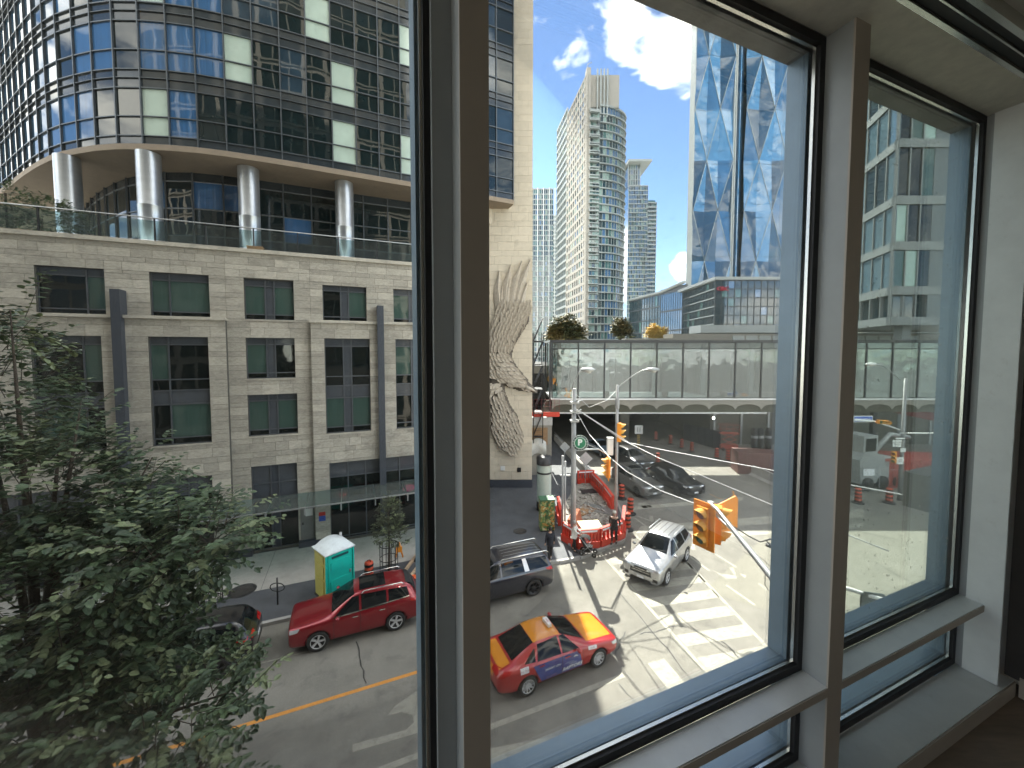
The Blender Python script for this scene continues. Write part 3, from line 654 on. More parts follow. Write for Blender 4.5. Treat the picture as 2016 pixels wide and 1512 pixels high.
while x < SX1 - .1:
    xe = min(x + mod, SX1)
    part('glass_panel', MB().box(x + .05, xe - .05, YB, YB + .02, zgb + .05, ztr - .03), m_sk, sk)
    part('upper_panel', MB().box(x + .05, xe - .05, YB + .01, YB + .03, ztr + .05, zt - .06), see_glass('frosted_glass', (.55, .6, .6), .5, dirt=.8), sk)
    part('rear_glass_panel', MB().box(x + .05, xe - .05, YB + WB - .03, YB + WB, zgb + .05, zt - .06), m_sk, sk)
    part('mullion', MB().box(x - .055, x + .055, YB - .06, YB + .1, zgb, zt - .03), m_dark, sk)
    part('mullion', MB().box(x - .035, x + .035, YB + WB - .1, YB + WB + .06, zgb, zt - .03), m_dark, sk)
    # scalloped concrete fascia panel
    n = 12; top = [(x + (xe - x) * i / n, zgb - .13) for i in range(n + 1)]; ctr = x + mod * .5
    bot = [(px_, zf - .02 - (.42 - .52 * max(0, 1 - ((px_ - ctr) / (mod * .5)) ** 2) ** .5) * .9) for px_, _ in top]; mb = MB()
    for y0, sgn in ((YB - .18, 1), (YB - .06, -1)):
        for i in range(n):
            q = [(top[i][0], y0, top[i][1]), (bot[i][0], y0, bot[i][1]), (bot[i + 1][0], y0, bot[i + 1][1]), (top[i + 1][0], y0, top[i + 1][1])]
            mb.add(q[::sgn] if sgn == 1 else q[::-1], [(0, 1, 2, 3)])
    for i in range(n): mb.quad((bot[i][0], YB - .18, bot[i][1]), (bot[i][0], YB - .06, bot[i][1]), (bot[i + 1][0], YB - .06, bot[i + 1][1]), (bot[i + 1][0], YB - .18, bot[i + 1][1]))
    part('scalloped_panel', mb, m_cbr, sk)
    # light fitting and inner column
    part('ceiling_panel', MB().box(x + .5, xe - .6, YB + .8, YB + 1.6, ztr - .75, ztr - .35), m_int, sk)
    if k % 2 == 0: part('inner_column', MB().box(x + .75, x + 1.15, YB + 2.9, YB + 3.2, zgb, zt - .05), m_white, sk)
    if 5 < k < 11 or k > 13: part('inner_screen', MB().box(x + .1, xe - .1, YB + WB - .4, YB + WB - .3, zgb, zt - .8), m_int, sk)
    x += mod; k += 1
part('transom', MB().box(SX0, SX1, YB - .05, YB + .08, ztr - .03, ztr + .05).box(SX0, SX1, YB - .05, YB + .08, zgb, zgb + .05).box(SX0, SX1, YB - .05, YB + .08, zt - .09, zt - .03), m_dark, sk)
part('end_frame', MB().box(SX0 - .25, SX0 - .1, YB - .1, YB + .25, zf - .5, zt).box(SX0 - .25, SX0 - .1, YB + WB - .2, YB + WB + .1, zf - .5, zt), m_dark, sk)
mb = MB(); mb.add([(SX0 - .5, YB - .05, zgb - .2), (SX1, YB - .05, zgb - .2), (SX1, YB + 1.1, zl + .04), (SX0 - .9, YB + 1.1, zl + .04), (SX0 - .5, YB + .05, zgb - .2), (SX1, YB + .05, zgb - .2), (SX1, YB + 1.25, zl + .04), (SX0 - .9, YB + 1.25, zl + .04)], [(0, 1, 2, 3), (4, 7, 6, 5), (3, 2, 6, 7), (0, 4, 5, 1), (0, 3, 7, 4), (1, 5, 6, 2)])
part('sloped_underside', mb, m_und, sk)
boxpart('lower_lip', SX0 - 1.2, SX0 + 19.5, YB + 1.1, YB + 1.3, zl - .12, zl + .03, m_white, sk)
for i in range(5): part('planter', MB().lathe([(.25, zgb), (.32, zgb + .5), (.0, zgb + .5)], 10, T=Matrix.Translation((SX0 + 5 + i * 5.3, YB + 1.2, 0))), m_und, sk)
# ================================================================ railway viaduct behind it
rv = thing('railway_viaduct', 'low dark concrete railway viaduct crossing the side street behind the glass footbridge', 'bridge')
m_vdark = M('underpass_concrete', (0.028, 0.027, 0.025), 0.9, var=0.2, dirt=((0.03, 0.03, 0.03), .8, .5, .6))  # base colour taken near black to deepen the underpass shade
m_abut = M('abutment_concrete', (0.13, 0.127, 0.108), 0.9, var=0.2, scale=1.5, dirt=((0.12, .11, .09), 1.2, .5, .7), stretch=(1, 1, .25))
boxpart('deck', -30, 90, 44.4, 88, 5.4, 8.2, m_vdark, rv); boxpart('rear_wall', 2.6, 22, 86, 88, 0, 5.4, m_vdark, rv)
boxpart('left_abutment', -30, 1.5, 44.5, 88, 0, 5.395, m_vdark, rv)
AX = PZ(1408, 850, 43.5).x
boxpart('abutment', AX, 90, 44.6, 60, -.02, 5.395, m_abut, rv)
for i in range(9): boxpart('abutment_pilaster', AX + i * 3.1 + .3, AX + i * 3.1 + .52, 44.45, 44.6, 0, 5.35, m_galv, rv)
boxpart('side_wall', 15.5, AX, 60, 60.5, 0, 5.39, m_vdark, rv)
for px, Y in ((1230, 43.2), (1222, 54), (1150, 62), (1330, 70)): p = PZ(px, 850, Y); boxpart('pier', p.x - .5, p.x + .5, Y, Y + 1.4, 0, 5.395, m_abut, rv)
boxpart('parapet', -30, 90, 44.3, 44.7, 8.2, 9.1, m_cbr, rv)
lp = thing('tunnel_lamp', 'small round white lamp glowing high in the dark underpass', 'lamp', tuple(PZ(1405, 823, 44)))
part('housing', MB().box(-.16, .16, .0, .2, -.16, .16), m_dark, lp); part('lens', MB().lathe([(0, .13), (.08, .11), (.13, .0)], 12, T=Matrix.Rotation(R(90), 4, 'X')), M('lamp_lens', (.9, .9, .8), .4, emit=((1, .98, .85), 14)), lp)
# ================================================================ far buildings
FG = [M('far_glass_teal', (0.10, 0.21, 0.20), 0.05, var=0.25, scale=.2, ior=1.9), M('far_glass_dark', (0.03, 0.06, 0.075), 0.04, var=0.3, scale=.2, ior=1.9), M('far_glass_blue', (0.10, 0.21, 0.38), 0.03, var=0.2, scale=.2, ior=2.0), M('far_blind', (0.34, 0.46, 0.42), 0.3, var=.1, scale=.5), M('far_frame', (0.42, 0.45, 0.44), .5, var=.06), M('far_concrete', (0.46, 0.43, 0.38), .8, var=.08), M('far_mullion_dark', (0.07, 0.08, 0.09), .4, metal=.3)]
FR = random.Random(21)
def facade(mb, a, b, z0, z1, nf, nb, weights=(4, 4, 2, 1), slab=.16, mull=.12, frame=4, rec=.18, bandfrac=0.0, slabout=.05):
    a, b = Vector((*a, 0)), Vector((*b, 0)); d = b - a; L = d.length; d.normalize(); T = frame_T(a, d); H = (z1 - z0) / nf; B = L / nb
    bag = [i for i, w in enumerate(weights) for _ in range(w)]
    for f in range(nf):
        zz = z0 + f * H
        for i in range(nb):
            mb.box(i * B, (i + 1) * B, rec, rec + .1, zz + H * bandfrac, zz + H, FR.choice(bag), T)
        if bandfrac: mb.box(0, L, rec - .05, rec + .1, zz, zz + H * bandfrac, frame, T)
        mb.box(0, L, -slabout, rec + .05, zz - H * slab / 2, zz + H * slab / 2, frame, T)
    for i in range(nb + 1): mb.box(i * B - B * mull / 2, i * B + B * mull / 2, 0, rec + .05, z0, z1, frame, T)
    mb.box(0, L, -slabout, rec + .05, z1 - H * .1, z1 + H * .15, frame, T)
def fbuild(t, name, mb): return part(name, mb, FG, t, kind='stuff')
# main condominium tower: side faces recede, front is bowed
c1 = thing('condo_tower', 'tallest residential tower with a bowed green glass front and stacked balconies, mid picture', 'building')
YC = 150; A = Vector((PZ(1153, 400, YC).x, YC)); dv = Vector((-.14, .99)); pv = Vector((.99, .14))
z_ = lambda y, Y: PZ(1100, y, Y).z
ZT = z_(205, YC); nf = 34
Lf = A + dv * 44
mb = MB(); facade(mb, Lf, A + dv * 26, 0, z_(262, 195) , nf, 7, (2, 5, 2, 1), .3, .06, 4, .5); fbuild(c1, 'balcony_face', mb)
mb = MB(); facade(mb, A + dv * 26, A, 0, z_(135, YC) - 2, nf, 9, (2, 5, 2, 1), .34, .42, 5, .2); fbuild(c1, 'side_face', mb)
boxpart('corner_pier', A.x - .1, A.x + 1.5, YC - .15, YC + 3, 0, z_(133, YC), FG[5], c1)
boxpart('roof_block', A.x + .1, A.x + 12.6, YC + 2, YC + 16, ZT, z_(140, YC), FG[5], c1)
for i in range(4): boxpart('roof_fin', A.x + 4.0 + i * 1.25, A.x + 4.5 + i * 1.25, YC + 1.0, YC + 1.6, ZT - 4, z_(131, YC), FG[4], c1)
arc_ = [A + pv * 1.4, A + pv * 5.2]
for k in range(1, 8):
    t = k / 7; arc_.append(A + pv * (5.2 + 13.6 * math.sin(t * 1.45)) + dv * (8.5 * (1 - math.cos(t * 1.5))))
mb = MB()
for i in range(len(arc_) - 1): facade(mb, arc_[i], arc_[i + 1], 0, ZT + (0 if i else -2), nf, 3 if i == 0 else 2, [(4, 4, 0, 3), (1, 5, 1, 1), (3, 2, 4, 2), (1, 2, 5, 1), (3, 2, 3, 2), (2, 4, 2, 1), (3, 5, 1, 1), (3, 5, 1, 1)][i], .15, .1, 4, .25, slabout=.35)
fbuild(c1, 'glass_front', mb)
for f in range(nf):
    zz = f * ZT / nf; q = A + pv * .9 - dv * 1.3
    T = frame_T((A.x + 1.2, A.y - 1.3, 0), (pv.x, pv.y, 0)); part('balcony', MB().box(0, 3.6, 0, 1.5, zz - .22, zz + .1, 0, T).box(0, .12, 0, 1.4, zz + .1, zz + 1.1, 0, T), FG[4], c1)
pts = [Lf, A] + arc_[0:] + [arc_[-1] + dv * 34]
cen = Vector((sum(p.x for p in pts), sum(p.y for p in pts))) / len(pts)
part('core_wall', MB().prism([tuple(p + (cen - p).normalized() * 1.1) for p in pts], 0, ZT - 2), FG[1], c1)
part('roof_antenna', MB().tube([(A.x + .5, YC + 1, z_(133, YC)), (A.x + .5, YC + 1, z_(122, YC)), (A.x + 2.0, YC + 1, z_(119, YC))], .15, 6), m_galv, c1)
# left slender tower
c2 = thing('condo_tower', 'pale slim residential tower squeezed between the beige wall and the bowed tower', 'building')
Y2 = 200; xa, xb = PZ(1030, 500, Y2).x, PZ(1089, 500, Y2).x; zt2 = z_(372, Y2)
mb = MB(); facade(mb, (xa, Y2), (xb, Y2), 0, zt2, 36, 15, (3, 6, 1, 1), .22, .3, 4, .25); fbuild(c2, 'glass_front', mb); boxpart('core_wall', xa + .1, xb - .1, Y2 + .6, Y2 + 24, 0, zt2 - .5, FG[5], c2)
for i in range(4): boxpart('white_rib', xa + 7.2 + i * 2.9 - .25, xa + 7.2 + i * 2.9 + .25, Y2 - .5, Y2 + .1, 0, zt2 + .4, m_white, c2)
for f in range(34): boxpart('balcony', xa - .5, xa + 4.2, Y2 - 1.3, Y2 - .1, f * zt2 / 36 - .3, f * zt2 / 36 + .5, FG[4], c2)
c2b = thing('condo_tower', 'narrow sliver of balconied tower between the slim pale tower and the bowed tower', 'building')
x2 = PZ(1087, 500, 260).x; mb = MB(); facade(mb, (x2, 260), (x2 + 6, 260), 0, z_(425, 260), 40, 3, (4, 3, 1, 2), .4, .12, 4, .5, slabout=.9); fbuild(c2b, 'balcony_face', mb); boxpart('core_wall', x2 + .1, x2 + 5.9, 261, 275, 0, z_(426, 260), FG[4], c2b)
# right rear towers
c3 = thing('condo_tower', 'blue glass tower with an overhanging flat roof behind the bowed tower', 'building')
Y3 = 230; xa, xb = PZ(1236, 500, Y3).x, PZ(1274, 500, Y3).x; zt3 = z_(366, Y3); zt4 = z_(322, Y3)
mb = MB(); facade(mb, (xa, Y3), (xb, Y3), 0, zt3, 42, 12, (2, 3, 7, 1), .2, .22, 4, .25); fbuild(c3, 'glass_front', mb); boxpart('core_wall', xa, xb - .1, Y3 + .5, Y3 + 22, 0, zt3 - .4, FG[2], c3)
mb = MB(); facade(mb, (xa, Y3 + 1), (xb - 4.5, Y3 + 1), zt3 - 2, zt4, 5, 5, (2, 6, 2, 1), .1, .4, 4, .3); fbuild(c3, 'upper_front', mb); boxpart('upper_core', xa, xb - 4.7, Y3 + 1.6, Y3 + 20, zt3, zt4 - .3, FG[1], c3)
boxpart('roof_canopy', xa - 1, xb + 1.0, Y3 - 3, Y3 + 20, zt4, zt4 + 1.2, FG[4], c3); boxpart('roof_plant', xa, xb - 6, Y3 + 2, Y3 + 10, zt4 + 1.2, zt4 + 3.5, FG[6], c3)
c4 = thing('condo_tower', 'slim balconied tower stepping down at the right edge of the tower cluster', 'building')
Y4 = 250; xa, xb = PZ(1272, 500, Y4).x, PZ(1291, 500, Y4).x; zt5 = z_(400, Y4)
mb = MB(); facade(mb, (xa, Y4), (xb, Y4), 0, zt5, 40, 4, (4, 3, 2, 1), .34, .14, 4, .4, slabout=.9); fbuild(c4, 'balcony_face', mb); boxpart('core_wall', xa, xb - .6, Y4 + .6, Y4 + 20, 0, zt5 + 2, FG[0], c4)
# low glass office behind the viaduct
ob = thing('office_building', 'low dark glass office block with red lettering below the faceted tower', 'building')
YO = 92; xc, xr, xl = PZ(1407, 600, YO).x, PZ(1560, 600, YO).x, PZ(1344, 600, YO + 20).x
zto = z_(551, YO)
mb = MB(); facade(mb, (xc, YO), (xr + 50, YO), z_(655, YO), zto, 6, 44, (1, 8, 1, 0), .10, .07, 6, .12); fbuild(ob, 'glass_front', mb)
mb = MB(); facade(mb, (xl, YO + 20), (xc, YO), z_(655, YO), zto, 6, 12, (1, 8, 0, 0), .14, .08, 6, .12); fbuild(ob, 'glass_side', mb)
for f in range(7):
    T = frame_T((xl, YO + 20, 0), (xc - xl, -20, 0)); zz = z_(655, YO) + f * (zto - z_(655, YO)) / 6; part('white_ledge', MB().box(5.5, math.hypot(xc - xl, 20), -.2, .1, zz - .13, zz + .1, 0, T), FG[4], ob)
part('core_wall', MB().prism([(xl + .8, YO + 20.6), (xc + .4, YO + .8), (xr + 50, YO + .8), (xr + 50, YO + 25), (xl + 1, YO + 25)], 0, zto - .2), FG[1], ob)
boxpart('roof_edge', xc - .3, xr + 50, YO - .3, YO + 20, zto, zto + .7, FG[4], ob)
part('lettering', text_mesh('CIBC', 1.25, M('red_sign_letters', (0.55, 0.02, 0.06), .5), .12, .02), None, ob, loc=(PZ(1422, 569, YO).x, YO - .25, PZ(1422, 569, YO).z), rot=(R(90), 0, 0))
boxpart('podium', xc - 6, xr + 50, YO - 6, YO - .4, z_(655, YO - 6), z_(640, YO - 6), FG[4], ob)
ob2 = thing('office_building', 'lower glass wing with a panel coloured blue as mirrored sky beside the yellow tree', 'building')
xl2, xm2 = PZ(1240, 600, YO + 48).x, PZ(1300, 600, YO + 30).x
mb = MB(); facade(mb, (xl2, YO + 48), (xm2, YO + 30), 5, z_(585, YO + 38), 6, 12, (1, 8, 0, 0), .1, .1, 6, .12); fbuild(ob2, 'dark_face', mb)
mb = MB(); facade(mb, (xm2, YO + 30), (xl + .5, YO + 18.5), 5, z_(572, YO + 25), 4, 12, (0, 0, 9, 0), .07, .07, 6, .12); fbuild(ob2, 'blue_face', mb)  # blue base colour of the panes stands in for reflected sky
part('core_wall', MB().prism([(xl2 + .3, YO + 49), (xm2 + .3, YO + 31), (xl + .6, YO + 19.4), (xl + 6, YO + 26), (xl2 + 4, YO + 55)], 0, z_(586, YO + 38)), FG[1], ob2)
part('roof_edge', MB().tube([(xl2, YO + 48, z_(583, YO + 38)), (xm2, YO + 30, z_(574, YO + 28)), (xl, YO + 19, z_(556, YO + 20))], .5, 6), FG[4], ob2)
# faceted glass skyscraper
ft = thing('glass_skyscraper', 'very tall blue glass tower with a diamond faceted front rising out of view', 'building')
YF = 120; m_fac = [M('facet_glass_a', (0.05, 0.15, 0.29), .02, var=.2, scale=.1, ior=1.8, wav=(.12, .5, .5)), M('facet_glass_b', (0.09, 0.25, 0.44), .02, var=.2, scale=.1, ior=1.9, wav=(.15, .5, .5)), M('facet_glass_c', (0.03, 0.08, 0.14), .02, var=.2, scale=.1, ior=1.8, wav=(.15, .5, .5)), FG[4], FG[6]]
xs = [PZ(v, 400, YF).x for v in (1363, 1388, 1412, 1440)]; xs2 = [PZ(v, 400, YF).x for v in (1463, 1490, 1518, 1545, 1572, 1600)]
zb, ztop = 8.0, 118.0; HD = (z_(300, YF) - z_(400, YF)); mb = MB()
def fac(xs):
    nx_ = len(xs) - 1; nz_ = int((ztop - zb) / HD) + 1
    def V(i, j): return Vector((xs[i] + 0.0, YF + (-.42 if (i + j) % 2 else .42), zb + j * HD))
    for j in range(nz_):
        for i in range(nx_):
            a, b, c, d = V(i, j), V(i + 1, j), V(i + 1, j + 1), V(i, j + 1)
            if (i + j) % 2: mb.add([a, b, c, d], [(0, 1, 2)], FR.choice([0, 1, 1, 2])); mb.add([a, b, c, d], [(0, 2, 3)], FR.choice([0, 1, 2])); e = (a, c)
            else: mb.add([a, b, c, d], [(0, 1, 3)], FR.choice([0, 1, 2])); mb.add([a, b, c, d], [(1, 2, 3)], FR.choice([0, 1, 1, 2])); e = (b, d)
            br.tube([e[0] + Vector((0, -.08, 0)), e[1] + Vector((0, -.08, 0))], .09, 4)
    for j in range(int((ztop - zb) / 3.9)):
        zz = zb + j * 3.9; jj = (zz - zb) / HD; j0 = int(jj); t = jj - j0; pts = []
        for i in range(nx_ + 1): a, b = V(i, j0), V(i, j0 + 1); pts.append(a.lerp(b, t) + Vector((0, -.12, 0)))
        for p, q in zip(pts[:-1], pts[1:]): thin.tube([p, q], .035, 3, caps=False)
br, thin = MB(), MB(); fac(xs); fac(xs2)
part('faceted_glass', mb, m_fac, ft); part('diagonal_bar', br, FG[4], ft, kind='stuff'); part('floor_line', thin, FG[6], ft, kind='stuff')
boxpart('recess', xs[-1], xs2[0], YF + 1.5, YF + 4, zb, ztop, m_fac[2], ft); boxpart('recess_rib', xs[-1] + 1.0, xs[-1] + 1.4, YF + .8, YF + 1.5, zb, ztop, FG[4], ft); boxpart('recess_rib', xs[-1] + 2.1, xs[-1] + 2.4, YF + .6, YF + 1.5, zb, ztop, m_fac[1], ft); boxpart('recess_rib', xs[-1] - .1, xs[-1] + .25, YF - .3, YF + 1.5, zb, ztop, FG[4], ft)
part('core_wall', MB().prism([(xs[0] + .5, YF + 3.2), (xs2[-1], YF + 4.1), (xs2[-1] + 20, YF + 34), (xs[0] * (YF + 34) / YF + 1.5, YF + 34)], 0, ztop + 1), FG[1], ft)
boxpart('edge_rib', xs[0] - .1, xs[0] + .2, YF - .2, YF + 3, zb, ztop, FG[4], ft)
# office tower in the right-hand window
ow = thing('office_tower', 'office tower of blue glass bays and grey bands seen through the narrow right window', 'building')
YW = 43; m_ow = M('office_band', (0.22, 0.235, 0.235), .6, var=.08)
xo0, xo1, xo2 = PZ(1640, 400, YW + 14).x, PZ(1764, 400, YW).x, PZ(1838, 400, YW).x
fl = [PZ(1764, y, YW).z for y in (640, 580, 492, 402, 290, 190, 95, 0)]
for j in range(7):
    z0, z1 = fl[j], fl[j + 1]
    for (a, b, nb) in (((xo0, YW + 14), (xo1, YW), 7), ((xo1, YW), (xo2, YW), 3), ((xo2, YW), (xo2 + 20, YW), 6)):
        T = frame_T((*a, 0), (b[0] - a[0], b[1] - a[1], 0)); L = math.hypot(b[0] - a[0], b[1] - a[1]); B = L / nb
        part('band', MB().box(0, L, -.05, .5, z0, z0 + .9, 0, T), m_ow, ow)
        if a[0] == xo0 or a[0] == xo1:
            for i in range(nb):
                if j: part('pane', MB().box(i * B + .06, (i + 1) * B - .06, .12, .16, z0 + .95, z1 - .05, 0, T), (M('office_pale_glass', (.12, .19, .24), .05, ior=1.8) if FR.random() < .6 else m_tg[2]) if a[0] == xo0 else ([m_gdark, m_ggreen, FG[3], m_gdark][(j + i) % 4]), ow)
                part('mullion', MB().box(i * B - .07, i * B + .07, 0, .3, z0 + .9, z1, 0, T), m_ow, ow)
        else: part('blank_panel', MB().box(0, L, .1, .3, z0 + .9, z1, 0, T), M('office_blank', (.12, .14, .15), .5), ow)
part('core_wall', MB().prism([(xo0 + 1.2, YW + 14.6), (xo1 + .9, YW + .8), (xo2 + 20, YW + .7), (xo2 + 20, YW + 20), (xo0, YW + 20)], fl[0], fl[-1]), FG[1], ow)
boxpart('pillar', xo2 - 1.2, xo2 - .2, YW + 1.5, YW + 2.5, 0, fl[0], m_ow, ow)
pl = thing('platform_building', 'long low concrete station block above the footbridge roof', 'building')
boxpart('wall', PZ(1325, 660, 62).x, 90, 62, 66, 8.2, PZ(1400, 657, 62).z, m_cbr, pl); 
for i in range(14): boxpart('relief_panel', PZ(1442, 660, 62).x + i * 2.1, PZ(1442, 660, 62).x + i * 2.1 + 1.8, 61.85, 61.99, PZ(1400, 670, 62).z, PZ(1400, 661, 62).z, FG[4], pl)
part('ramp_wall', MB().prism([(PZ(1230, 660, 64).x, 64), (PZ(1325, 660, 62).x, 61.99), (PZ(1325, 660, 62).x, 66), (PZ(1230, 660, 64).x, 66)], 8.2, PZ(1300, 666, 63).z), m_cbr, pl)
# ================================================================ the room we look out of: window wall
m_alu = M('grey_window_aluminium', (0.33, 0.35, 0.35), 0.42, metal=0.15, var=0.04, scale=9)
m_sillp = M('lit_sill_aluminium', (0.70, 0.72, 0.71), 0.4, metal=.1, var=0.06, scale=7, dirt=((.45, .44, .4), 18, .6, .35))  # paler copy of the frame aluminium, light on the sills put into its colour
m_alud = M('bronze_face', (0.42, 0.37, 0.31), 0.5, metal=0.1, var=0.05)
m_ext = M('blue_grey_cladding', (0.16, 0.23, 0.29), 0.35, metal=0.3, var=0.08, scale=12, dirt=((.3, .33, .33), 25, .6, .4))
m_wallp = M('warm_wall_paint', (0.74, 0.71, 0.64), 0.9, var=0.03, bump=.05, bscale=200)
m_ceil = M('ceiling_paint', (0.72, 0.70, 0.62), 0.9, var=0.03)
m_floor = M('wood_floor', (0.20, 0.15, 0.11), 0.4, var=0.3, stretch=(1, 6, 1))
m_strip = M('glazing_bead_steel', (0.6, 0.6, 0.56), 0.25, metal=0.9, var=0.05)
m_pane = see_glass('room_window_glass', (0.92, 0.94, 0.93), 0.5, dirt=0.12, rough=.005); m_pane2 = see_glass('hazy_window_glass', (0.72, 0.78, 0.76), 0.5, dirt=0.5, rough=.01)  # second glass: haze of reflections painted in by its dull tint and dirt
NF_, NG, NO = 0.84, 0.94, 1.045
win = thing('window_wall', 'wall of tall fixed windows in grey aluminium frames that the street is seen through', 'window'); win.location = (0, 0, EYE); win.rotation_euler = (0, 0, AS)
def wp(name, s0, s1, n0, n1, z0, z1, m, **k): return boxpart(name, s0, s1, n0, n1, z0, z1, m, win, **k)
# posts: [s0,s1] with the face towards the room
posts = [(-4.84, -4.75), (-3.17, -3.08), (-1.50, -1.41), (.226, .289), (1.612, 1.697), (2.87, 2.99)]
ZH, ZTR0, ZTR1, ZS = 1.13, -1.285, -1.25, -1.62
for a, b in posts:
    wp('post', a, b, NF_ + .004, NG - .001, ZS - .02, 1.45, m_alu); wp('post_face', a - .001, b + .001, NF_ - .003, NF_ + .0035, ZS - .02, 1.45, m_alud)
    wp('outer_fin', a + .0, b - .0, NG + .03, NO, -2.0, 1.6, m_ext)
bays = [(-6.4, -4.84), (-4.75, -3.17), (-3.08, -1.50), (-1.41, .18), (.289, 1.612), (1.697, 2.87)]  # leftmost bays are out of view, added to let more light in
for a, b in bays:
    # main pane, lower pane
    for z0, z1, nm in ((ZTR1, ZH, 'window_pane'), (ZS, ZTR0, 'lower_pane')):
        wp(nm, a - .01, b + .01, NG + .012, NG + .018, z0 + .0, z1 + .0, m_pane2 if a > 1 else m_pane)
        fr = MB(); g = .03 if a > 0 else .016
        fr.box(a, a + g, NG - .012, NG + .01, z0, z1).box(b - g, b, NG - .012, NG + .01, z0, z1).box(a + g, b - g, NG - .012, NG + .01, z0, z0 + g).box(a + g, b - g, NG - .012, NG + .01, z1 - g, z1)
        part('gasket', fr, m_black, win)
        bd = MB(); h = g + .007
        bd.box(a + g, a + h, NG + .0, NG + .011, z0 + g, z1 - g).box(b - h, b - g, NG + .0, NG + .011, z0 + g, z1 - g).box(a + h, b - h, NG + .0, NG + .011, z0 + g, z0 + h).box(a + h, b - h, NG + .0, NG + .011, z1 - h, z1 - g)
        part('glazing_bead', bd, m_strip, win)
    wp('transom', a, b, NF_, NG - .013, ZTR0, ZTR1, m_sillp); wp('transom_front', a, b, NF_ - .004, NF_ - .0005, ZTR0 + .001, ZTR1 - .004, m_alud)
    wp('outer_transom', a, b, NG + .03, NO, ZTR0 - .01, ZTR1 + .018, m_ext); wp('outer_sill', a, b, NG + .03, NO + .02, ZS - .06, ZS + .02, m_ext)
    wp('outer_head', a, b, NG + .03, NO, ZH - .03, ZH + .1, M('grey_soffit', (.35, .34, .32), .8, var=.4, scale=14))
    wp('outer_jamb', a, a + .0295, NG + .03, NO, ZTR1 + .02, ZH - .031, m_ext); wp('outer_jamb', b - .0295, b, NG + .03, NO, ZTR1 + .02, ZH - .031, m_ext)
wp('window_sill', -6.4, 2.99, .765, NG - .013, ZS - .05, ZS - .003, m_sillp); wp('sill_front', -6.4, 2.99, .758, .764, ZS - .08, ZS - .006, m_alud)
wp('window_head', -6.4, 2.99, .752, NG - .013, ZH + .002, ZH + .05, M('head_lining', (0.85, .83, .72), .7, var=.08, scale=20))
wp('blind_track', -6.4, 3.0, .735, .751, ZH + .0, ZH + .03, m_strip); wp('blind_track', -6.4, 3.0, .70, .734, ZH + .012, ZH + .045, m_black); wp('blind_track', -6.4, 3.0, .694, .6995, ZH + .004, ZH + .045, m_strip)
wp('blind_track', -6.4, 3.0, .665, .693, ZH + .014, ZH + .045, m_black); wp('blind_track', -6.4, 3.0, .645, .664, ZH + .0, ZH + .05, m_strip)
wp('frame_lip', .1795, .2255, NG - .03, NG + .03, ZS, ZH, m_alu)
# end post, its sunlit inner edge put in as a pale strip
wp('lit_edge_strip', 2.858, 2.866, NF_ - .06, NF_ + .06, ZS, ZH, m_sillp)
wp('curtain_edge', 3.0, 3.10, .70, .80, ZS, ZH + .02, M('dark_curtain', (.05, .045, .04), .9))
room = thing('room', 'dim room around the camera with pale walls, ceiling and dark floor', 'room'); room['kind'] = 'structure'; room.location = (0, 0, EYE); room.rotation_euler = (0, 0, AS)
boxpart('ceiling', -6.6, 3.6, -4.2, .92, ZH + .052, ZH + .2, m_ceil, room); boxpart('floor', -6.6, 3.6, -4.2, .92, -1.8, -1.7, m_floor, room)
boxpart('end_wall', 3.11, 3.4, -4.2, .92, -1.699, ZH + .05, m_wallp, room); boxpart('side_wall', -6.6, -6.41, -4.2, .92, -1.699, -1.2, m_wallp, room); boxpart('rear_wall', -6.4, 3.1, -4.2, -4.0, -1.699, ZH + .05, m_wallp, room)  # side wall cut low so sky light enters at the unseen left end
boxpart('baseboard', 2.995, 3.109, .3, .75, -1.698, -1.6, m_alud, room)
# outside of our own building, seen mirrored in the glass across the street
own = thing('near_building', 'facade of the building the room belongs to, mirrored in the glass across the street', 'building'); own.rotation_euler = (0, 0, AS)
mb = MB(); 
mb.box(-60, -6.45, .93, 1.04, 0, 55).box(3.02, 9, .93, 1.04, 0, 55).box(-6.45, 3.02, .94, 1.04, EYE + 1.25, 55).box(-6.45, 3.02, .94, 1.04, 0, EYE - 1.75)
part('wall', mb, M('near_wall', (.34, .31, .27), .8), own)
OR = random.Random(4); og = MB(); of_ = MB()
for f in range(16):
    for i in range(-20, 3):
        s = i * 3.0; z = f * 3.3 + .3
        if z < EYE + 1.4 and z + 2.7 > EYE - 1.8 and -6.9 < s + 1.3 and s < 3.0: continue
        og.box(s + .1, s + 2.6, 1.05, 1.08, z, z + 2.6); of_.box(s + 1.28, s + 1.42, 1.0, 1.14, z - .1, z + 2.7).box(s - .05, s + 2.75, 1.0, 1.2, z - .3, z - .1)
part('window_glass', og, m_gdark, own, kind='stuff'); part('window_frame', of_, m_cbr, own, kind='stuff')
# ================================================================ vehicles
m_tyre = M('tyre_rubber', (0.02, 0.02, 0.02), 0.8, var=.2, scale=20)
m_rim = M('alloy_rim', (0.62, 0.62, 0.62), 0.35, metal=0.25, var=.05)
m_rimd = M('dark_alloy_rim', (0.08, 0.08, 0.085), 0.3, metal=0.8, var=.05)
m_cglass_d = M('car_glass', (0.006, 0.008, 0.009), 0.03, var=.3, ior=1.42)
m_trim = M('car_black_trim', (0.02, 0.02, 0.021), 0.5, var=.1)
m_chrome = M('chrome_trim', (0.75, 0.74, 0.7), 0.12, metal=1.0, var=.03)
m_head = M('headlamp_lens', (0.7, 0.72, 0.74), 0.05, metal=.5, var=.15, scale=30)
m_tail = M('tail_lamp_lens', (0.45, 0.01, 0.01), 0.1, var=.2)
m_plate = M('number_plate', (0.75, 0.76, 0.78), 0.5, var=.05)
def paint(name, c, metal=.35, rough=.3): return M(name, c, rough, metal=metal, var=.03, coat=1.0)
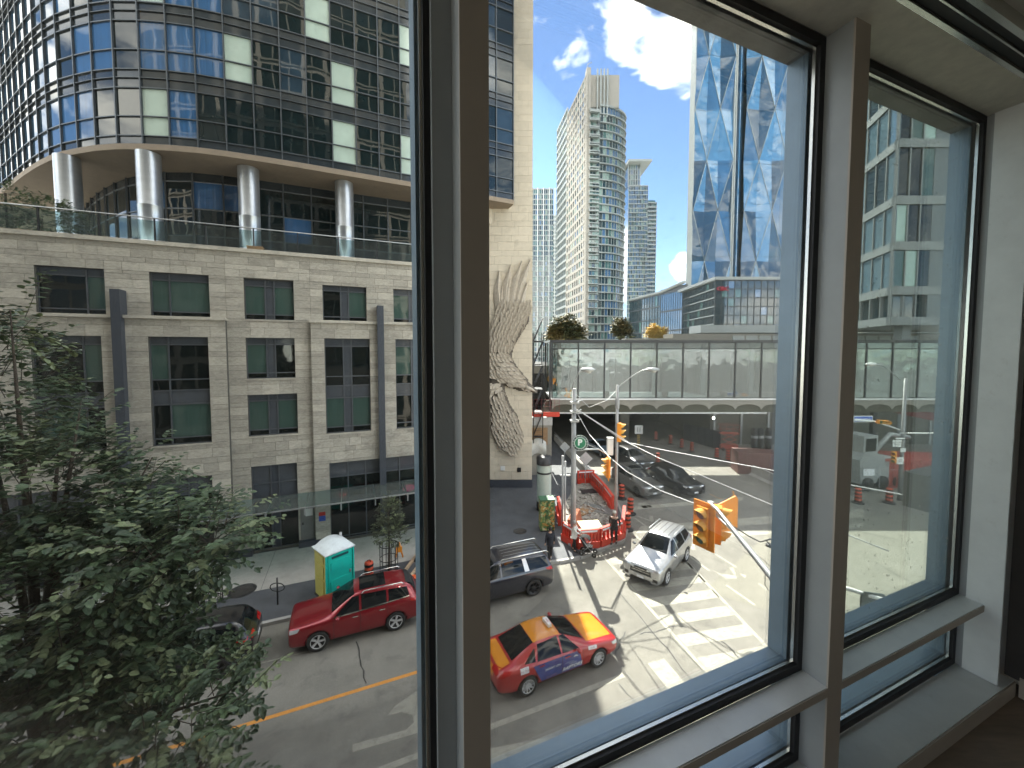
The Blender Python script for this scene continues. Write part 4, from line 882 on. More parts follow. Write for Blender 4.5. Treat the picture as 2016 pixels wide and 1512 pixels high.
P_SUV = dict(L=4.65, H=1.72, st=[  # x, zb, belt, top, w, wt, zside
    (2.34, .34, .88, .93, .76, .58, .90), (2.29, .25, .96, 1.02, .87, .70, .99), (2.05, .21, .96, 1.04, .90, .72, 1.00), (1.5, .20, 1.00, 1.10, .925, .74, 1.05), (1.0, .20, 1.04, 1.17, .93, .74, 1.11),
    (.90, .20, 1.05, 1.22, .93, .72, 1.16), (.18, .20, 1.07, 1.66, .93, .60, 1.58), (.0, .20, 1.08, 1.70, .93, .60, 1.62), (-.7, .20, 1.09, 1.72, .93, .60, 1.63), (-1.5, .20, 1.12, 1.69, .93, .59, 1.60), (-1.92, .21, 1.15, 1.64, .92, .57, 1.55),
    (-2.15, .24, 1.10, 1.22, .90, .66, 1.16), (-2.28, .32, .98, 1.05, .86, .66, 1.02), (-2.33, .45, .85, .90, .74, .6, .88)])
P_BOX = dict(L=4.95, H=1.78, st=[
    (2.50, .34, .95, 1.0, .80, .62, .98), (2.44, .26, 1.02, 1.09, .91, .72, 1.05), (2.2, .21, 1.03, 1.11, .95, .76, 1.07), (1.6, .20, 1.06, 1.16, .97, .78, 1.11), (1.22, .20, 1.08, 1.20, .97, .77, 1.15),
    (1.1, .20, 1.09, 1.26, .97, .75, 1.2), (.35, .20, 1.10, 1.70, .97, .66, 1.62), (.15, .20, 1.11, 1.75, .97, .67, 1.67), (-.7, .20, 1.12, 1.78, .97, .67, 1.70), (-1.7, .20, 1.13, 1.76, .97, .66, 1.68), (-2.2, .21, 1.14, 1.72, .96, .65, 1.64),
    (-2.36, .24, 1.13, 1.25, .94, .74, 1.2), (-2.45, .32, 1.0, 1.08, .90, .74, 1.04), (-2.5, .45, .9, .95, .8, .66, .93)])
P_SEDAN = dict(L=4.62, H=1.44, st=[
    (2.31, .32, .62, .66, .68, .5, .64), (2.25, .22, .71, .76, .82, .62, .73), (2.0, .18, .75, .83, .87, .68, .80), (1.4, .17, .82, .93, .89, .72, .89), (1.02, .17, .86, 1.0, .895, .72, .95),
    (.92, .17, .88, 1.04, .895, .70, .99), (.12, .17, .92, 1.38, .895, .54, 1.31), (-.1, .17, .93, 1.43, .895, .54, 1.35), (-.6, .17, .94, 1.44, .895, .54, 1.36), (-.95, .17, .95, 1.42, .895, .53, 1.34),
    (-1.72, .18, .96, 1.09, .89, .62, 1.05), (-1.85, .19, .96, 1.06, .88, .66, 1.03), (-2.15, .24, .94, 1.02, .84, .66, .99), (-2.27, .32, .86, .90, .77, .6, .88), (-2.31, .42, .72, .76, .66, .5, .74)])
def car_body(prof, wheels, wr):
    mb = MB(); rings = []
    for (x, zb, belt, top, w, wt, zs) in prof['st']:
        half = [(0, zb), (.78 * w, zb), (.955 * w, zb + .07), (w, zb + (belt - zb) * .5), (.99 * w, belt - .08), (.955 * w, belt), (wt + (.955 * w - wt) * .08, zs), (wt * .82, top - .02), (0, top)]
        ring = [(y, z) for y, z in half] + [(-y, z) for y, z in half[-2:0:-1]]
        rings.append([(x, y, z) for y, z in ring])
    n = len(rings[0]); V = [v for r in rings for v in r]; F = []
    for i in range(len(rings) - 1):
        for j in range(n): F.append((i * n + j, (i + 1) * n + j, (i + 1) * n + (j + 1) % n, i * n + (j + 1) % n))
    F.append(tuple(range(n))); F.append(tuple((len(rings) - 1) * n + j for j in range(n - 1, -1, -1)))
    mb.add(V, F, 0, True); me = mb.mesh('body', []); bm = bmesh.new(); bm.from_mesh(me); bmesh.ops.recalc_face_normals(bm, faces=bm.faces); bm.to_mesh(me); bm.free()
    o = bpy.data.objects.new('body', me); COL.objects.link(o); ss_ = o.modifiers.new('s', 'SUBSURF'); ss_.levels = 2; ss_.render_levels = 2
    cut = MB()
    for wx in wheels:
        for s in (-1, 1):
            T = Matrix.Translation((wx, s * .95, wr)) @ Matrix.Rotation(R(90), 4, 'X'); k = wr + .055
            cut.add(*cyl(k, .30, 24, T))
    cm = cut.mesh('cut', []); bm = bmesh.new(); bm.from_mesh(cm); bmesh.ops.recalc_face_normals(bm, faces=bm.faces); bm.to_mesh(cm); bm.free()
    c = bpy.data.objects.new('cut', cm); COL.objects.link(c)
    b = o.modifiers.new('b', 'BOOLEAN'); b.object = c; b.operation = 'DIFFERENCE'; b.solver = 'EXACT'
    dg = bpy.context.evaluated_depsgraph_get(); dg.update(); res = bpy.data.meshes.new_from_object(o.evaluated_get(dg))
    o2 = bpy.data.objects.new('x', me); 
    bpy.data.objects.remove(o); bpy.data.objects.remove(c)
    return res
def cyl(r, h, n, T):
    vs = [T @ Vector((r * math.cos(6.28318 * i / n), r * math.sin(6.28318 * i / n), z)) for z in (-h, h) for i in range(n)]
    return vs, [tuple(range(n - 1, -1, -1)), tuple(range(n, 2 * n))] + [(i, (i + 1) % n, n + (i + 1) % n, n + i) for i in range(n)]
BODIES = {}
def get_body(kind, prof, wheels, wr):
    if kind not in BODIES:
        me = car_body(prof, wheels, wr); bm = bmesh.new(); bm.from_mesh(me); bv = BVHTree.FromBMesh(bm); bm.free(); BODIES[kind] = (me, bv)
    return BODIES[kind]
def patch(bv, corners, dirv, nu=8, nv=4, off=.006, thick=.0, mi=0, mb=None):
    """conforming panel: corners a,b,c,d around, projected along dirv on to the body"""
    mb = mb or MB(); d = Vector(dirv).normalized(); a, b, c, e = [Vector(q) for q in corners]; vs = []; bad = []
    for j in range(nv + 1):
        for i in range(nu + 1):
            u, v = i / nu, j / nv; p = a.lerp(b, u).lerp(e.lerp(c, u), v); h = bv.ray_cast(p - d * 3, d)
            ok_ = h[0] is not None and h[1].dot(d) < -.12; bad.append(not ok_)
            q = (h[0] + h[1] * off) if ok_ else p; vs.append(q)
    k = (nu + 1); fs = [(j * k + i, j * k + i + 1, (j + 1) * k + i + 1, (j + 1) * k + i) for j in range(nv) for i in range(nu)]
    fs = [f for f in fs if not any(bad[q] for q in f)]; use = sorted({q for f in fs for q in f}); rm_ = {q: n for n, q in enumerate(use)}; vs = [vs[q] for q in use]; fs = [tuple(rm_[q] for q in f) for f in fs]
    return mb.add(vs, fs, mi, True)
def side(pts, s): return [(x, s * 1.5, z) for x, z in pts], (0, -s, 0)
WH = {}
def wheel_proto(wr, rimmat, spokes):
    key = (wr, rimmat.name, spokes)
    if key in WH: return WH[key]
    rr = wr * .68; ty = MB(); Tm = Matrix.Rotation(R(90), 4, 'X')
    ty.lathe([(rr, -.10), (wr * .93, -.115), (wr, -.09), (wr, .09), (wr * .93, .115), (rr, .10), (rr * .97, .05)], 28, T=Tm)
    rm = MB(); rm.lathe([(rr * 1.01, .098), (rr * .93, .085), (rr * .9, .02), (0, .015)], 28, T=Tm, mi=1); rm.lathe([(rr * 1.03, .10), (rr * .95, .108), (rr * .93, .085)], 28, T=Tm); rm.lathe([(0, .085), (rr * .2, .08), (rr * .22, .02)], 14, T=Tm)
    for i in range(spokes):
        a = 2 * math.pi * i / spokes; 
        T = Tm @ Matrix.Rotation(a, 4, 'Z'); w0, w1 = (.045, .03) if spokes > 6 else (.05, .075)
        rm.add([T @ Vector(v) for v in ((rr * .1, -w0 / 2, .03), (rr * .1, w0 / 2, .03), (rr * .95, w1 / 2 + .02, .03), (rr * .95, -w1 / 2 + .02, .03), (rr * .1, -w0 / 2, .085), (rr * .1, w0 / 2, .085), (rr * .95, w1 / 2 + .02, .095), (rr * .95, -w1 / 2 + .02, .095))], [(4, 7, 6, 5), (0, 4, 5, 1), (1, 5, 6, 2), (2, 6, 7, 3), (3, 7, 4, 0)])
    # y+ is outwards after rotation: Rx(90) maps z -> -y ; flip
    WH[key] = (ty.mesh('tyre', [m_tyre]), rm.mesh('rim', [rimmat, m_black])); return WH[key]
def car(name, label, cat, kind, pm, loc, heading, group, rimmat=None, spokes=5, opts=()):
    prof = {'suv': P_SUV, 'box': P_BOX, 'sedan': P_SEDAN}[kind]; wr = {'suv': .36, 'box': .37, 'sedan': .315}[kind]
    wx = {'suv': (1.38, -1.32), 'box': (1.52, -1.45), 'sedan': (1.42, -1.28)}[kind]
    me, bv = get_body(kind, prof, wx, wr)
    t = thing(name, label, cat, (loc[0], loc[1], loc[2] if len(loc) > 2 else 0.0), heading, group)
    body = me.copy(); body.materials.clear(); body.materials.append(pm); body.materials.append(pm); part('body', body, None, t)
    boxpart('underbody', -1.9, 1.9, -.62, .62, .19, .5, m_trim, t)
    belt = lambda x: next(b[2] + (a[2] - b[2]) * (x - b[0]) / (a[0] - b[0]) for a, b in zip(prof['st'][:-1], prof['st'][1:]) if b[0] <= x <= a[0])
    H = prof['H']
    if kind == 'sedan': g = [((.62, .92), (.0, .92 + .02), (.0, 1.33), (.20, 1.30)), ((-.07, .95), (-.93, .97), (-.82, 1.32), (-.07, 1.35)), ((-1.0, .98), (-1.38, 1.0), (-1.12, 1.16), (-.94, 1.26))]
    elif kind == 'suv': g = [((.80, 1.10), (-.02, 1.11), (-.02, 1.57), (.22, 1.54)), ((-.10, 1.11), (-1.0, 1.13), (-1.0, 1.56), (-.10, 1.58)), ((-1.08, 1.14), (-1.85, 1.25), (-1.78, 1.50), (-1.08, 1.55))]
    else: g = [((1.0, 1.14), (.1, 1.15), (.1, 1.62), (.42, 1.58)), ((.02, 1.15), (-1.0, 1.17), (-1.0, 1.64), (.02, 1.64)), ((-1.25, 1.18), (-2.2, 1.19), (-2.12, 1.57), (-1.15, 1.62))]
    for s in (-1, 1):
        for q in g:
            p, d = side([q[0], q[1], q[2], q[3]], s); part('side_window', patch(bv, p, d, 10, 5), m_cglass_d, t)
        if 'chrome' in opts:
            x0, z0 = g[0][0]; x1, z1 = g[-1][1]; p, d = side([(x0 + .05, z0 - .05), (x1, z1 - .05), (x1, z1 - .015), (x0 + .05, z0 - .015)], s); part('window_trim', patch(bv, p, d, 20, 1, .009), m_chrome, t)
        if 'chromebar' in opts: p, d = side([(-1.02, 1.17), (-1.24, 1.17), (-1.13, 1.64), (-.95, 1.64)], s); part('pillar_trim', patch(bv, p, d, 3, 6, .010), M('silver_pillar', (.6, .58, .56), .3, metal=.6), t)
        # seams, sill, arches, handles
        sm = MB()
        xd = {'suv': (.85, -.06, -1.03), 'box': (1.0, .06, -1.12), 'sedan': (.78, -.04, -1.0)}[kind]
        for x in xd: p, d = side([(x - .007, .32), (x + .007, .32), (x + .007, belt(x) + .0), (x - .007, belt(x) + .0)], s); patch(bv, p, d, 1, 8, .004, mb=sm)
        part('door_seam', sm, m_trim, t)
        lw = .30 if kind != 'sedan' else .24
        p, d = side([(.95, .20), (-.9, .20), (-.9, lw), (.95, lw)], s); part('sill_cladding', patch(bv, p, d, 12, 1, .008), m_trim if kind != 'sedan' else pm, t)
        if kind != 'sedan':
            for x in wx:
                am = MB()
                for k in range(12):
                    a0, a1 = math.pi * k / 12, math.pi * (k + 1) / 12; r0, r1 = wr + .05, wr + .10
                    p = [(x + r0 * math.cos(a0), s * 1.5, wr + r0 * math.sin(a0)), (x + r1 * math.cos(a0), s * 1.5, wr + r1 * math.sin(a0)), (x + r1 * math.cos(a1), s * 1.5, wr + r1 * math.sin(a1)), (x + r0 * math.cos(a1), s * 1.5, wr + r0 * math.sin(a1))]
                    patch(bv, p, (0, -s, 0), 1, 1, .008, mb=am)
                part('arch_trim', am, m_trim if 'paintarch' not in opts else pm, t)
        for x in (xd[1] + .18, xd[2] + .2):
            zz = belt(x) - .12; p, d = side([(x - .1, zz), (x + .1, zz), (x + .1, zz + .035), (x - .1, zz + .035)], s); part('door_handle', patch(bv, p, d, 2, 1, .03), m_chrome if 'chrome' in opts else pm, t)
        # mirror
        mx_ = g[0][0][0] - .08; mz = belt(mx_) + .05; wy = prof['st'][6][4]
        mr_ = MB(); Tm = Matrix.Translation((mx_, s * (wy + .09), mz)) @ Matrix.Diagonal((.07, .10, .06, 1)); mr_.lathe([(0, -1), (.6, -.85), (.95, -.35), (1, .2), (.75, .8), (0, 1)], 12, T=Tm); part('wing_mirror', mr_, pm, t)
        # lamps
        fx = prof['st'][2][0]; nz_ = prof['st'][1][2]
        hl = MB(); patch(bv, [(3, s * .48, nz_ - .14), (3, s * .80, nz_ - .10), (3, s * .80, nz_ + .0), (3, s * .46, nz_ - .04)], (-1, -s * .25, 0), 6, 3, .008, mb=hl); part('headlight', hl, m_head, t)
        hw = MB(); patch(bv, [(2.02, s * 1.5, nz_ - .10), (2.27, s * 1.5, nz_ - .14), (2.27, s * 1.5, nz_ - .02), (1.95, s * 1.5, nz_ + .0)], (0, -s, 0), 5, 3, .008, mb=hw); part('headlight', hw, m_head, t)
        xr = prof['st'][-2][0]; tw_ = MB(); patch(bv, [(xr + .38, s * 1.5, prof['st'][-3][2] - .06), (xr + .04, s * 1.5, prof['st'][-3][2] - .12), (xr + .04, s * 1.5, prof['st'][-3][2] + .03), (xr + .42, s * 1.5, prof['st'][-3][2] + .02)], (0, -s, 0), 5, 3, .008, mb=tw_); part('tail_light', tw_, m_tail, t)
        fl_ = MB(); patch(bv, [(3, s * .56, .42), (3, s * .78, .42), (3, s * .78, .56), (3, s * .58, .56)], (-1, 0, 0), 4, 2, .008, mb=fl_); part('fog_lamp', fl_, m_trim, t)
        rz = prof['st'][-3][2]; tl = MB(); patch(bv, [(-3, s * .45, rz - .12), (-3, s * .84, rz - .10), (-3, s * .84, rz + .06), (-3, s * .45, rz + .02)], (1, -s * .2, 0), 6, 3, .008, mb=tl); part('tail_light', tl, m_tail, t)
        if 'rails' in opts:
            x0, x1 = prof['st'][7][0] - .1, prof['st'][-4][0] - .1 if kind == 'box' else prof['st'][9][0] - .2
            part('roof_rail', MB().tube([(x0, s * .62, H - .12), (x0 - .12, s * .62, H - .03), (x1 + .12, s * .62, H - .02), (x1, s * .62, H - .12)], .022, 6), m_chrome if 'chrome' in opts or 'chromebar' in opts else m_galv, t)
    # screens
    if kind == 'sedan': ws = [(.90, -.62, 1.0), (.90, .62, 1.0), (.10, .47, 1.38), (.10, -.47, 1.38)]; rwn = [(-1.72, .56, 1.08), (-1.72, -.56, 1.08), (-.98, -.47, 1.42), (-.98, .47, 1.42)]
    elif kind == 'suv': ws = [(.92, -.66, 1.2), (.92, .66, 1.2), (.16, .54, 1.66), (.16, -.54, 1.66)]; rwn = [(-2.13, .60, 1.24), (-2.13, -.60, 1.24), (-1.95, -.52, 1.6), (-1.95, .52, 1.6)]
    else: ws = [(1.12, -.70, 1.24), (1.12, .70, 1.24), (.34, .60, 1.70), (.34, -.60, 1.70)]; rwn = [(-2.36, .66, 1.26), (-2.36, -.66, 1.26), (-2.22, -.60, 1.68), (-2.22, .60, 1.68)]
    part('windscreen', patch(bv, ws, (-.45, 0, -.9), 12, 8, .007), m_cglass_d, t)
    part('rear_window', patch(bv, rwn, (.5, 0, -.6) if kind == 'sedan' else (1, 0, -.25), 12, 6, .007), m_cglass_d, t)
    wi = MB()
    for yy in (-.35, .15): patch(bv, [(ws[0][0] - .02, yy, ws[0][2]), (ws[0][0] + .01, yy, ws[0][2]), (ws[0][0] - .12, yy + .45, ws[0][2]), (ws[0][0] - .15, yy + .45, ws[0][2])], (-.45, 0, -.9), 1, 6, .02, mb=wi)
    part('wiper', wi, m_black, t)
    nz_ = prof['st'][1][2]
    part('grille', patch(bv, [(3, -.5, nz_ - .36), (3, .5, nz_ - .36), (3, .46, nz_ - .06), (3, -.46, nz_ - .06)], (-1, 0, 0), 8, 3, .006), m_trim, t)
    if kind != 'sedan':
        for zz in (nz_ - .24, nz_ - .15): part('grille_bar', patch(bv, [(3, -.40, zz), (3, .40, zz), (3, .40, zz + .02), (3, -.40, zz + .02)], (-1, 0, 0), 8, 1, .014), m_chrome, t)
    part('lower_grille', patch(bv, [(3, -.5, .30), (3, .5, .30), (3, .45, .42), (3, -.45, .42)], (-1, 0, 0), 8, 2, .006), m_trim, t)
    part('front_plate', patch(bv, [(3, -.16, .42), (3, .16, .42), (3, .16, .54), (3, -.16, .54)], (-1, 0, 0), 2, 1, .02), m_plate, t)
    part('rear_plate', patch(bv, [(-3, -.16, .72), (-3, .16, .72), (-3, .16, .84), (-3, -.16, .84)], (1, 0, 0), 2, 1, .012), m_plate, t)
    part('rear_bumper', patch(bv, [(-3, -.7, .34), (-3, .7, .34), (-3, .72, .5), (-3, -.72, .5)], (1, 0, 0), 10, 2, .012), m_trim, t)
    tymesh, rmesh = wheel_proto(wr, rimmat or m_rim, spokes)
    track = prof['st'][6][4] - .12
    for x in wx:
        for s in (-1, 1):
            w = part('wheel', MB().lathe([(.0, -.05), (.1, -.05), (.1, .0), (0, .0)], 10, T=Matrix.Rotation(R(90), 4, 'X')), m_dark, t, loc=(x, s * track, wr), rot=(0, 0, 0 if s < 0 else math.pi))
            part('tyre', tymesh, None, w); part('rim', rmesh, None, w)
    return t, bv, prof
def between(p, q): return ((p.x + q.x) / 2, (p.y + q.y) / 2)
def head_of(a, b): d = b - a; return math.atan2(d.y, d.x)
# vehicles placed from where their wheels touch the road
def place(front, rear, kind, near):       # ground points of the near-side wheels; near = +1 left side, -1 right side
    h = head_of(rear, front); wx = {'suv': (1.38, -1.32), 'box': (1.52, -1.45), 'sedan': (1.42, -1.28)}[kind]; tr = {'suv': .81, 'box': .85, 'sedan': .775}[kind] + .08
    c = (front + rear) / 2; f = Vector((math.cos(h), math.sin(h), 0)); l = Vector((-f.y, f.x, 0)); c = c - f * ((wx[0] + wx[1]) / 2) - l * near * tr; return (c.x, c.y), h
gs, gm = 'cars standing along the street by the stone building', 'cars waiting under the footbridge'
p_red = paint('deep_red_paint', (0.26, 0.006, 0.014), .45, .28)
loc, h = place(G(628, 1282), G(778, 1241.5), 'suv', 1)
car('parked_suv', 'dark red SUV with sunroof and silver roof rails beside the portable toilet', 'car', 'suv', p_red, loc, h, gs, opts=('rails', 'chrome', 'paintarch'))
red_suv = bpy.data.objects['parked_suv']; bv = BODIES['suv'][1]
part('sunroof', patch(bv, [(-.05, -.46, 2), (-.05, .46, 2), (-1.0, .46, 2), (-1.0, -.46, 2)], (0, 0, -1), 8, 8, .008), m_cglass_d, red_suv)
part('roof_spoiler', patch(bv, [(-1.75, -.5, 2), (-1.75, .5, 2), (-2.0, .48, 2), (-2.0, -.48, 2)], (0, 0, -1), 8, 4, .03), m_trim, red_suv)
hR = math.pi + AS
q = PN(507, 1245, 15.9); q = W(q.dot(SU) - 2.3, 15.95, 0); car('parked_suv', 'black hatchback half hidden by the leafy tree, behind the dark red SUV', 'car', 'suv', paint('black_car_paint', (0.012, 0.012, 0.014)), (q.x, q.y), hR, gs, rimmat=m_rimd)
t_, bvb, _ = car('parked_van', 'dark grey minivan with silver roof rails and silver pillar, cut off by the window post', 'minivan', 'box', paint('graphite_paint', (0.045, 0.045, 0.055), .5), *place(G(1051.5, 1173) - SU * 2.97, G(1051.5, 1173), 'box', 1), gs, rimmat=m_rimd, spokes=7, opts=('rails', 'chromebar'))
for y in (-.36, -.12, .12, .36): part('roof_rib', patch(bvb, [(-.2, y - .012, 3), (-.2, y + .012, 3), (-2.0, y + .012, 3), (-2.0, y - .012, 3)], (0, 0, -1), 1, 12, .012), m_galv, t_)
# taxi
p_tr, p_ty = paint('taxi_red', (0.42, 0.015, 0.015), .1), paint('taxi_orange', (0.72, 0.26, 0.01), .05)
loc, h = place(G(1179.8, 1312.5), G(1038.6, 1370.7), 'sedan', -1)
tx, bvt, pt = car('taxi', 'red and orange taxi sedan with blue lettered doors driving right', 'taxi', 'sedan', p_tr, loc, h, None, spokes=10)
part('roof_panel', patch(bvt, [(.06, -.50, 2), (.06, .50, 2), (-.93, .49, 2), (-.93, -.49, 2)], (0, 0, -1), 12, 12, .005), p_ty, tx)
part('bonnet', patch(bvt, [(2.1, -.60, 2), (2.1, .60, 2), (.98, .72, 2), (.98, -.72, 2)], (0, 0, -1), 14, 12, .005), p_ty, tx)
part('boot_lid', patch(bvt, [(-1.80, -.60, 2), (-1.80, .60, 2), (-2.16, .62, 2), (-2.16, -.62, 2)], (0, 0, -1), 12, 6, .005), p_ty, tx)
part('boot_face', patch(bvt, [(-3, -.42, .66), (-3, .42, .66), (-3, .46, .92), (-3, -.46, .92)], (1, 0, 0), 10, 4, .006), p_ty, tx)
m_wrap = M('blue_door_wrap', (0.05, 0.07, 0.26), .35, var=.35, scale=2.5, coat=.7, dirt=((.12, .05, .2), 1.5, .5, .6)); m_lett = M('white_lettering', (.8, .8, .8), .5, var=.0)
for s in (-1, 1):
    p, d = side([(.74, .30), (-.03, .30), (-.03, .88), (.62, .86)], s); part('front_door_wrap', patch(bvt, p, d, 8, 8, .006), m_wrap, tx)
    p, d = side([(-.05, .30), (-.80, .30), (-1.1, .89), (-.05, .88)], s); part('rear_door_wrap', patch(bvt, p, d, 8, 8, .006), m_wrap, tx)
    p, d = side([(-1.26, .78), (-1.55, .78), (-1.55, .95), (-1.26, .95)], s); part('fare_sticker', patch(bvt, p, d, 3, 2, .008), m_plate, tx)
    p, d = side([(.98, .76), (1.32, .72), (1.32, .82), (.98, .86)], s); part('phone_sticker', patch(bvt, p, d, 3, 2, .008), m_plate, tx)
def wrap_text(bv, txt, size, cx, cz, parent, m, shear=.0, bold=0.0, name='lettering'):   # near (right) side of a car
    me = text_mesh(txt, size, m, 0.0, bold, shear=shear)
    for v in me.vertices:
        x, z = cx + v.co.x, cz + v.co.y; h = bv.ray_cast(Vector((x, -3, z)), Vector((0, 1, 0))); v.co = Vector((x, (h[0].y if h[0] else -.9) - .012, z))
    return part(name, me, None, parent)
wrap_text(bvt, 'RAPTORS', .175, .33, .43, tx, m_lett, .25, .006); wrap_text(bvt, 'TORONTO', .06, .34, .56, tx, m_lett, .2); wrap_text(bvt, 'JACKPOT CITY', .085, -.40, .66, tx, m_lett, 0, .002); wrap_text(bvt, 'JACKPOT CITY', .05, .20, .62, tx, m_lett); wrap_text(bvt, 'FLAT RATES', .07, -.45, .38, tx, M('pink_print', (.6, .25, .35), .5), .1); wrap_text(bvt, 'TAXI', .08, 1.14, .79, tx, p_tr); wrap_text(bvt, '416 TAXI', .07, -1.4, .86, tx, p_tr)
mb = MB()
for k in range(5):
    a0 = R(20 + k * 30); 
    for r0, r1 in ((.03, .085),): mb.add([(.46 + r0 * math.cos(a0), 0, .71 + r0 * math.sin(a0)), (.46 + r1 * math.cos(a0), 0, .71 + r1 * math.sin(a0)), (.46 + r1 * math.cos(a0 + .32), 0, .71 + r1 * math.sin(a0 + .32)), (.46 + r0 * math.cos(a0 + .32), 0, .71 + r0 * math.sin(a0 + .32))], [(0, 1, 2, 3)])
for i, v in enumerate(mb.v):
    hh = bvt.ray_cast(Vector((v[0], -3, v[2])), Vector((0, 1, 0))); mb.v[i] = (v[0], hh[0].y - .012, v[2])
part('ball_emblem', mb, m_lett, tx)
rl_ = MB().prism([(-.06, -.2), (.06, -.2), (.08, .2), (-.08, .2)], 0, .11, T=Matrix.Translation((-.12, 0, 1.435))); part('roof_light', rl_, m_white, tx)
me_ = text_mesh('TAXI', .09, M('red_print', (.5, .02, .02), .5), .001); part('roof_lettering', me_, None, tx, loc=(-.12, 0, 1.548), rot=(0, 0, R(90)))
# moving silver SUV on the crossing
t_, bvs, _ = car('moving_suv', 'silver SUV turning across the white crossing bars in full sun', 'car', 'suv', paint('silver_paint', (0.42, 0.42, 0.42), .6, .3), *place(G(1315, 1150), G(1351, 1106), 'suv', 1), None, opts=('rails',))
for y in (-.4, -.13, .13, .4): part('roof_rib', patch(bvs, [(.0, y - .012, 3), (.0, y + .012, 3), (-1.7, y + .012, 3), (-1.7, y - .012, 3)], (0, 0, -1), 1, 12, .01), m_trim, t_)
HS = R(-90 + 16.5)
def atnose(px, py, kind): p = G(px, py); return (p.x - 2.2 * math.cos(HS), p.y - 2.2 * math.sin(HS))
t_, bvg, _ = car('waiting_suv', 'grey SUV first in its lane beside the striped traffic drums', 'car', 'suv', paint('warm_grey_paint', (0.2, 0.195, 0.185), .6), atnose(1287, 983, 'suv'), HS, gm, rimmat=m_rimd, opts=('rails',))
part('sunroof', patch(bvg, [(.05, -.45, 3), (.05, .45, 3), (-.6, .45, 3), (-.6, -.45, 3)], (0, 0, -1), 6, 6, .008), m_cglass_d, t_)
car('waiting_suv', 'black SUV first in the right lane, next to the grey SUV', 'car', 'suv', paint('blue_black_paint', (0.008, 0.009, 0.014), .3, .2), atnose(1368, 981, 'suv'), HS, gm, rimmat=m_rimd)
car('waiting_suv', 'charcoal SUV with bright sunlit roof waiting second behind the grey SUV', 'car', 'suv', paint('charcoal_paint', (0.03, 0.03, 0.032), .4), atnose(1272, 931, 'suv'), HS, gm, rimmat=m_rimd)
car('waiting_car', 'pale blue car deep in the dark underpass behind the orange signal', 'car', 'sedan', paint('pale_blue_paint', (0.25, 0.32, 0.38), .5), atnose(1205, 903, 'sedan'), HS, gm)
# ================================================================ street furniture and works
m_or = M('signal_orange', (0.85, 0.30, 0.02), 0.42, var=.05); m_orl = M('safety_orange', (0.56, 0.075, 0.03), 0.5, var=.08, scale=8); m_redp = M('barrier_red', (0.60, 0.055, 0.03), 0.5, var=.12, scale=6)
m_visor = M('visor_yellow', (0.75, 0.38, 0.06), .45); m_pole = M('weathered_pole', (0.34, 0.34, 0.34), 0.6, metal=.3, var=.12, scale=5, stretch=(1, 1, .3))
m_lens = [M('lens_red', (.12, .01, .01), .2), M('lens_amber', (.15, .08, .01), .2), M('lens_green', (.01, .1, .05), .2)]
m_wire = M('overhead_wire', (0.5, 0.5, 0.5), .5, metal=.3)
# ---- traffic drums and cones
def drum(x, y, label, n=4, z=0.0, first=[]):
    if first: t = copy_tree(first[0])
    else:
        t = thing('traffic_drum', label, 'traffic drum'); first.append(t)
        part('rubber_base', MB().lathe([(0, 0), (.36, 0), (.36, .05), (.2, .09), (0, .09)], 16), m_black, t); part('drum_body', MB().lathe([(.2, .08), (.19, 1.02), (.15, 1.06), (.0, 1.06)], 16), m_orl, t)
        for k in range(4): part('black_band', MB().lathe([(.206 - k * .002, .10 + k * .255), (.205 - k * .002, .215 + k * .255)], 16), m_black, t)
        part('handle', MB().tube([(-.08, 0, 1.05), (-.06, 0, 1.13), (.06, 0, 1.13), (.08, 0, 1.05)], .02, 6), m_black, t)
    t.location = (x, y, z); t['label'] = label; t['group'] = 'orange and black traffic drums'; return t
DR = [(1241, 1012, 1.0, 'traffic drum nearest the grey waiting SUV, in front of its bumper'), (1224, 982, 1, 'traffic drum on the black rubber base beside the left signal pole'), (1235, 1043, 1, 'traffic drum at the corner of the red barrier pen, nearest the crossing'), (1295, 913, 1, 'traffic drum between the charcoal and black waiting cars'),
      (1291, 867, 1, 'small traffic drum deepest in the dark underpass'), (1320, 875, 1, 'traffic drum second along the dark side lane of the underpass'), (1342, 883, 1, 'traffic drum third along the side lane of the underpass'), (1362, 890, 1, 'traffic drum beside the black tarpaulin in the underpass'),
      (1411, 903, 1, 'traffic drum just beyond the bright sunlit strip on the road'), (1433, 908, 1, 'traffic drum with a white top at the end of the sunlit strip'), (1475, 922, 1, 'traffic drum behind the low concrete barrier, beside the brown hoarding'), (1689, 990, 1, 'traffic drum at the post edge of the narrow right window')]
for px, py, q, lab in DR: p = G(px, py); drum(p.x, p.y, lab)
p = G(1241, 1012); 
p = G(826, 1100, PV); drum(p.x, p.y, 'traffic drum standing on the pavement near the slim street tree', z=PV)
p = G(727, 1150, PV); drum(p.x, p.y, 'traffic drum behind the roof of the dark red SUV', z=PV)
p = G(1750, 990); drum(p.x, p.y, 'traffic drum in front of the red container')
p = G(1808, 1000); drum(p.x, p.y, 'traffic drum right of the blue notice on the red container')
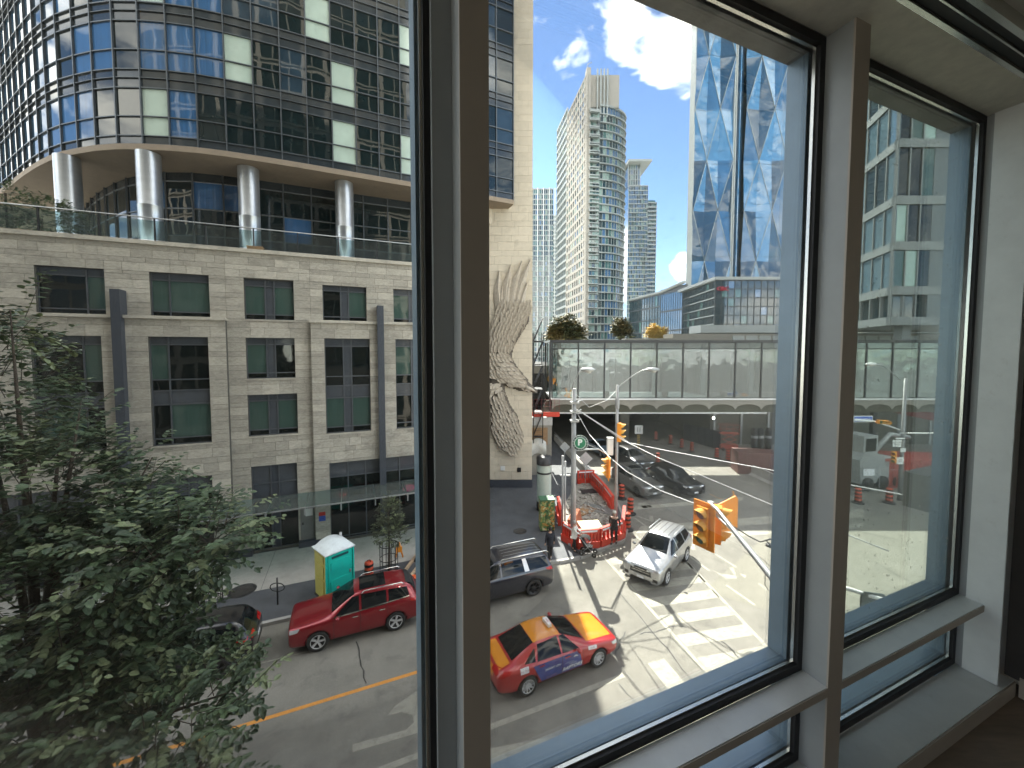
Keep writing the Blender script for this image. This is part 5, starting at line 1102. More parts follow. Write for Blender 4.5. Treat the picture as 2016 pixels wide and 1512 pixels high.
# ---- water-filled barriers round the excavation
bproto = []
def barrier(a, b, label, z=0.0):
    d = b - a; L = d.length; h = math.atan2(d.y, d.x)
    t = thing('plastic_barrier', label, 'barrier', (a.x, a.y, z), h, 'red plastic barriers round the excavation'); 
    part('top_rail', MB().box(.02, L - .02, -.09, .09, .82, 1.02), m_redp, t); part('bottom_rail', MB().box(.02, L - .02, -.16, .16, 0, .36), m_redp, t)
    for i in range(7): x = .08 + (L - .16) * i / 6; part('upright', MB().box(x - .05, x + .05, -.07, .07, .36, .82), m_redp, t)
    part('reflective_strip', MB().box(.15, L - .15, -.095, -.091, .87, .97), m_plate, t); return t
BP = [(1108, 1065), (1135, 1083), (1180, 1080), (1226, 1062), (1229, 1030)]
labs = ['red barrier at the left of the pen, beside the person in white', 'red barrier behind the stroller with white strip', 'red barrier behind the dark clothed leaning man', 'red barrier on the kerb side facing the silver SUV']
for (a, b), l in zip(zip(BP[:-1], BP[1:]), labs): barrier(G(*a, .02), G(*b, .02), l, .13)
BP2 = [(1166, 957), (1190, 985), (1207, 1010)]
for (a, b), l in zip(zip(BP2[:-1], BP2[1:]), ['red barrier at the far right side of the excavation', 'red barrier along the excavation next to the drum']): barrier(G(*a), G(*b), l, .13)
barrier(G(1136, 955), G(1170, 953), 'red barrier closing the far end of the excavation', .13); barrier(G(1104, 1040), G(1098, 1010), 'red barrier near the flower wrapped cabinet', .13)
# ---- broken ground, planks, rubble inside the pen
pen = [G(1112, 1060), G(1140, 1078), G(1180, 1076), G(1222, 1058), G(1224, 1035), G(1203, 1005), G(1180, 975), G(1160, 955), G(1136, 958), G(1115, 990), G(1106, 1020)]
part('excavation', MB().prism([(p.x, p.y) for p in pen], PV + .003, PV + .05), m_earth, kind='structure')
PR = random.Random(8); mb = MB()
for i in range(260):
    a, b, c = PR.sample(range(len(pen)), 3); u, v = PR.random(), PR.random(); p = pen[a].lerp(pen[b], u).lerp(pen[c], v * .6); r = PR.uniform(.03, .14)
    T = Matrix.Translation((p.x, p.y, PV + .05 + r * .3)) @ Matrix.Rotation(PR.uniform(0, 6), 4, Vector((PR.random(), PR.random(), 1)).normalized()); mb.box(-r, r, -r * .7, r * .7, -r * .4, r * .4, 0, T)
tag(part('rubble', mb, M('broken_concrete', (.32, .30, .27), .9, var=.3)), kind='stuff')
m_wood = M('site_timber', (0.28, 0.17, 0.09), .85, var=.2, stretch=(1, 1, 1), scale=5); m_rwood = M('painted_board', (.35, .12, .06), .8, var=.25)
def plank(px, py, L, w, rz, label, m=m_wood, tilt=0.0, h=.05, cat='plank', name='plank'):
    t = thing(name, label, cat, tuple(G(px, py, PV + .06)), R(rz)); o = part('board', MB().box(-L / 2, L / 2, -w / 2, w / 2, 0, h), m, t, rot=(0, -tilt, 0)); part('cleat', MB().box(-L / 2 + .1, -L / 2 + .18, -w / 2 - .01, w / 2 + .01, h, h + .03).box(L / 2 - .18, L / 2 - .1, -w / 2 - .01, w / 2 + .01, h, h + .03), m, t, rot=(0, -tilt, 0)); return t
plank(1148, 1005, 1.6, 1.1, 40, 'brown plywood sheet on the excavation, left of the steel grating', m_wood); plank(1158, 968, 1.2, .8, 10, 'dark steel road plate at the far end of the excavation', m_dark)
gr = thing('steel_grating', 'steel walkway grating lying across the excavation', 'grating', tuple(G(1178, 1002, PV + .07)), R(-35))
for i in range(9): part('bar', MB().box(-1.1, 1.1, -.5 + i * .12, -.46 + i * .12, 0, .05), m_galv, gr)
part('frame', MB().box(-1.14, -1.1, -.52, .54, 0, .06).box(1.1, 1.14, -.52, .54, 0, .06), m_dark, gr)
lb = thing('timber_stack', 'leaning stack of reddish boards beside the tall utility pole', 'boards', tuple(G(1142, 1042, PV)), R(70))
for i in range(6): part('board', MB().box(-.9, .9, -.02, .02, 0, .9), m_rwood, lb, loc=(0, i * .07, 0), rot=(R(-14), 0, 0))
# pink topped crate
ct = thing('wrapped_crate', 'square crate wrapped in pink and white plastic with a pale lid, inside the barrier pen', 'crate', tuple(G(1161, 1062, PV)), R(8))
part('wrapped_body', MB().prism([(-.5, -.4), (.5, -.4), (.55, .4), (-.55, .4)], 0, .8), M('pink_wrap', (.55, .25, .22), .5, var=.4, scale=6, dirt=((.7, .68, .62), 4, .5, .8)), ct); part('lid', MB().prism([(-.62, -.5), (.6, -.46), (.66, .5), (-.6, .5)], .82, .88), M('pale_lid', (.55, .5, .3), .6), ct); part('burger_print', MB().lathe([(0, 0), (.25, 0), (.25, .02), (0, .02)], 16, T=Matrix.Translation((0, -.44, .45)) @ Matrix.Rotation(R(90), 4, 'X') @ Matrix.Diagonal((1, .6, 1, 1))), M('brown_print', (.4, .15, .04), .6), ct)
# ---- flower wrapped utility cabinet
cb = thing('utility_cabinet', 'utility cabinet wrapped in a photo of green leaves and orange flowers by the barrier pen', 'cabinet', tuple(G(1076, 1042, PV)), R(6))
def wrapmat():
    m = bpy.data.materials.new('leaf_print'); m.use_nodes = True; nt = m.node_tree; b = nt.nodes['Principled BSDF']; b.inputs['Roughness'].default_value = .5; L = nt.links.new
    g = N(nt, 'ShaderNodeNewGeometry'); v = N(nt, 'ShaderNodeTexVoronoi'); v.inputs['Scale'].default_value = 9; L(g.outputs['Position'], v.inputs[0]); c = N(nt, 'ShaderNodeValToRGB'); e = c.color_ramp.elements
    e[0].color = (.02, .06, .02, 1); e[1].color = (.55, .5, .3, 1); a = e.new(.4); a.color = (.10, .2, .06, 1); a = e.new(.6); a.color = (.5, .2, .04, 1); a = e.new(.75); a.color = (.2, .3, .1, 1)
    s = N(nt, 'ShaderNodeSeparateColor'); L(v.outputs['Color'], s.inputs[0]); L(s.outputs[0], c.inputs[0]); L(c.outputs[0], b.inputs['Base Color']); return m
part('wrapped_body', MB().box(-.42, .42, -.32, .32, .08, 1.85), wrapmat(), cb); part('roof', MB().box(-.45, .45, -.35, .35, 1.85, 1.92), M('green_lid', (.05, .14, .07), .5), cb); part('foot', MB().box(-.4, .4, -.3, .3, 0, .08), m_dark, cb); part('door_seam', MB().box(-.005, .005, -.325, -.321, .12, 1.8), m_black, cb)
# ---- advertising column and steel box near the wall
kc = thing('round_column', 'pale green cylindrical column with a dark cap next to the bird wall', 'column', tuple(G(1071, 1003, PV)))
part('base', MB().lathe([(0, 0), (.5, 0), (.5, .6), (0, .6)], 24), m_black, kc); part('shaft', MB().lathe([(.48, .6), (.48, 3.1)], 24), M('pale_green_enamel', (.42, .5, .45), .35, var=.05), kc)
part('cap', MB().lathe([(.52, 3.1), (.52, 3.6), (0, 3.62)], 24), m_dark, kc); part('ring', MB().lathe([(.49, 2.5), (.49, 2.54), (.48, 2.6), (.49, 2.62)], 24), m_dark, kc)
# ---- scaffold stair by the wall
sc = thing('scaffold_tower', 'black scaffold stair tower squeezed between the beige wall and the footbridge', 'scaffold')
q = PZ(1052, 800, 33.0); xa_, xb_ = PZ(1050, 800, 33).x, PZ(1068, 800, 33).x; mb = MB()
for x in (xa_, xb_):
    for Y in (32.6, 34.2): part('post', MB().tube([(x, Y, 3), (x, Y, PZ(1050, 655, 33).z)], .04, 6), m_black, sc)
zz = 3.6
while zz < 12:
    part('ledger', MB().tube([(xa_, 32.6, zz), (xb_, 32.6, zz)], .025, 5).tube([(xa_, 34.2, zz), (xb_, 34.2, zz)], .025, 5).tube([(xa_, 32.6, zz + .5), (xb_, 32.6, zz + .5)], .02, 5), m_black, sc)
    part('platform', MB().box(xa_, xb_, 32.6, 34.2, zz - .1, zz - .05), m_dark, sc); part('stair_flight', MB().tube([(xa_, 32.8, zz), (xb_, 32.8, zz + 1.9)], .05, 5).tube([(xa_, 33.6, zz), (xb_, 33.6, zz + 1.9)], .05, 5), m_dark, sc); zz += 2.0
sb = thing('site_booth', 'grey steel booth with tarpaulin and red mesh rail, right of the bird wall', 'booth', tuple(G(1064, 935, PV)))
part('panel', MB().box(-.95, .95, .0, 1.4, 0, 4.3), m_cbr, sb); part('top_plate', MB().box(-1, 1, -.05, 1.45, 4.3, 5.0), m_galv, sb); part('brown_infill', MB().box(-.8, .6, -.03, -.005, 2.6, 4.1), m_wood, sb)
part('red_toe_board', MB().box(-1.1, 1.6, -.12, -.06, 5.05, 5.45), m_redp, sb); mr2 = MB()
for i in range(8): mr2.box(-1.1 + i * .38, -1.08 + i * .38, -.1, -.08, 5.45, 6.6)
for i in range(4): mr2.box(-1.1, 1.58, -.1, -.08, 5.6 + i * .3, 5.62 + i * .3)
part('mesh_rail', mr2, M('maroon_mesh', (.2, .03, .03), .6), sb, kind='stuff')
tp = MB(); PR = random.Random(4)
for i in range(9):
    for j in range(7): tp.v.append((-.9 + i * .17, -.15 - .25 * math.sin(j * .5) + PR.uniform(-.06, .06), 2.9 - j * .22 + math.sin(i * .4) * .35))
for i in range(8):
    for j in range(6): k = i * 7 + j; tp.f.append((k, k + 1, k + 8, k + 7)); tp.m.append(0); tp.sm.append(True)
part('tarpaulin', tp, M('pale_tarp', (.5, .5, .47), .6), sb)
# ---- utility poles with lamps and signals
def pole(name, label, px, py, Ztop_px, r0, r1, Y=None, cat='utility pole', group=None):
    g = G(px, py, PV); t = thing(name, label, cat, tuple(g), 0, group); Hh = PZ(px, Ztop_px, g.y).z - PV; part('shaft', MB().tube([(0, 0, 0), (0, 0, Hh * .5), (0, 0, Hh)], [r0, (r0 + r1) / 2, r1], 12), m_pole, t); part('base_collar', MB().lathe([(r0 * 1.7, 0), (r0 * 1.7, .1), (r0 * 1.1, .25)], 12), m_pole, t); return t, g, Hh
gp = 'grey poles at the excavation corner'
p1, g1, H1 = pole('utility_pole', 'thick grey utility pole carrying the green parking sign and overhead wires', 1128, 1072, 765, .165, .11, group=gp)
def loc_in(g, px, py, Y): v = PZ(px, py, Y); return Vector((v.x - g.x, v.y - g.y, v.z - g.z))
def lamp_arm(t, g, pts, hp, H0):
    P = [loc_in(g, *q) for q in pts]; part('lamp_arm', MB().tube(P, .03, 8), m_galv, t)
    e = P[-1]; part('lamp_head', MB().lathe([(0, -1), (.6, -.8), (1, -.1), (.8, .6), (0, 1)], 14, T=Matrix.Translation(e + Vector((.15, 0, -.05))) @ Matrix.Rotation(R(90), 4, 'Y') @ Matrix.Diagonal((.13, .19, .42, 1))), m_galv, t)
    part('lamp_bowl', MB().lathe([(0, -.14), (.12, -.1), (.15, 0)], 12, T=Matrix.Translation(e + Vector((.2, 0, -.12)))), M('lamp_bowl_glass', (.6, .6, .55), .2), t)
lamp_arm(p1, g1, [(1127, 765, g1.y), (1130, 752, g1.y), (1140, 733, g1.y - .2), (1152, 726, g1.y - .4)], None, H1)
p2, g2, H2 = pole('signal_pole', 'slimmer grey signal pole right of the excavation with two orange signals', 1212, 1040, 758, .105, .08, group=gp)
lamp_arm(p2, g2, [(1212, 768, g2.y), (1222, 758, g2.y), (1245, 740, g2.y - .2), (1265, 729, g2.y - .5), (1280, 726, g2.y - .7)], None, H2)
part('collar', MB().lathe([(.12, H2 - 1.4), (.13, H2 - 1.3), (.13, H2 - .9), (.12, H2 - .8)], 12), m_pole, p2)
p3, g3, _ = pole('short_pole', 'short bare grey post left of the thick utility pole', 1107, 1060, 897, .06, .06, group=gp); p4, g4, _ = pole('short_pole', 'short bare grey post with a square bracket, against the thick pole', 1112, 1050, 908, .05, .05, group=gp); part('bracket', MB().box(-.3, .3, -.03, .03, 3.4, 3.47), m_galv, p4)
for i in range(3): part('pole_hardware', MB().box(-.2, .25, -.2, .2, H1 - .8 - i * .5, H1 - .7 - i * .5).tube([(0, -.2, H1 - .7 - i * .5), (.35, -.3, H1 - .6 - i * .5)], .03, 6), m_galv, p1)
# parking sign on its arm
ps = thing('parking_sign', 'round green parking sign with white P fixed to the thick utility pole', 'sign', tuple(PZ(1142, 872, g1.y - .25)))
m_gs = M('sign_green', (0.0, 0.16, 0.07), .4, var=.03); T = Matrix.Rotation(R(90), 4, 'X')
part('disc', MB().lathe([(0, -.02), (.43, -.02), (.43, .02), (0, .02)], 36, T=T), M('sign_dark_green', (.01, .05, .03), .4), ps); part('face', MB().lathe([(0, .023), (.29, .023)], 32, T=T), m_gs, ps); part('white_ring', MB().lathe([(.29, .024), (.315, .024)], 36, T=T).lathe([(.415, .024), (.43, .024)], 36, T=T), m_white, ps)
part('lettering', text_mesh('P', .46, m_white, .002, .02), None, ps, loc=(-.01, -.028, .02), rot=(R(90), 0, 0))
for i, ch in enumerate('MUNICIPALPARKING'):
    a = R(90 - i * 22.5 + 78); part('ring_letter', text_mesh(ch, .09, m_white, .001), None, ps, loc=(.365 * math.cos(a), -.028, .365 * math.sin(a)), rot=(R(90), 0, 0)).rotation_euler = Matrix((( math.cos(a - R(90)), -math.sin(a - R(90)), 0), (0, 0, -1), (math.sin(a - R(90)), math.cos(a - R(90)), 0))).to_euler()
# signals
def signal(name, label, pos, yaw, size=1.0, backboard=True):
    t = thing(name, label, 'traffic light', tuple(pos), yaw, 'orange traffic signals'); k = size
    part('housing', MB().box(-.17 * k, .17 * k, -.12 * k, .12 * k, -.55 * k, .55 * k), m_or, t)
    if backboard: part('backboard', MB().box(-.33 * k, .33 * k, -.015, .015, -.68 * k, .68 * k), m_or, t)
    for i in range(3):
        z = (.36 - i * .36) * k; d = part('signal_section', MB().lathe([(0, .0), (.13 * k, .0), (.15 * k, -.02)], 20, T=Matrix.Translation((0, -.125 * k, z)) @ Matrix.Rotation(R(-90), 4, 'X')), m_lens[i], t)
        v = MB(); n = 14
        for j in range(n):
            a0, a1 = math.pi * (-.12 + 1.24 * j / n), math.pi * (-.12 + 1.24 * (j + 1) / n); r = .155 * k
            def pt(a, dd, rr): return (rr * math.cos(a), -.12 * k - dd, z + rr * math.sin(a))
            def dp(a): return .27 * k * (.45 + .55 * max(0, math.sin(a)))
            v.add([pt(a0, 0, r), pt(a1, 0, r), pt(a1, dp(a1), r * .93), pt(a0, dp(a0), r * .93), pt(a0, 0, r + .01), pt(a1, 0, r + .01), pt(a1, dp(a1), r * .93 + .01), pt(a0, dp(a0), r * .93 + .01)], [(0, 1, 2, 3), (7, 6, 5, 4), (3, 2, 6, 7)])
        part('visor', v, m_visor, t)
        part('door_line', MB().box(-.165 * k, .165 * k, -.126 * k, -.121 * k, z - .185 * k, z - .175 * k), m_visor, t)
    return t
signal('traffic_signal', 'orange traffic signal high on the slimmer pole facing right', PZ(1219, 851, g2.y - .1), R(75), .98, False)
signal('traffic_signal', 'orange traffic signal hanging low left of the slimmer pole, seen edge on', PZ(1197, 921, g2.y - .6), R(-95), 1.0, True)
part('signal_arm', MB().tube([loc_in(g1, 1130, 888, g1.y), loc_in(g1, 1150, 885, g1.y - .1), loc_in(g1, 1178, 884, g2.y - .5), loc_in(g1, 1193, 893, g2.y - .6)], .045, 8).tube([loc_in(g1, 1150, 872, g1.y), loc_in(g1, 1178, 884, g2.y - .5)], .02, 6), m_galv, p1)
YS = 9.7
signal('traffic_signal', 'big orange traffic signal with hooded lenses hanging over the crossing, nearest the window', PZ(1386, 1034, YS), R(-60), .88)
signal('traffic_signal', 'orange traffic signal seen from behind beside the big hooded one', PZ(1412, 1032, YS + .25), R(60), .86, False)
bb = thing('signal_backboard', 'flat orange signal board facing away, right of the mast arm', 'sign board', tuple(PZ(1432, 1012, YS + .5)), R(20)); part('board', MB().prism([(-.36, -.42), (.30, -.5), (.36, -.42), (.36, .36), (.28, .46), (-.36, .3)], -.015, .015, T=Matrix.Rotation(R(90), 4, 'X')), m_or, bb); part('stiffener', MB().box(-.3, .3, .02, .05, -.05, .0), m_or, bb)
# near mast arm
na = thing('mast_arm', 'galvanised signal mast arm reaching down to a pole hidden by the window post', 'mast arm')
P_ = [PZ(1396, 990, YS), PZ(1412, 1003, 9.3), PZ(1445, 1045, 8.6), PZ(1490, 1100, 7.9), PZ(1530, 1150, 7.3), PZ(1600, 1235, 6.5)]
part('arm', MB().tube(P_, [.045, .045, .055, .062, .068, .08], 10), m_galv, na); part('brace', MB().tube([PZ(1402, 1008, YS), PZ(1424, 1028, 9.2), PZ(1442, 1046, 8.75)], .018, 6), m_galv, na)
part('pole', MB().tube([Vector((P_[-1].x, P_[-1].y, 0)), Vector((P_[-1].x, P_[-1].y, 9.2))], [.16, .12], 12), m_pole, na)
part('cable', MB().tube([PZ(1400, 1000, YS), PZ(1422, 1024, 9.4), PZ(1450, 1040, 9.0), PZ(1475, 1056, 8.8), PZ(1497, 1067, 8.6), PZ(1514, 1062, 8.5), PZ(1528, 1062, 8.4)], .014, 6).tube([PZ(1507, 1120, 7.6), PZ(1506, 1150, 7.5), PZ(1512, 1162, 7.4), PZ(1530, 1170, 7.3)], .008, 5).tube([PZ(1519, 1170, 7.2), PZ(1514, 1182, 7.2), PZ(1520, 1190, 7.2), PZ(1530, 1188, 7.2)], .007, 5), m_black, na)
part('head_fitting', MB().box(-.06, .06, -.06, .06, -.3, .06, T=Matrix.Translation(PZ(1399, 992, YS))).tube([PZ(1401, 990, YS), PZ(1402, 1068, YS)], .016, 6), m_galv, na)
sf = thing('cable_fitting', 'small black cable loop fitting hanging at the right edge of the large window', 'fitting', tuple(PZ(1516, 1074, 8.6))); part('disc', MB().lathe([(0, -.03), (.085, -.02), (.085, .02), (0, .03)], 14), m_black, sf); part('hook', MB().tube([(0, 0, .02), (-.08, 0, .1), (-.02, 0, .16), (.1, 0, .14)], .012, 6), m_black, sf)
# ---- wires
def wire(pts, r, label, sag=0.0):
    P = []
    for a, b in zip(pts[:-1], pts[1:]):
        for k in range(8): t = k / 8; P.append(a.lerp(b, t) - Vector((0, 0, sag * 4 * t * (1 - t))))
    P.append(pts[-1]); return tag(part('overhead_wire', MB().tube(P, r, 5), m_wire), label, 'wire', 'overhead wires from the thick pole')
a1 = PZ(1131, 803, g1.y)
wire([a1, PZ(1240, 872, 21), PZ(1300, 885, 19), PZ(1530, 928, 15), PZ(1845, 987, 12), PZ(2100, 1040, 10)], .022, 'overhead wire running from the thick pole past the top signal towards the narrow right window')
wire([a1, PZ(1225, 866, 20), PZ(1300, 903, 17), PZ(1527, 997, 13.5), PZ(1750, 1085, 11)], .018, 'middle overhead wire slanting from the thick pole above the waiting cars')
wire([PZ(1133, 808, g1.y), PZ(1160, 855, 20), PZ(1200, 900, 17.5), PZ(1233, 928, 15), PZ(1300, 966, 12.5), PZ(1385, 998, YS)], .016, 'lowest overhead wire dropping from the thick pole to the big orange signal')
wire([PZ(1128, 770, g1.y), PZ(1160, 802, 21), PZ(1195, 788, 21), PZ(1212, 770, g2.y)], .015, 'short slack wire between the thick pole and the slimmer signal pole')
# ---- tunnel signs
def diamond(px, py, Y, s, label, h=2.2):
    c = PZ(px, py, Y); t = thing('diamond_sign', label, 'sign', (c.x, c.y, 0)); z = c.z
    part('board', MB().add([(-s, 0, z), (0, 0, z - s), (s, 0, z), (0, 0, z + s), (-s, .03, z), (0, .03, z - s), (s, .03, z), (0, .03, z + s)], [(0, 1, 2, 3), (7, 6, 5, 4), (0, 4, 5, 1), (1, 5, 6, 2), (2, 6, 7, 3), (3, 7, 4, 0)]), m_galv, t); part('post', MB().tube([(0, .06, 0), (0, .06, z)], .03, 6), m_galv, t)
diamond(1112, 880, 37, .5, 'grey back of a diamond road sign in the dark underpass left of the poles'); diamond(1153, 903, 30, .55, 'grey back of a wide diamond road sign between the two poles')
hz = thing('hazard_marker', 'yellow and black striped hazard marker with a small white sign at the pier', 'sign', tuple(G(1257, 891))); part('panel', MB().box(-.15, .15, 0, .03, .4, 1.9), M('hazard_yellow', (.5, .32, .05), .5), hz)
for i in range(5): part('stripe', MB().add([(-.15, -.004, .5 + i * .28), (.15, -.004, .62 + i * .28), (.15, -.004, .74 + i * .28), (-.15, -.004, .62 + i * .28)], [(0, 1, 2, 3)]), m_black, hz)
part('white_sign', MB().box(-.42, .42, 0, .03, 2.0, 2.9), m_white, hz); part('sign_arrow', MB().box(-.15, -.09, -.01, -.002, 2.2, 2.7).box(.09, .15, -.01, -.002, 2.2, 2.7), m_black, hz)
bx2 = thing('signal_cabinet', 'small pale control box on the back of the slimmer pole', 'box', tuple(PZ(1206, 880, g2.y + .2))); part('box', MB().box(-.28, .05, 0, .3, -.5, .5), m_white, bx2); part('lid', MB().box(-.3, .07, -.02, .32, .5, .54), m_galv, bx2)
# guard rail along the left lane
rr_ = thing('guard_rail', 'grey concrete guard wall running into the underpass left of the thick pole', 'barrier'); q0, q1 = G(1190, 985), G(1085, 880); q1 = G(1090, 868)
part('wall', MB().add([(q0.x, q0.y, 0), (q1.x, q1.y, 0), (q1.x, q1.y, .8), (q0.x, q0.y, .8), (q0.x + .25, q0.y, 0), (q1.x + .25, q1.y, 0), (q1.x + .25, q1.y, .8), (q0.x + .25, q0.y, .8)], [(0, 3, 2, 1), (4, 5, 6, 7), (3, 7, 6, 2), (0, 4, 7, 3), (1, 2, 6, 5)]), m_conc, rr_); part('top_rail', MB().tube([(q0.x + .1, q0.y, 1.05), (q1.x + .1, q1.y, 1.05)], .04, 6), m_galv, rr_)
# jersey barrier, hoarding, tarps, lift, material on the right
jb = thing('concrete_barrier', 'low concrete road barrier at the right edge of the large window', 'barrier'); A_, B_ = G(1472, 930), G(1570, 975)
d_ = (B_ - A_).normalized(); T = frame_T(A_, d_); 
for i in range(3): part('segment', MB().prism([(0, .35), (0, -.35), (.18, -.12), (.85, -.09), (.85, .09), (.18, .12)], i * 2.0 + .02, i * 2.0 + 1.98, T=T @ Matrix(((0, 0, 1, 0), (0, 1, 0, 0), (1, 0, 0, 0), (0, 0, 0, 1)))), m_conc, jb)
m_brown = M('brown_hoarding', (.13, .06, .05), .7, var=.2); m_tarp = M('navy_tarpaulin', (.02, .025, .04), .6, var=.3)
hd = thing('site_hoarding', 'dark red brown site container behind the low concrete barrier', 'container', tuple(G(1492, 935)), R(-12)); part('shell', MB().box(-1.6, 1.7, 0, 1.8, 0, 1.9), m_brown, hd)
for i in range(12): part('rib', MB().box(-1.55 + i * .27, -1.49 + i * .27, -.04, -.001, .1, 1.8), m_brown, hd)
tb = thing('covered_fence', 'fence covered with dark navy tarpaulin along the underpass side lane', 'fence'); A_, B_ = G(1352, 900, 0), G(1425, 912, 0); A_ = PZ(1345, 880, 47); B_ = PZ(1418, 900, 42); A_.z = B_.z = 0; T = frame_T(A_, B_ - A_); L_ = (B_ - A_).length
part('tarpaulin', MB().box(0, L_, 0, .05, 0, 2.0, 0, T), m_tarp, tb)
for i in range(6): part('post', MB().box(L_ * i / 5 - .03, L_ * i / 5 + .03, -.05, -.001, 0, 2.1, 0, T), m_dark, tb)
lf = thing('scissor_lift', 'red scissor lift parked against the concrete abutment', 'lift', (PZ(1434, 860, 42).x, 42, 0), R(-10)); lf.scale = (.8, .8, .82); m_lr = M('lift_red', (.45, .08, .05), .5)
part('chassis', MB().box(-1.1, 1.1, -.5, .5, .2, .8), m_lr, lf); part('platform', MB().box(-1.2, 1.2, -.5, .5, 2.2, 2.35), m_lr, lf)
for z0 in (.8, 1.5): part('scissor_arm', MB().tube([(-.9, -.4, z0), (.9, -.4, z0 + .7)], .05, 6).tube([(.9, -.4, z0), (-.9, -.4, z0 + .7)], .05, 6), m_lr, lf)
gu = MB()
for x in (-1.2, -.4, .4, 1.2): gu.tube([(x, -.5, 2.35), (x, -.5, 3.4)], .025, 5)
for z0 in (2.8, 3.4): gu.tube([(-1.2, -.5, z0), (1.2, -.5, z0), (1.2, .5, z0), (-1.2, .5, z0), (-1.2, -.5, z0)], .025, 5)
part('guard_rail', gu, m_lr, lf, kind='stuff')
for x in (-.8, .8): part('wheel', MB().lathe([(0, -.1), (.22, -.1), (.22, .1), (0, .1)], 14, T=Matrix.Translation((x, -.5, .22)) @ Matrix.Rotation(R(90), 4, 'X')), m_black, lf)
for i, (px, lab) in enumerate(((1485, 'dark propane cylinder standing left in the row by the abutment'), (1497, 'dark propane cylinder with pale band in the middle of the row by the abutment'), (1512, 'dark propane cylinder standing right in the row by the abutment'))):
    t = thing('gas_cylinder', lab, 'gas cylinder', (PZ(px, 880, 42.5).x, 42.5, 0), 0, 'gas cylinders by the abutment'); part('tank', MB().lathe([(0, 0), (.3, 0), (.32, .3), (.32, 2.0), (.2, 2.3), (0, 2.35)], 14), m_black, t); part('band', MB().lathe([(.325, 1.2), (.325, 1.5)], 14), m_galv, t)
# ---- the narrow right window: signals, signs, containers
gq = G(1771, 985); t = thing('street_lamp', 'grey street lamp with curved arm and signs seen through the narrow right window', 'street lamp', tuple(gq)); Hq = PZ(1776, 745, gq.y).z
part('shaft', MB().tube([(0, 0, 0), (0, 0, Hq)], [.14, .09], 10), m_pole, t); P = [loc_in(gq, *q) for q in ((1774, 748, gq.y), (1765, 742, gq.y), (1750, 728, gq.y - .3), (1735, 719, gq.y - .5), (1715, 717, gq.y - .8))]; part('lamp_arm', MB().tube(P, .035, 8), m_galv, t); part('lamp_head', MB().lathe([(0, -1), (.7, -.7), (1, 0), (.7, .7), (0, 1)], 12, T=Matrix.Translation(P[-1]) @ Matrix.Rotation(R(90), 4, 'Y') @ Matrix.Diagonal((.13, .18, .4, 1))), m_white, t)
part('signal_arm', MB().tube([loc_in(gq, 1771, 846, gq.y), loc_in(gq, 1720, 829, gq.y - 1.5), loc_in(gq, 1660, 826, gq.y - 3)], .05, 8), m_white, t); part('signal_arm', MB().tube([loc_in(gq, 1771, 853, gq.y), loc_in(gq, 1845, 853, gq.y - 1), loc_in(gq, 1900, 853, gq.y - 1)], .05, 8), m_white, t)
YQ = gq.y - 1.6
ss = thing('street_name_sign', 'blue street name sign reading The Esplanade on the signal arm', 'sign', tuple(PZ(1699, 825, YQ)), R(2)); part('board', MB().box(-.62, .62, -.02, .02, -.17, .17), M('sign_blue', (.02, .09, .45), .4), ss); part('border', MB().box(-.66, .66, -.015, .015, -.21, .21), m_white, ss); part('lettering', text_mesh('The Esplanade', .19, m_white, .002, .003), None, ss, loc=(0, -.024, 0), rot=(R(90), 0, 0))
s5 = signal('traffic_signal', 'orange traffic signal lying along the arm beside the blue street sign', PZ(1738, 831, YQ), R(100), .75, False); s5.rotation_euler = (0, R(96), R(10))
signal('traffic_signal', 'orange traffic signal low on the lamp post in front of the red container', PZ(1760, 900, gq.y - .3), R(-60), .75, False)
def board(name, label, px, py, w, h, m, Y, txt=None, mt=None, ts=.1):
    t = thing(name, label, 'sign', tuple(PZ(px, py, Y))); part('board', MB().box(-w / 2, w / 2, -.015, .015, -h / 2, h / 2), m, t); part('clip', MB().box(-.05, .05, .016, .05, -.05, .05), m_dark, t)
    if txt: part('lettering', text_mesh(txt, ts, mt or m_black, .001), None, t, loc=(0, -.018, 0), rot=(R(90), 0, 0))
    return t
b = board('one_way_sign', 'white arrow one way sign at the top of the lamp post signs', 1772, 863, .75, .2, m_black, gq.y - .25); part('arrow', MB().prism([(-.36, 0), (-.22, -.09), (-.22, -.05), (.34, -.05), (.34, .05), (-.22, .05), (-.22, .09)], .016, .02, T=Matrix.Rotation(R(90), 4, 'X')), m_white, b)
board('regulation_sign', 'upper white lettered notice on the lamp post', 1766, 873, .6, .5, m_white, gq.y - .24, 'NO TURN\nON RED', ts=.12); board('regulation_sign', 'small white notice right of the lamp post above the container roof', 1778, 886, .38, .28, m_white, gq.y - .24, '- -', ts=.12); board('regulation_sign', 'lower white lettered notice on the lamp post', 1772, 907, .5, .5, m_white, gq.y - .24, 'LANE\nENDS', ts=.12)
rc_ = thing('red_container', 'faded red site container with a flat roof in the narrow right window', 'container', tuple(G(1795, 962)), R(-8)); m_rc = M('faded_red_steel', (.42, .09, .07), .6, var=.12)
part('shell', MB().box(-1.9, 1.8, 0, 2.4, 0, 2.15), m_rc, rc_); part('roof', MB().box(-2.1, 3.6, -.25, 2.6, 2.15, 2.32), m_rc, rc_); part('roof_leg', MB().box(3.3, 3.45, 0, .15, 0, 2.15), m_dark, rc_)
for i in range(9): part('rib', MB().box(-1.8 + i * .42, -1.74 + i * .42, -.04, -.001, .1, 2.0), m_rc, rc_)
bn = thing('blue_notice', 'dark blue lettered notice on the red container fence', 'sign', tuple(PZ(1789, 945, G(1795, 962).y - .5))); part('board', MB().box(-.45, .45, -.01, .01, -.45, .45), M('notice_blue', (.02, .03, .16), .5), bn)
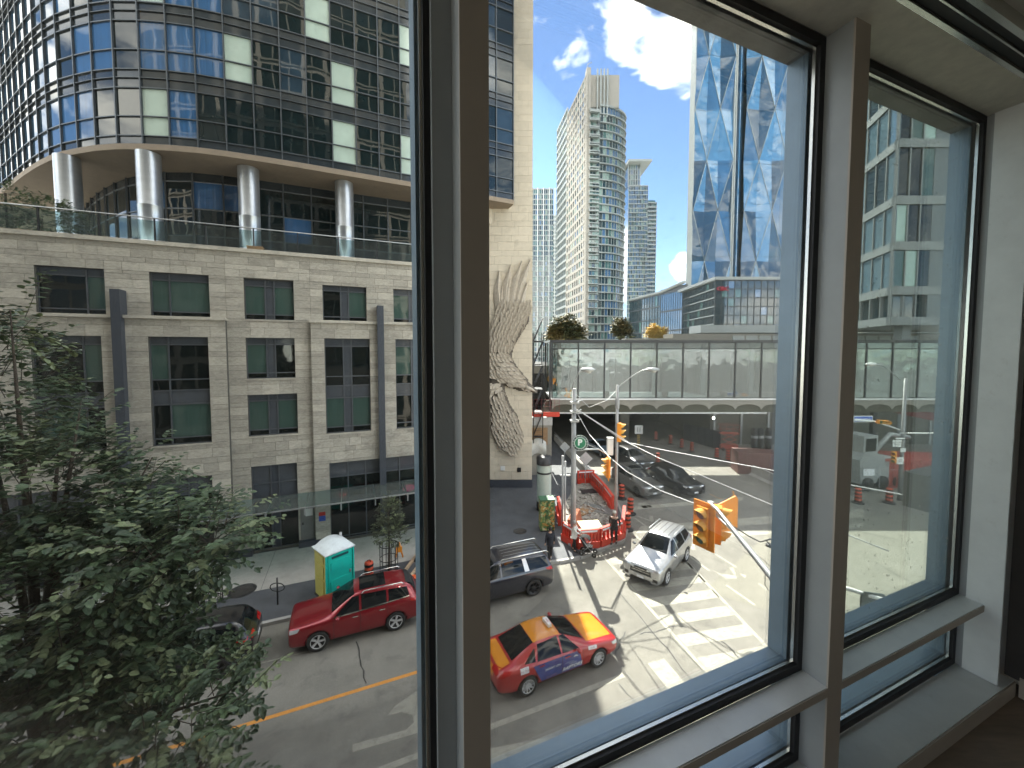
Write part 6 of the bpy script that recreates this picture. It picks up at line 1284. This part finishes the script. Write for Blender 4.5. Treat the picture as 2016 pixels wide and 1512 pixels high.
for i in range(4): part('text_line', MB().box(-.36, .3, -.013, -.011, .3 - i * .18 - .03, .3 - i * .18 + .02), m_plate, bn)
fn = thing('mesh_fence', 'temporary wire fence in front of the red container', 'fence'); A_, B_ = G(1655, 985), G(1870, 990); A_ = G(1655, 965); B_ = G(1880, 985); T = frame_T(A_, B_ - A_); L_ = (B_ - A_).length; mf = MB(); n = int(L_ / 2.4)
for i in range(n + 1): part('fence_post', MB().tube([T @ Vector((i * 2.4, 0, 0)), T @ Vector((i * 2.4, 0, 1.9))], .025, 6), m_galv, fn)
part('fence_rail', MB().tube([T @ Vector((0, 0, 1.9)), T @ Vector((n * 2.4, 0, 1.9))], .02, 5).tube([T @ Vector((0, 0, .2)), T @ Vector((n * 2.4, 0, .2))], .02, 5), m_galv, fn)
for i in range(int(n * 2.4 / .2)): mf.tube([T @ Vector((i * .2, 0, .2)), T @ Vector((i * .2, 0, 1.9))], .004, 3)
part('wire_mesh', mf, m_galv, fn, kind='stuff')
b = board('fence_notice', 'white notice hanging on the wire fence under the container roof', 1826, 960, .95, .62, m_plate, G(1826, 985).y - .4); board('fence_notice', 'pale notice on the fence in front of the grey machine', 1711, 930, .8, .5, m_plate, G(1711, 975).y - .3)
# grey loader
ml = thing('site_machine', 'pale grey construction machine with a long arm behind the fence', 'machine', (PZ(1712, 890, 31).x, 31, 0), R(15)); m_mg = M('machine_grey', (.34, .35, .34), .6, var=.15)
part('body', MB().prism([(-2.2, .5), (2.0, .5), (2.4, 2.2), (-1.8, 3.0), (-2.4, 2.4)], -.9, .9, T=Matrix.Rotation(R(90), 4, 'X')), m_mg, ml); part('cab', MB().box(-1.9, -.4, -.8, .8, 2.7, 4.2), m_mg, ml); part('cab_window', MB().box(-1.7, -.6, -.83, -.805, 3.0, 4.0), m_cglass_d, ml); part('boom', MB().tube([(.2, 0, 2.4), (2.2, 0, 4.0), (4.4, 0, 3.6)], .18, 8), m_mg, ml)
for x in (-1.6, 0, 1.5): part('wheel', MB().lathe([(0, -.15), (.5, -.15), (.5, .15), (0, .15)], 18, T=Matrix.Translation((x, -.95, .5)) @ Matrix.Rotation(R(90), 4, 'X')), m_black, ml)
bm2 = thing('maroon_boom', 'long maroon conveyor boom slanting above the red container', 'machine', (PZ(1800, 840, 36).x, 36, 0)); part('boom', MB().box(-6, 8, -.3, .3, -.35, .35, T=Matrix.Translation((0, 0, 5.0)) @ Matrix.Rotation(R(12), 4, 'Y')), M('maroon_paint', (.18, .03, .03), .5), bm2); part('strut', MB().box(-4, -3.6, -.2, .2, 0, 5.4).box(5, 5.4, -.2, .2, 0, 3.6), m_dark, bm2)
# bright barrier arm and dark rounded panel at the foot of the right window: a lamp arm close by
lb2 = thing('near_lamp_arm', 'white lamp arm with a dark rounded panel below, at the foot of the narrow window', 'street lamp'); a_, b_ = PZ(1640, 1150, 8.5), PZ(1790, 1197, 8.0); part('arm', MB().tube([a_, b_, PZ(1840, 1215, 7.9)], .045, 8), m_white, lb2); part('dark_rounded_panel', MB().prism([(-.3, -.36), (.28, -.40), (.36, -.2), (.33, .1), (.2, .34), (-.22, .40), (-.3, .3)], -.02, .02, T=Matrix.Translation(PZ(1721, 1200, 8.25)) @ Matrix.Rotation(R(90), 4, 'X')), M('dark_rounded_panel', (.05, .065, .065), .3), lb2)
# ---- portable toilet
pt_ = thing('portable_toilet', 'teal and yellow portable toilet with a white domed roof behind the dark red SUV', 'portable toilet', tuple(W(.15, 18.6, PV)), R(49)); gt = G(633, 1190, PV); pt_.location = (gt.x + .2, gt.y + .8, PV)
m_teal = M('teal_plastic', (.005, .56, .46), .42, var=.06); m_ypl = M('olive_yellow_plastic', (.45, .40, .10), .45, var=.08); m_wpl = M('translucent_white', (.72, .78, .8), .4, var=.1, scale=5)
part('shell', MB().box(-.58, .58, -.55, .6, 0, 2.1), m_teal, pt_); part('side_panel', MB().box(-.60, -.582, -.5, .55, .08, 2.05), m_ypl, pt_)
for z0, z1 in ((.15, .9), (1.0, 1.55), (1.65, 1.98)): part('pressed_panel', MB().box(-.625, -.601, -.35, .4, z0, z1), m_ypl, pt_)
part('door', MB().box(-.5, .5, -.58, -.552, .06, 2.02), m_teal, pt_)
for z0, z1, w in ((1.35, 1.75, .4), (.35, .95, .42)): part('door_panel', MB().prism([(-w, z0), (w, z0), (w, z1 - .06), (w - .14, z1), (-w + .14, z1), (-w, z1 - .06)], 0, .025, T=Matrix.Translation((0, -.581, 0)) @ Matrix.Rotation(R(90), 4, 'X')), m_teal, pt_)
part('door_vent', MB().box(-.36, .36, -.60, -.59, 1.86, 1.96), M('dark_teal', (.0, .08, .08), .6), pt_); part('door_latch', MB().box(.4, .46, -.62, -.585, 1.0, 1.12), m_galv, pt_); part('skid', MB().box(-.62, .62, -.6, .62, 0, .06), m_dark, pt_)
for x in (-.59, .59): part('corner_post', MB().box(x - .03, x + .03, -.6, -.54, .06, 2.1), m_ypl if False else m_teal, pt_)
rf = MB(); n = 10
for i in range(n + 1):
    x = -.66 + 1.32 * i / n; z = 2.12 + .30 * math.sin(math.pi * i / n) ** .8
    for y in (-.63, -.45, .5, .68): rf.v.append((x, y, z if y in (-.45, .5) else 2.12))
for i in range(n):
    for j in range(3): k = i * 4 + j; rf.f.append((k, k + 4, k + 5, k + 1)); rf.m.append(0); rf.sm.append(True)
rf.box(-.66, .66, -.63, .68, 2.08, 2.125); part('domed_roof', rf, m_wpl, pt_); part('vent_stack', MB().lathe([(.06, 2.1), (.06, 2.42), (0, 2.42)], 12, T=Matrix.Translation((.5, .4, 0))), m_galv, pt_)
# ---- orange construction sign tipped over the kerb
cs = thing('construction_sign', 'bright orange construction sign tipped over beside the window post', 'sign', tuple(G(822, 1135, PV + .35)), AS + R(-12)); cs.rotation_euler = (R(-22), 0, AS + R(-20))
part('panel', MB().prism([(-.66, 0), (-.58, -.1), (0, -.62), (.1, -.62), (.66, -.05), (.66, .05), (.06, .62), (-.06, .62)], 0, .02), M('fluorescent_orange', (.95, .14, .02), .5, var=.03), cs); part('lettering', text_mesh('CONSTRUCTION', .13, m_black, .001, .004), None, cs, loc=(0, .0, .024), rot=(0, 0, R(180)))
part('stand', MB().tube([(-.6, .6, -.3), (.6, -.5, -.1)], .03, 6).tube([(.7, .5, -.25), (-.5, -.6, -.2)], .03, 6), m_galv, cs)
for i, (px, lab) in enumerate(((803, 'pale timber rail on the dark paving behind the dark red SUV roof'), (822, 'second pale timber rail nearer the window post'))): t = thing('timber_rail', lab, 'timber', tuple(G(px, 1118, PV)), R(82)); part('rail', MB().box(-1.2, 1.2, -.07, .07, 0, .1), M('raw_timber', (.45, .33, .22), .8), t); part('end_cap', MB().box(-1.26, -1.2, -.08, .08, 0, .11), m_wood, t)
yb = thing('yellow_bag', 'yellow folded stand leaning on the slim tree guard', 'stand', tuple(G(786, 1098, PV)), 0); part('leg', MB().tube([(-.18, 0, 0), (0, 0, .8)], .04, 6).tube([(.18, .05, 0), (0, 0, .8)], .04, 6), m_or, yb); part('plate', MB().box(-.15, .15, -.03, .03, .3, .6), m_or, yb)
# broom-like sign base on the dark strip
sbp = thing('bollard_stub', 'slim steel post in the dark paving beside the portable toilet', 'post', tuple(G(547, 1190, PV))); part('post', MB().tube([(0, 0, 0), (0, 0, 1.15)], .035, 8), m_dark, sbp); part('ring', MB().tube([(.3 * math.cos(t / 16 * 6.2832), 0, .75 + .18 * math.sin(t / 16 * 6.2832)) for t in range(17)], .02, 6), m_dark, sbp)
# ================================================================ trees
m_bark = M('bark', (0.07, 0.055, 0.04), 0.95, var=.3, bump=.6, bscale=30)
m_leaf = [M('leaf_dark', (0.055, 0.085, 0.045), .55, var=.35, scale=9), M('leaf_mid', (0.09, 0.135, 0.065), .5, var=.3, scale=9), M('leaf_light', (0.20, 0.24, 0.12), .5, var=.3, scale=9)]
def leaf_verts(L, w): return [(0, 0, 0), (L * .35, w * .5, .06 * L), (L * .75, w * .36, .0), (L, 0, -.08 * L), (L * .75, -w * .36, .0), (L * .35, -w * .5, .06 * L)]
LF = [(0, 1, 2, 3), (0, 3, 4, 5)]
def leaves(mb, lobes, ntwig, per, size, rnd, up=.35, rec=None, tw=None, droop=0.0):
    tot = sum(l[1].x * l[1].y * l[1].z for l in lobes)
    for c, r in lobes:
        k = int(ntwig * r.x * r.y * r.z / tot)
        for _ in range(k):
            while True:
                d = Vector((rnd.uniform(-1, 1), rnd.uniform(-1, 1), rnd.uniform(-1, 1)))
                if .15 < d.length <= 1: break
            dn = d.normalized(); rad = d.length ** .45; p = c + Vector((dn.x * r.x, dn.y * r.y, dn.z * r.z)) * rad * .92
            g = (dn + Vector((rnd.uniform(-.5, .5), rnd.uniform(-.5, .5), rnd.uniform(-.3, .5) + up))).normalized(); L = size * per * .36 * rnd.uniform(.7, 1.3)
            sd = g.cross(Vector((0, 0, 1))).normalized(); ct = rnd.random(); mi = 0 if ct < .42 else (1 if ct < .8 else 2); prev = p
            if tw is not None and rnd.random() < .35: tw.tube([p - g * L * .5, p + g * L * .6, p + g * L + Vector((0, 0, -.1 * L))], [.008, .005, .002], 4, caps=False)
            for i in range(per):
                t = (i + .5) / per; q = p + g * L * t + Vector((0, 0, -.18 * L * t * t)); sg = 1 if i % 2 else -1
                dr = (g * .55 + sd * sg * .8 + Vector((rnd.uniform(-.25, .25), rnd.uniform(-.25, .25), rnd.uniform(-.45, .15) - droop))).normalized(); s = size * rnd.uniform(.7, 1.2)
                n = Vector((rnd.uniform(-.4, .4), rnd.uniform(-.4, .4), 1)); yv = n.cross(dr).normalized(); zv = dr.cross(yv); T = Matrix(((dr.x, yv.x, zv.x, q.x), (dr.y, yv.y, zv.y, q.y), (dr.z, yv.z, zv.z, q.z), (0, 0, 0, 1)))
                if rec is not None and len(rec) < 4000 and rad > .8: rec.append((T, s, mi))
                mb.add([T @ Vector(v) for v in leaf_verts(s, s * .62)], LF, mi, False)
TR2 = random.Random(31)
bt = thing('street_tree', 'large leafy dark green tree filling the lower left in front of the window', 'tree', (-8.3, 6.6, 0))
def lobe(x, y, Y, rx, ry, rd): c = PZ(x, y, Y); return (c - Vector((-8.3, 6.6, 0)), Vector((rx / FPX * Y, rd, ry / FPX * Y)))
lobes = [lobe(-40, 770, 7.5, 95, 170, 1.3), lobe(60, 960, 7.0, 135, 110, 1.4), lobe(245, 1000, 7.6, 95, 75, 1.0), lobe(340, 1065, 7.0, 140, 75, 1.2), lobe(120, 1180, 6.6, 215, 140, 1.6), lobe(250, 1260, 6.6, 110, 90, 1.0), lobe(80, 1400, 6.0, 220, 150, 1.5), lobe(320, 1400, 6.2, 150, 80, 1.2), lobe(440, 1050, 7.6, 60, 60, .6), lobe(120, 840, 7.2, 60, 60, .5), lobe(300, 900, 7.6, 40, 45, .4), lobe(20, 610, 7.2, 40, 60, .4), lobe(400, 1510, 5.8, 100, 40, .6), lobe(445, 1365, 6.2, 60, 35, .4), lobe(160, 790, 7.4, 30, 22, .3)]
mb = MB(); tws = MB(); rec = []
leaves(mb, lobes, 2350, 11, .15, TR2, up=.3, rec=rec, tw=tws, droop=.15)
part('crown', mb, m_leaf, bt, kind='stuff'); part('twigs', tws, m_bark, bt, kind='stuff')
tr = MB(); tr.tube([(0, 0, 0), (.1, .1, 2.2), (-.05, 0, 4.2), (.1, .1, 5.0), (.1, 0, 5.6)], [.26, .2, .16, .11, .05], 12); part('trunk', tr, m_bark, bt)
for c, r in lobes:
    s = Vector((0, 0, min(4.6, max(2.0, c.z - 2.2)))); e = c; mid = s.lerp(e, .5) + Vector((0, 0, .35)); part('limb', MB().tube([s, mid, e], [.075, .045, .01], 8), m_bark, bt)
lm = [MB().add(leaf_verts(1, .62), LF).mesh('leaf', [m]) for m in m_leaf]
TR2.shuffle(rec)
for T, s, mi in rec[:280]:
    q = T.translation + Vector((TR2.uniform(-.08, .08), TR2.uniform(-.08, .08), TR2.uniform(-.08, .08))); o = part('leaf', lm[mi], None, bt); M_ = T.copy(); M_.translation = q; o.matrix_local = M_ @ Matrix.Scale(s * 1.05, 4)
# slim tree in its guard
st = thing('street_tree', 'slim young street tree in a black hoop guard in front of the shop', 'tree', tuple(G(766, 1125, PV)))
b0 = st.location; top = PZ(765, 975, b0.y).z - PV; mb = MB(); TR3 = random.Random(5)
lb_ = [(Vector((0, 0, 2.0)), Vector((.75, .7, .55))), (Vector((.1, 0, 2.7)), Vector((.55, .5, .8))), (Vector((.05, 0, top - 1.0)), Vector((.5, .45, .8))), (Vector((0, 0, top - .3)), Vector((.28, .28, .4))), (Vector((.5, 0, 1.7)), Vector((.5, .4, .35)))]
leaves(mb, lb_, 420, 7, .10, TR3, up=.5); part('crown', mb, [M('leaf_olive', (.045, .055, .03), .6, var=.3), M('leaf_olive_b', (.07, .08, .045), .6, var=.3), m_leaf[2]], st, kind='stuff')
part('trunk', MB().tube([(0, 0, 0), (.03, 0, 1.5), (0, 0, top * .8)], [.06, .045, .015], 8), m_bark, st)
gd = thing('tree_guard', 'black hooped steel tree guard around the slim street tree', 'tree guard', tuple(b0))
def guard(t, h=1.35, r=.42):
    for i in range(12): a = 6.2832 * i / 12; part('bar', MB().tube([(r * math.cos(a), r * math.sin(a), 0), (r * math.cos(a), r * math.sin(a), h)], .015, 5), m_black, t)
    for z in (.1, h * .5, h): part('hoop', MB().tube([(r * math.cos(k / 20 * 6.2832), r * math.sin(k / 20 * 6.2832), z) for k in range(21)], .018, 5), m_black, t)
guard(gd); g5 = thing('tree_guard', 'black hooped steel tree guard showing through the leaves above the black car', 'tree guard', tuple(G(415, 1185, PV))); guard(g5)
# terrace shrub and background trees
def crown_tree(label, px, py_c, Y, rx, rz, mats, n, leaf, base_z=0.0, name='tree', cat='tree', seed=1, per=6):
    c = PZ(px, py_c, Y); t = thing(name, label, cat, (c.x, c.y, base_z)); r_ = random.Random(seed); mb = MB(); C = Vector((0, 0, c.z - base_z)); RX, RZ = rx / FPX * Y, rz / FPX * Y; L = [(C, Vector((RX * .6, RX * .6, RZ * .6)))]
    for i in range(11): a = r_.uniform(0, 6.28); q = r_.uniform(.4, .95); w_ = r_.uniform(.18, .4); L.append((C + Vector((math.cos(a) * RX * q, math.sin(a) * RX * .5, r_.uniform(-.7, .75) * RZ)), Vector((RX * w_, RX * w_, RZ * w_))))
    leaves(mb, L, n, per, leaf, r_, up=.4); part('crown', mb, mats, t, kind='stuff'); part('trunk', MB().tube([(0, 0, 0), (0, 0, C.z * .6), (0, 0, C.z)], [max(.05, RX * .06), RX * .04, RX * .02], 8), m_bark, t)
    for i in range(4): a = 1.57 * i; part('limb', MB().tube([(0, 0, C.z * .6), (math.cos(a) * RX * .4, math.sin(a) * RX * .4, C.z + .2 * RZ)], [RX * .03, RX * .01], 6), m_bark, t)
m_olv = [M('leaf_bg_dark', (.06, .075, .035), .6, var=.3), M('leaf_bg_olive', (.12, .13, .05), .6, var=.3), M('leaf_bg_brown', (.22, .16, .05), .6, var=.3)]; m_ylw = [M('leaf_yellow', (.75, .52, .05), .6, var=.15), M('leaf_yellow_b', (.6, .38, .03), .6, var=.2), M('leaf_yellow_c', (.85, .65, .12), .6, var=.1)]
crown_tree('olive green tree on the left below the bowed tower, over the footbridge roof', 1122, 650, 96, 34, 24, m_olv, 1300, .6, 9, seed=3); crown_tree('small rusty tree at the left edge of the row above the footbridge', 1092, 657, 95, 14, 16, [m_olv[2], m_olv[1], m_olv[2]], 300, .7, 9, seed=4)
crown_tree('brown green tree at the foot of the bowed tower right side', 1223, 650, 96, 18, 17, [m_olv[1], m_olv[2], m_olv[0]], 700, .55, 9, seed=5); crown_tree('bright yellow autumn tree above the footbridge roof', 1293, 657, 80, 17, 13, m_ylw, 800, .4, 9, seed=6)
sp = PN(80, 410, 26.2); shr = thing('terrace_shrub', 'round dark shrub on the terrace behind the glass railing, far left', 'shrub', (sp.x, sp.y, 15.8)); mb = MB()
leaves(mb, [(Vector((0, 0, 1.4)), Vector((1.7, 1.0, .9))), (Vector((1.2, 0, .9)), Vector((1.1, .8, .8))), (Vector((-1.6, 0, .9)), Vector((1.2, .8, .9)))], 420, 8, .13, random.Random(9), up=.4); part('crown', mb, m_leaf, shr, kind='stuff'); part('trunk', MB().tube([(0, 0, 0), (0, 0, 1.3)], .06, 6), m_bark, shr); part('pot', MB().lathe([(0, 0), (.4, 0), (.5, .5), (0, .5)], 14), m_dark, shr)
shr2 = thing('terrace_shrub', 'leafy greenery hanging against the tower at the extreme left', 'shrub', tuple(PN(10, 380, 27.5))); mb = MB(); leaves(mb, [(Vector((0, 0, -.5)), Vector((1.1, .8, 1.0)))], 160, 8, .13, random.Random(19), up=.4); part('crown', mb, m_leaf, shr2, kind='stuff'); part('stem', MB().tube([(0, 0, -3.2), (0, 0, 0)], .05, 6), m_bark, shr2)
# ================================================================ people
m_skin = M('skin', (.42, .26, .19), .55, var=.05)
def skinned(name, verts, edges, rad, m, parent, sub=1):
    me = bpy.data.meshes.new(name); me.from_pydata(verts, edges, []); o = bpy.data.objects.new(name, me); COL.objects.link(o)
    md = o.modifiers.new('k', 'SKIN'); sv_ = me.skin_vertices[0].data
    for i, r in enumerate(rad): sv_[i].radius = (r, r) if not isinstance(r, tuple) else r; sv_[i].use_root = (i == 0)
    md.use_smooth_shade = True; s_ = o.modifiers.new('s', 'SUBSURF'); s_.levels = sub; s_.render_levels = sub
    dg = bpy.context.evaluated_depsgraph_get(); dg.update(); res = bpy.data.meshes.new_from_object(o.evaluated_get(dg)); bpy.data.objects.remove(o)
    res.materials.clear(); res.materials.append(m); res.polygons.foreach_set('use_smooth', [True] * len(res.polygons)); return part(name, res, None, parent)
def person(label, loc, rz, H, coat, legs, shoe, hair, arms, stride=.12, coatlen=.80, hat=None, lean=0.0):
    t = thing('person', label, 'person', loc, rz, 'people at the street corner'); k = H / 1.75; S = lambda *v: (v[0] * k, v[1] * k, v[2] * k)
    # faces -y. joints
    hipz, shz = .93, 1.43; ly = stride
    V = [S(0, 0, .98), S(0, 0, 1.2), S(0, lean * .5, 1.38), S(0, lean, 1.5), S(0, lean - .01, 1.58), S(0, lean - .02, 1.66), S(0, lean - .01, 1.72)]; E = [(0, 1), (1, 2), (2, 3), (3, 4), (4, 5), (5, 6)]; Rr = [(.15, .11), (.145, .105), (.17, .10), .055, .075, .092, .065]
    def chain(start, pts, rs):
        p = start
        for q, r in zip(pts, rs): V.append(S(*q)); Rr.append(r); E.append((p, len(V) - 1)); p = len(V) - 1
        return p
    for s, f in ((-1, ly), (1, -ly)):
        chain(0, [(s * .10, 0, .90), (s * .105, -f * .5 - .03, .50), (s * .11, -f + .03, .09), (s * .115, -f - .10, .035)], [.085, .06, .042, .038])
    hands = []
    for s, (el, ha) in zip((-1, 1), arms):
        e = chain(2, [(s * .19, lean * .8, 1.42), (s * el[0], el[1], el[2]), (s * ha[0], ha[1], ha[2])], [.055, .042, .03]); d = Vector(ha) - Vector(el); d = Vector((s * d.x, d.y, d.z)).normalized(); hnd = Vector((s * ha[0], ha[1], ha[2])); hands.append((hnd, d, s))
        pe = chain(e, [tuple(hnd + d * .06)], [.036])
    Rr = [tuple(v * k for v in r) if isinstance(r, tuple) else r * k for r in Rr]
    skinned('body', V, E, Rr, m_skin, t, 2)
    for hnd, d, s in hands:
        sidev = d.cross(Vector((0, 1, 0))).normalized() if abs(d.y) < .9 else Vector((1, 0, 0)); 
        for i, (o_, ln) in enumerate(((-.028, .07), (-.010, .08), (.009, .075), (.027, .06))): b_ = hnd + d * .07 + sidev * o_; part('finger', MB().tube([S(*b_), S(*(b_ + d * ln * .5)), S(*(b_ + d * ln * .8 + Vector((0, -.02, 0))))], [.009 * k, .008 * k, .006 * k], 6), m_skin, t)
        b_ = hnd + d * .03 + sidev * .035; part('thumb', MB().tube([S(*b_), S(*(b_ + sidev * .02 + d * .04))], [.011 * k, .008 * k], 6), m_skin, t)
    # clothes
    V2 = [S(0, 0, .98), S(0, 0, 1.2), S(0, lean * .5, 1.40), S(0, lean * .9, 1.475)]; E2 = [(0, 1), (1, 2), (2, 3)]; R2 = [(.20, .165), (.19, .155), (.205, .145), (.085, .085)]
    V2.append(S(0, .0, coatlen)); E2.append((0, 4)); R2.append((.20, .16))
    for s, (el, ha) in zip((-1, 1), arms):
        a = len(V2); w_ = Vector(el).lerp(Vector(ha), .85); V2 += [S(s * .19, lean * .8, 1.42), S(s * el[0], el[1], el[2]), S(s * w_.x, w_.y, w_.z)]; E2 += [(2, a), (a, a + 1), (a + 1, a + 2)]; R2 += [.072, .058, .046]
    skinned('jacket', V2, E2, [tuple(v * k for v in r) if isinstance(r, tuple) else r * k for r in R2], coat, t, 1)
    V3 = [S(0, 0, .98), S(0, 0, .90)]; E3 = [(0, 1)]; R3 = [(.155, .12), (.14, .11)]
    for s, f in ((-1, ly), (1, -ly)): a = len(V3); V3 += [S(s * .10, 0, .84), S(s * .105, -f * .5 - .03, .50), S(s * .11, -f + .03, .13)]; E3 += [(1, a), (a, a + 1), (a + 1, a + 2)]; R3 += [.10, .076, .062]
    skinned('trousers', V3, E3, [tuple(v * k for v in r) if isinstance(r, tuple) else r * k for r in R3], legs, t, 1)
    for s, f in ((-1, ly), (1, -ly)): part('shoe', MB().tube([S(s * .11, -f + .07, .045), S(s * .11, -f + .02, .055), S(s * .115, -f - .08, .045), S(s * .118, -f - .16, .03)], [.03 * k, .048 * k, .046 * k, .028 * k], 10), shoe, t)
    hc = Vector(S(0, lean - .0, 1.655)); part('hair', MB().lathe([(1.0, -.55), (1.05, -.1), (.98, .4), (.7, .8), (.35, .97), (0, 1.02)], 16, T=Matrix.Translation(hc + Vector((0, .018 * k, .015))) @ Matrix.Diagonal((.088 * k, .10 * k, .115 * k, 1))), hair, t)
    for s in (-1, 1): part('eye', MB().lathe([(0, -.01), (.009, 0), (0, .01)], 8, T=Matrix.Translation(hc + Vector((s * .032 * k, -.092 * k, .0)))), m_black, t); part('ear', MB().lathe([(0, -.025), (.012, 0), (0, .025)], 8, T=Matrix.Translation(hc + Vector((s * .09 * k, 0, -.01)))), m_skin, t)
    part('nose', MB().tube([hc + Vector((0, -.088, .0)), hc + Vector((0, -.112, -.03)), hc + Vector((0, -.09, -.04))], [.008, .014, .008], 6), m_skin, t); part('mouth', MB().box(-.022, .022, -.094, -.086, -.072, -.064, T=Matrix.Translation(hc)), M('lips', (.3, .1, .08), .5), t)
    if hat: part('cap', MB().lathe([(1.08, .1), (1.06, .4), (.8, .85), (.4, 1.02), (0, 1.06)], 16, T=Matrix.Translation(hc + Vector((0, 0, .02))) @ Matrix.Diagonal((.096 * k, .105 * k, .115 * k, 1))), hat, t)
    return t
m_navy = M('navy_wool', (.012, .014, .022), .9, var=.2); m_blk = M('black_cloth', (.012, .012, .013), .9, var=.2); m_wht = M('white_cloth', (.62, .6, .56), .9, var=.06); m_hair = M('dark_hair', (.02, .015, .012), .7); m_ghair = M('grey_hair', (.3, .29, .27), .8)
down = (((.24, .02, 1.16), (.25, -.05, .90)), ((.24, .02, 1.16), (.25, -.05, .90)))
q = G(1083, 1103, PV); person('person in a long navy jacket and black trousers standing by the rear of the minivan', (q.x, q.y, PV), R(200), 1.72, m_navy, m_blk, M('white_shoe', (.6, .6, .6), .6), m_hair, down, .16, .74)
q = G(1130, 1085, PV); person('person in a white top and black trousers holding the stroller', (q.x, q.y, PV), R(70), 1.66, m_wht, m_blk, m_blk, m_ghair, (((.22, -.14, 1.2), (.16, -.38, 1.08)), ((.22, -.14, 1.2), (.16, -.38, 1.08))), .08, .86, lean=-.04)
q = G(1209, 1070, PV); person('man in black with a pale cap leaning back against the red barrier', (q.x, q.y, PV), R(-25), 1.8, m_blk, m_blk, m_blk, m_ghair, (((.27, .10, 1.2), (.24, .12, .98)), ((.26, .08, 1.2), (.28, .10, .95))), .10, .82, hat=M('pale_cap', (.6, .58, .52), .8), lean=.02)
# stroller
q = G(1157, 1092, PV); sr = thing('stroller', 'black folding baby stroller pushed by the person in the white top', 'stroller', (q.x, q.y, PV), R(-20))
part('frame', MB().tube([(-.55, -.22, 1.02), (-.35, -.22, .95), (.35, -.22, .15)], .014, 6).tube([(-.55, .22, 1.02), (-.35, .22, .95), (.35, .22, .15)], .014, 6).tube([(-.55, -.22, 1.02), (-.55, .22, 1.02)], .018, 6).tube([(-.3, -.22, .13), (.15, -.22, .62)], .014, 6).tube([(-.3, .22, .13), (.15, .22, .62)], .014, 6), m_galv, sr)
part('seat', MB().prism([(-.15, .42), (.22, .40), (.25, .48), (-.08, .52), (-.3, .92), (-.38, .9)], -.19, .19, T=Matrix.Rotation(R(90), 4, 'X')), m_blk, sr)
hd_ = MB(); n = 8
for i in range(n + 1):
    a = R(20 + i * 17)
    for y in (-.21, -.1, .1, .21): hd_.v.append((-.16 + .30 * math.cos(a), y, .72 + (.32 if abs(y) < .2 else .28) * math.sin(a)))
for i in range(n):
    for j in range(3): kk = i * 4 + j; hd_.f.append((kk, kk + 4, kk + 5, kk + 1)); hd_.m.append(0); hd_.sm.append(True)
part('hood', hd_, m_blk, sr); part('basket', MB().box(-.25, .15, -.18, .18, .2, .34), m_blk, sr)
for x, y in ((-.3, -.24), (-.3, .24), (.36, -.22), (.36, .22)): part('wheel', MB().lathe([(.05, -.015), (.12, -.015), (.13, 0), (.12, .015), (.05, .015)], 16, T=Matrix.Translation((x, y, .13)) @ Matrix.Rotation(R(90), 4, 'X')), m_black, sr)
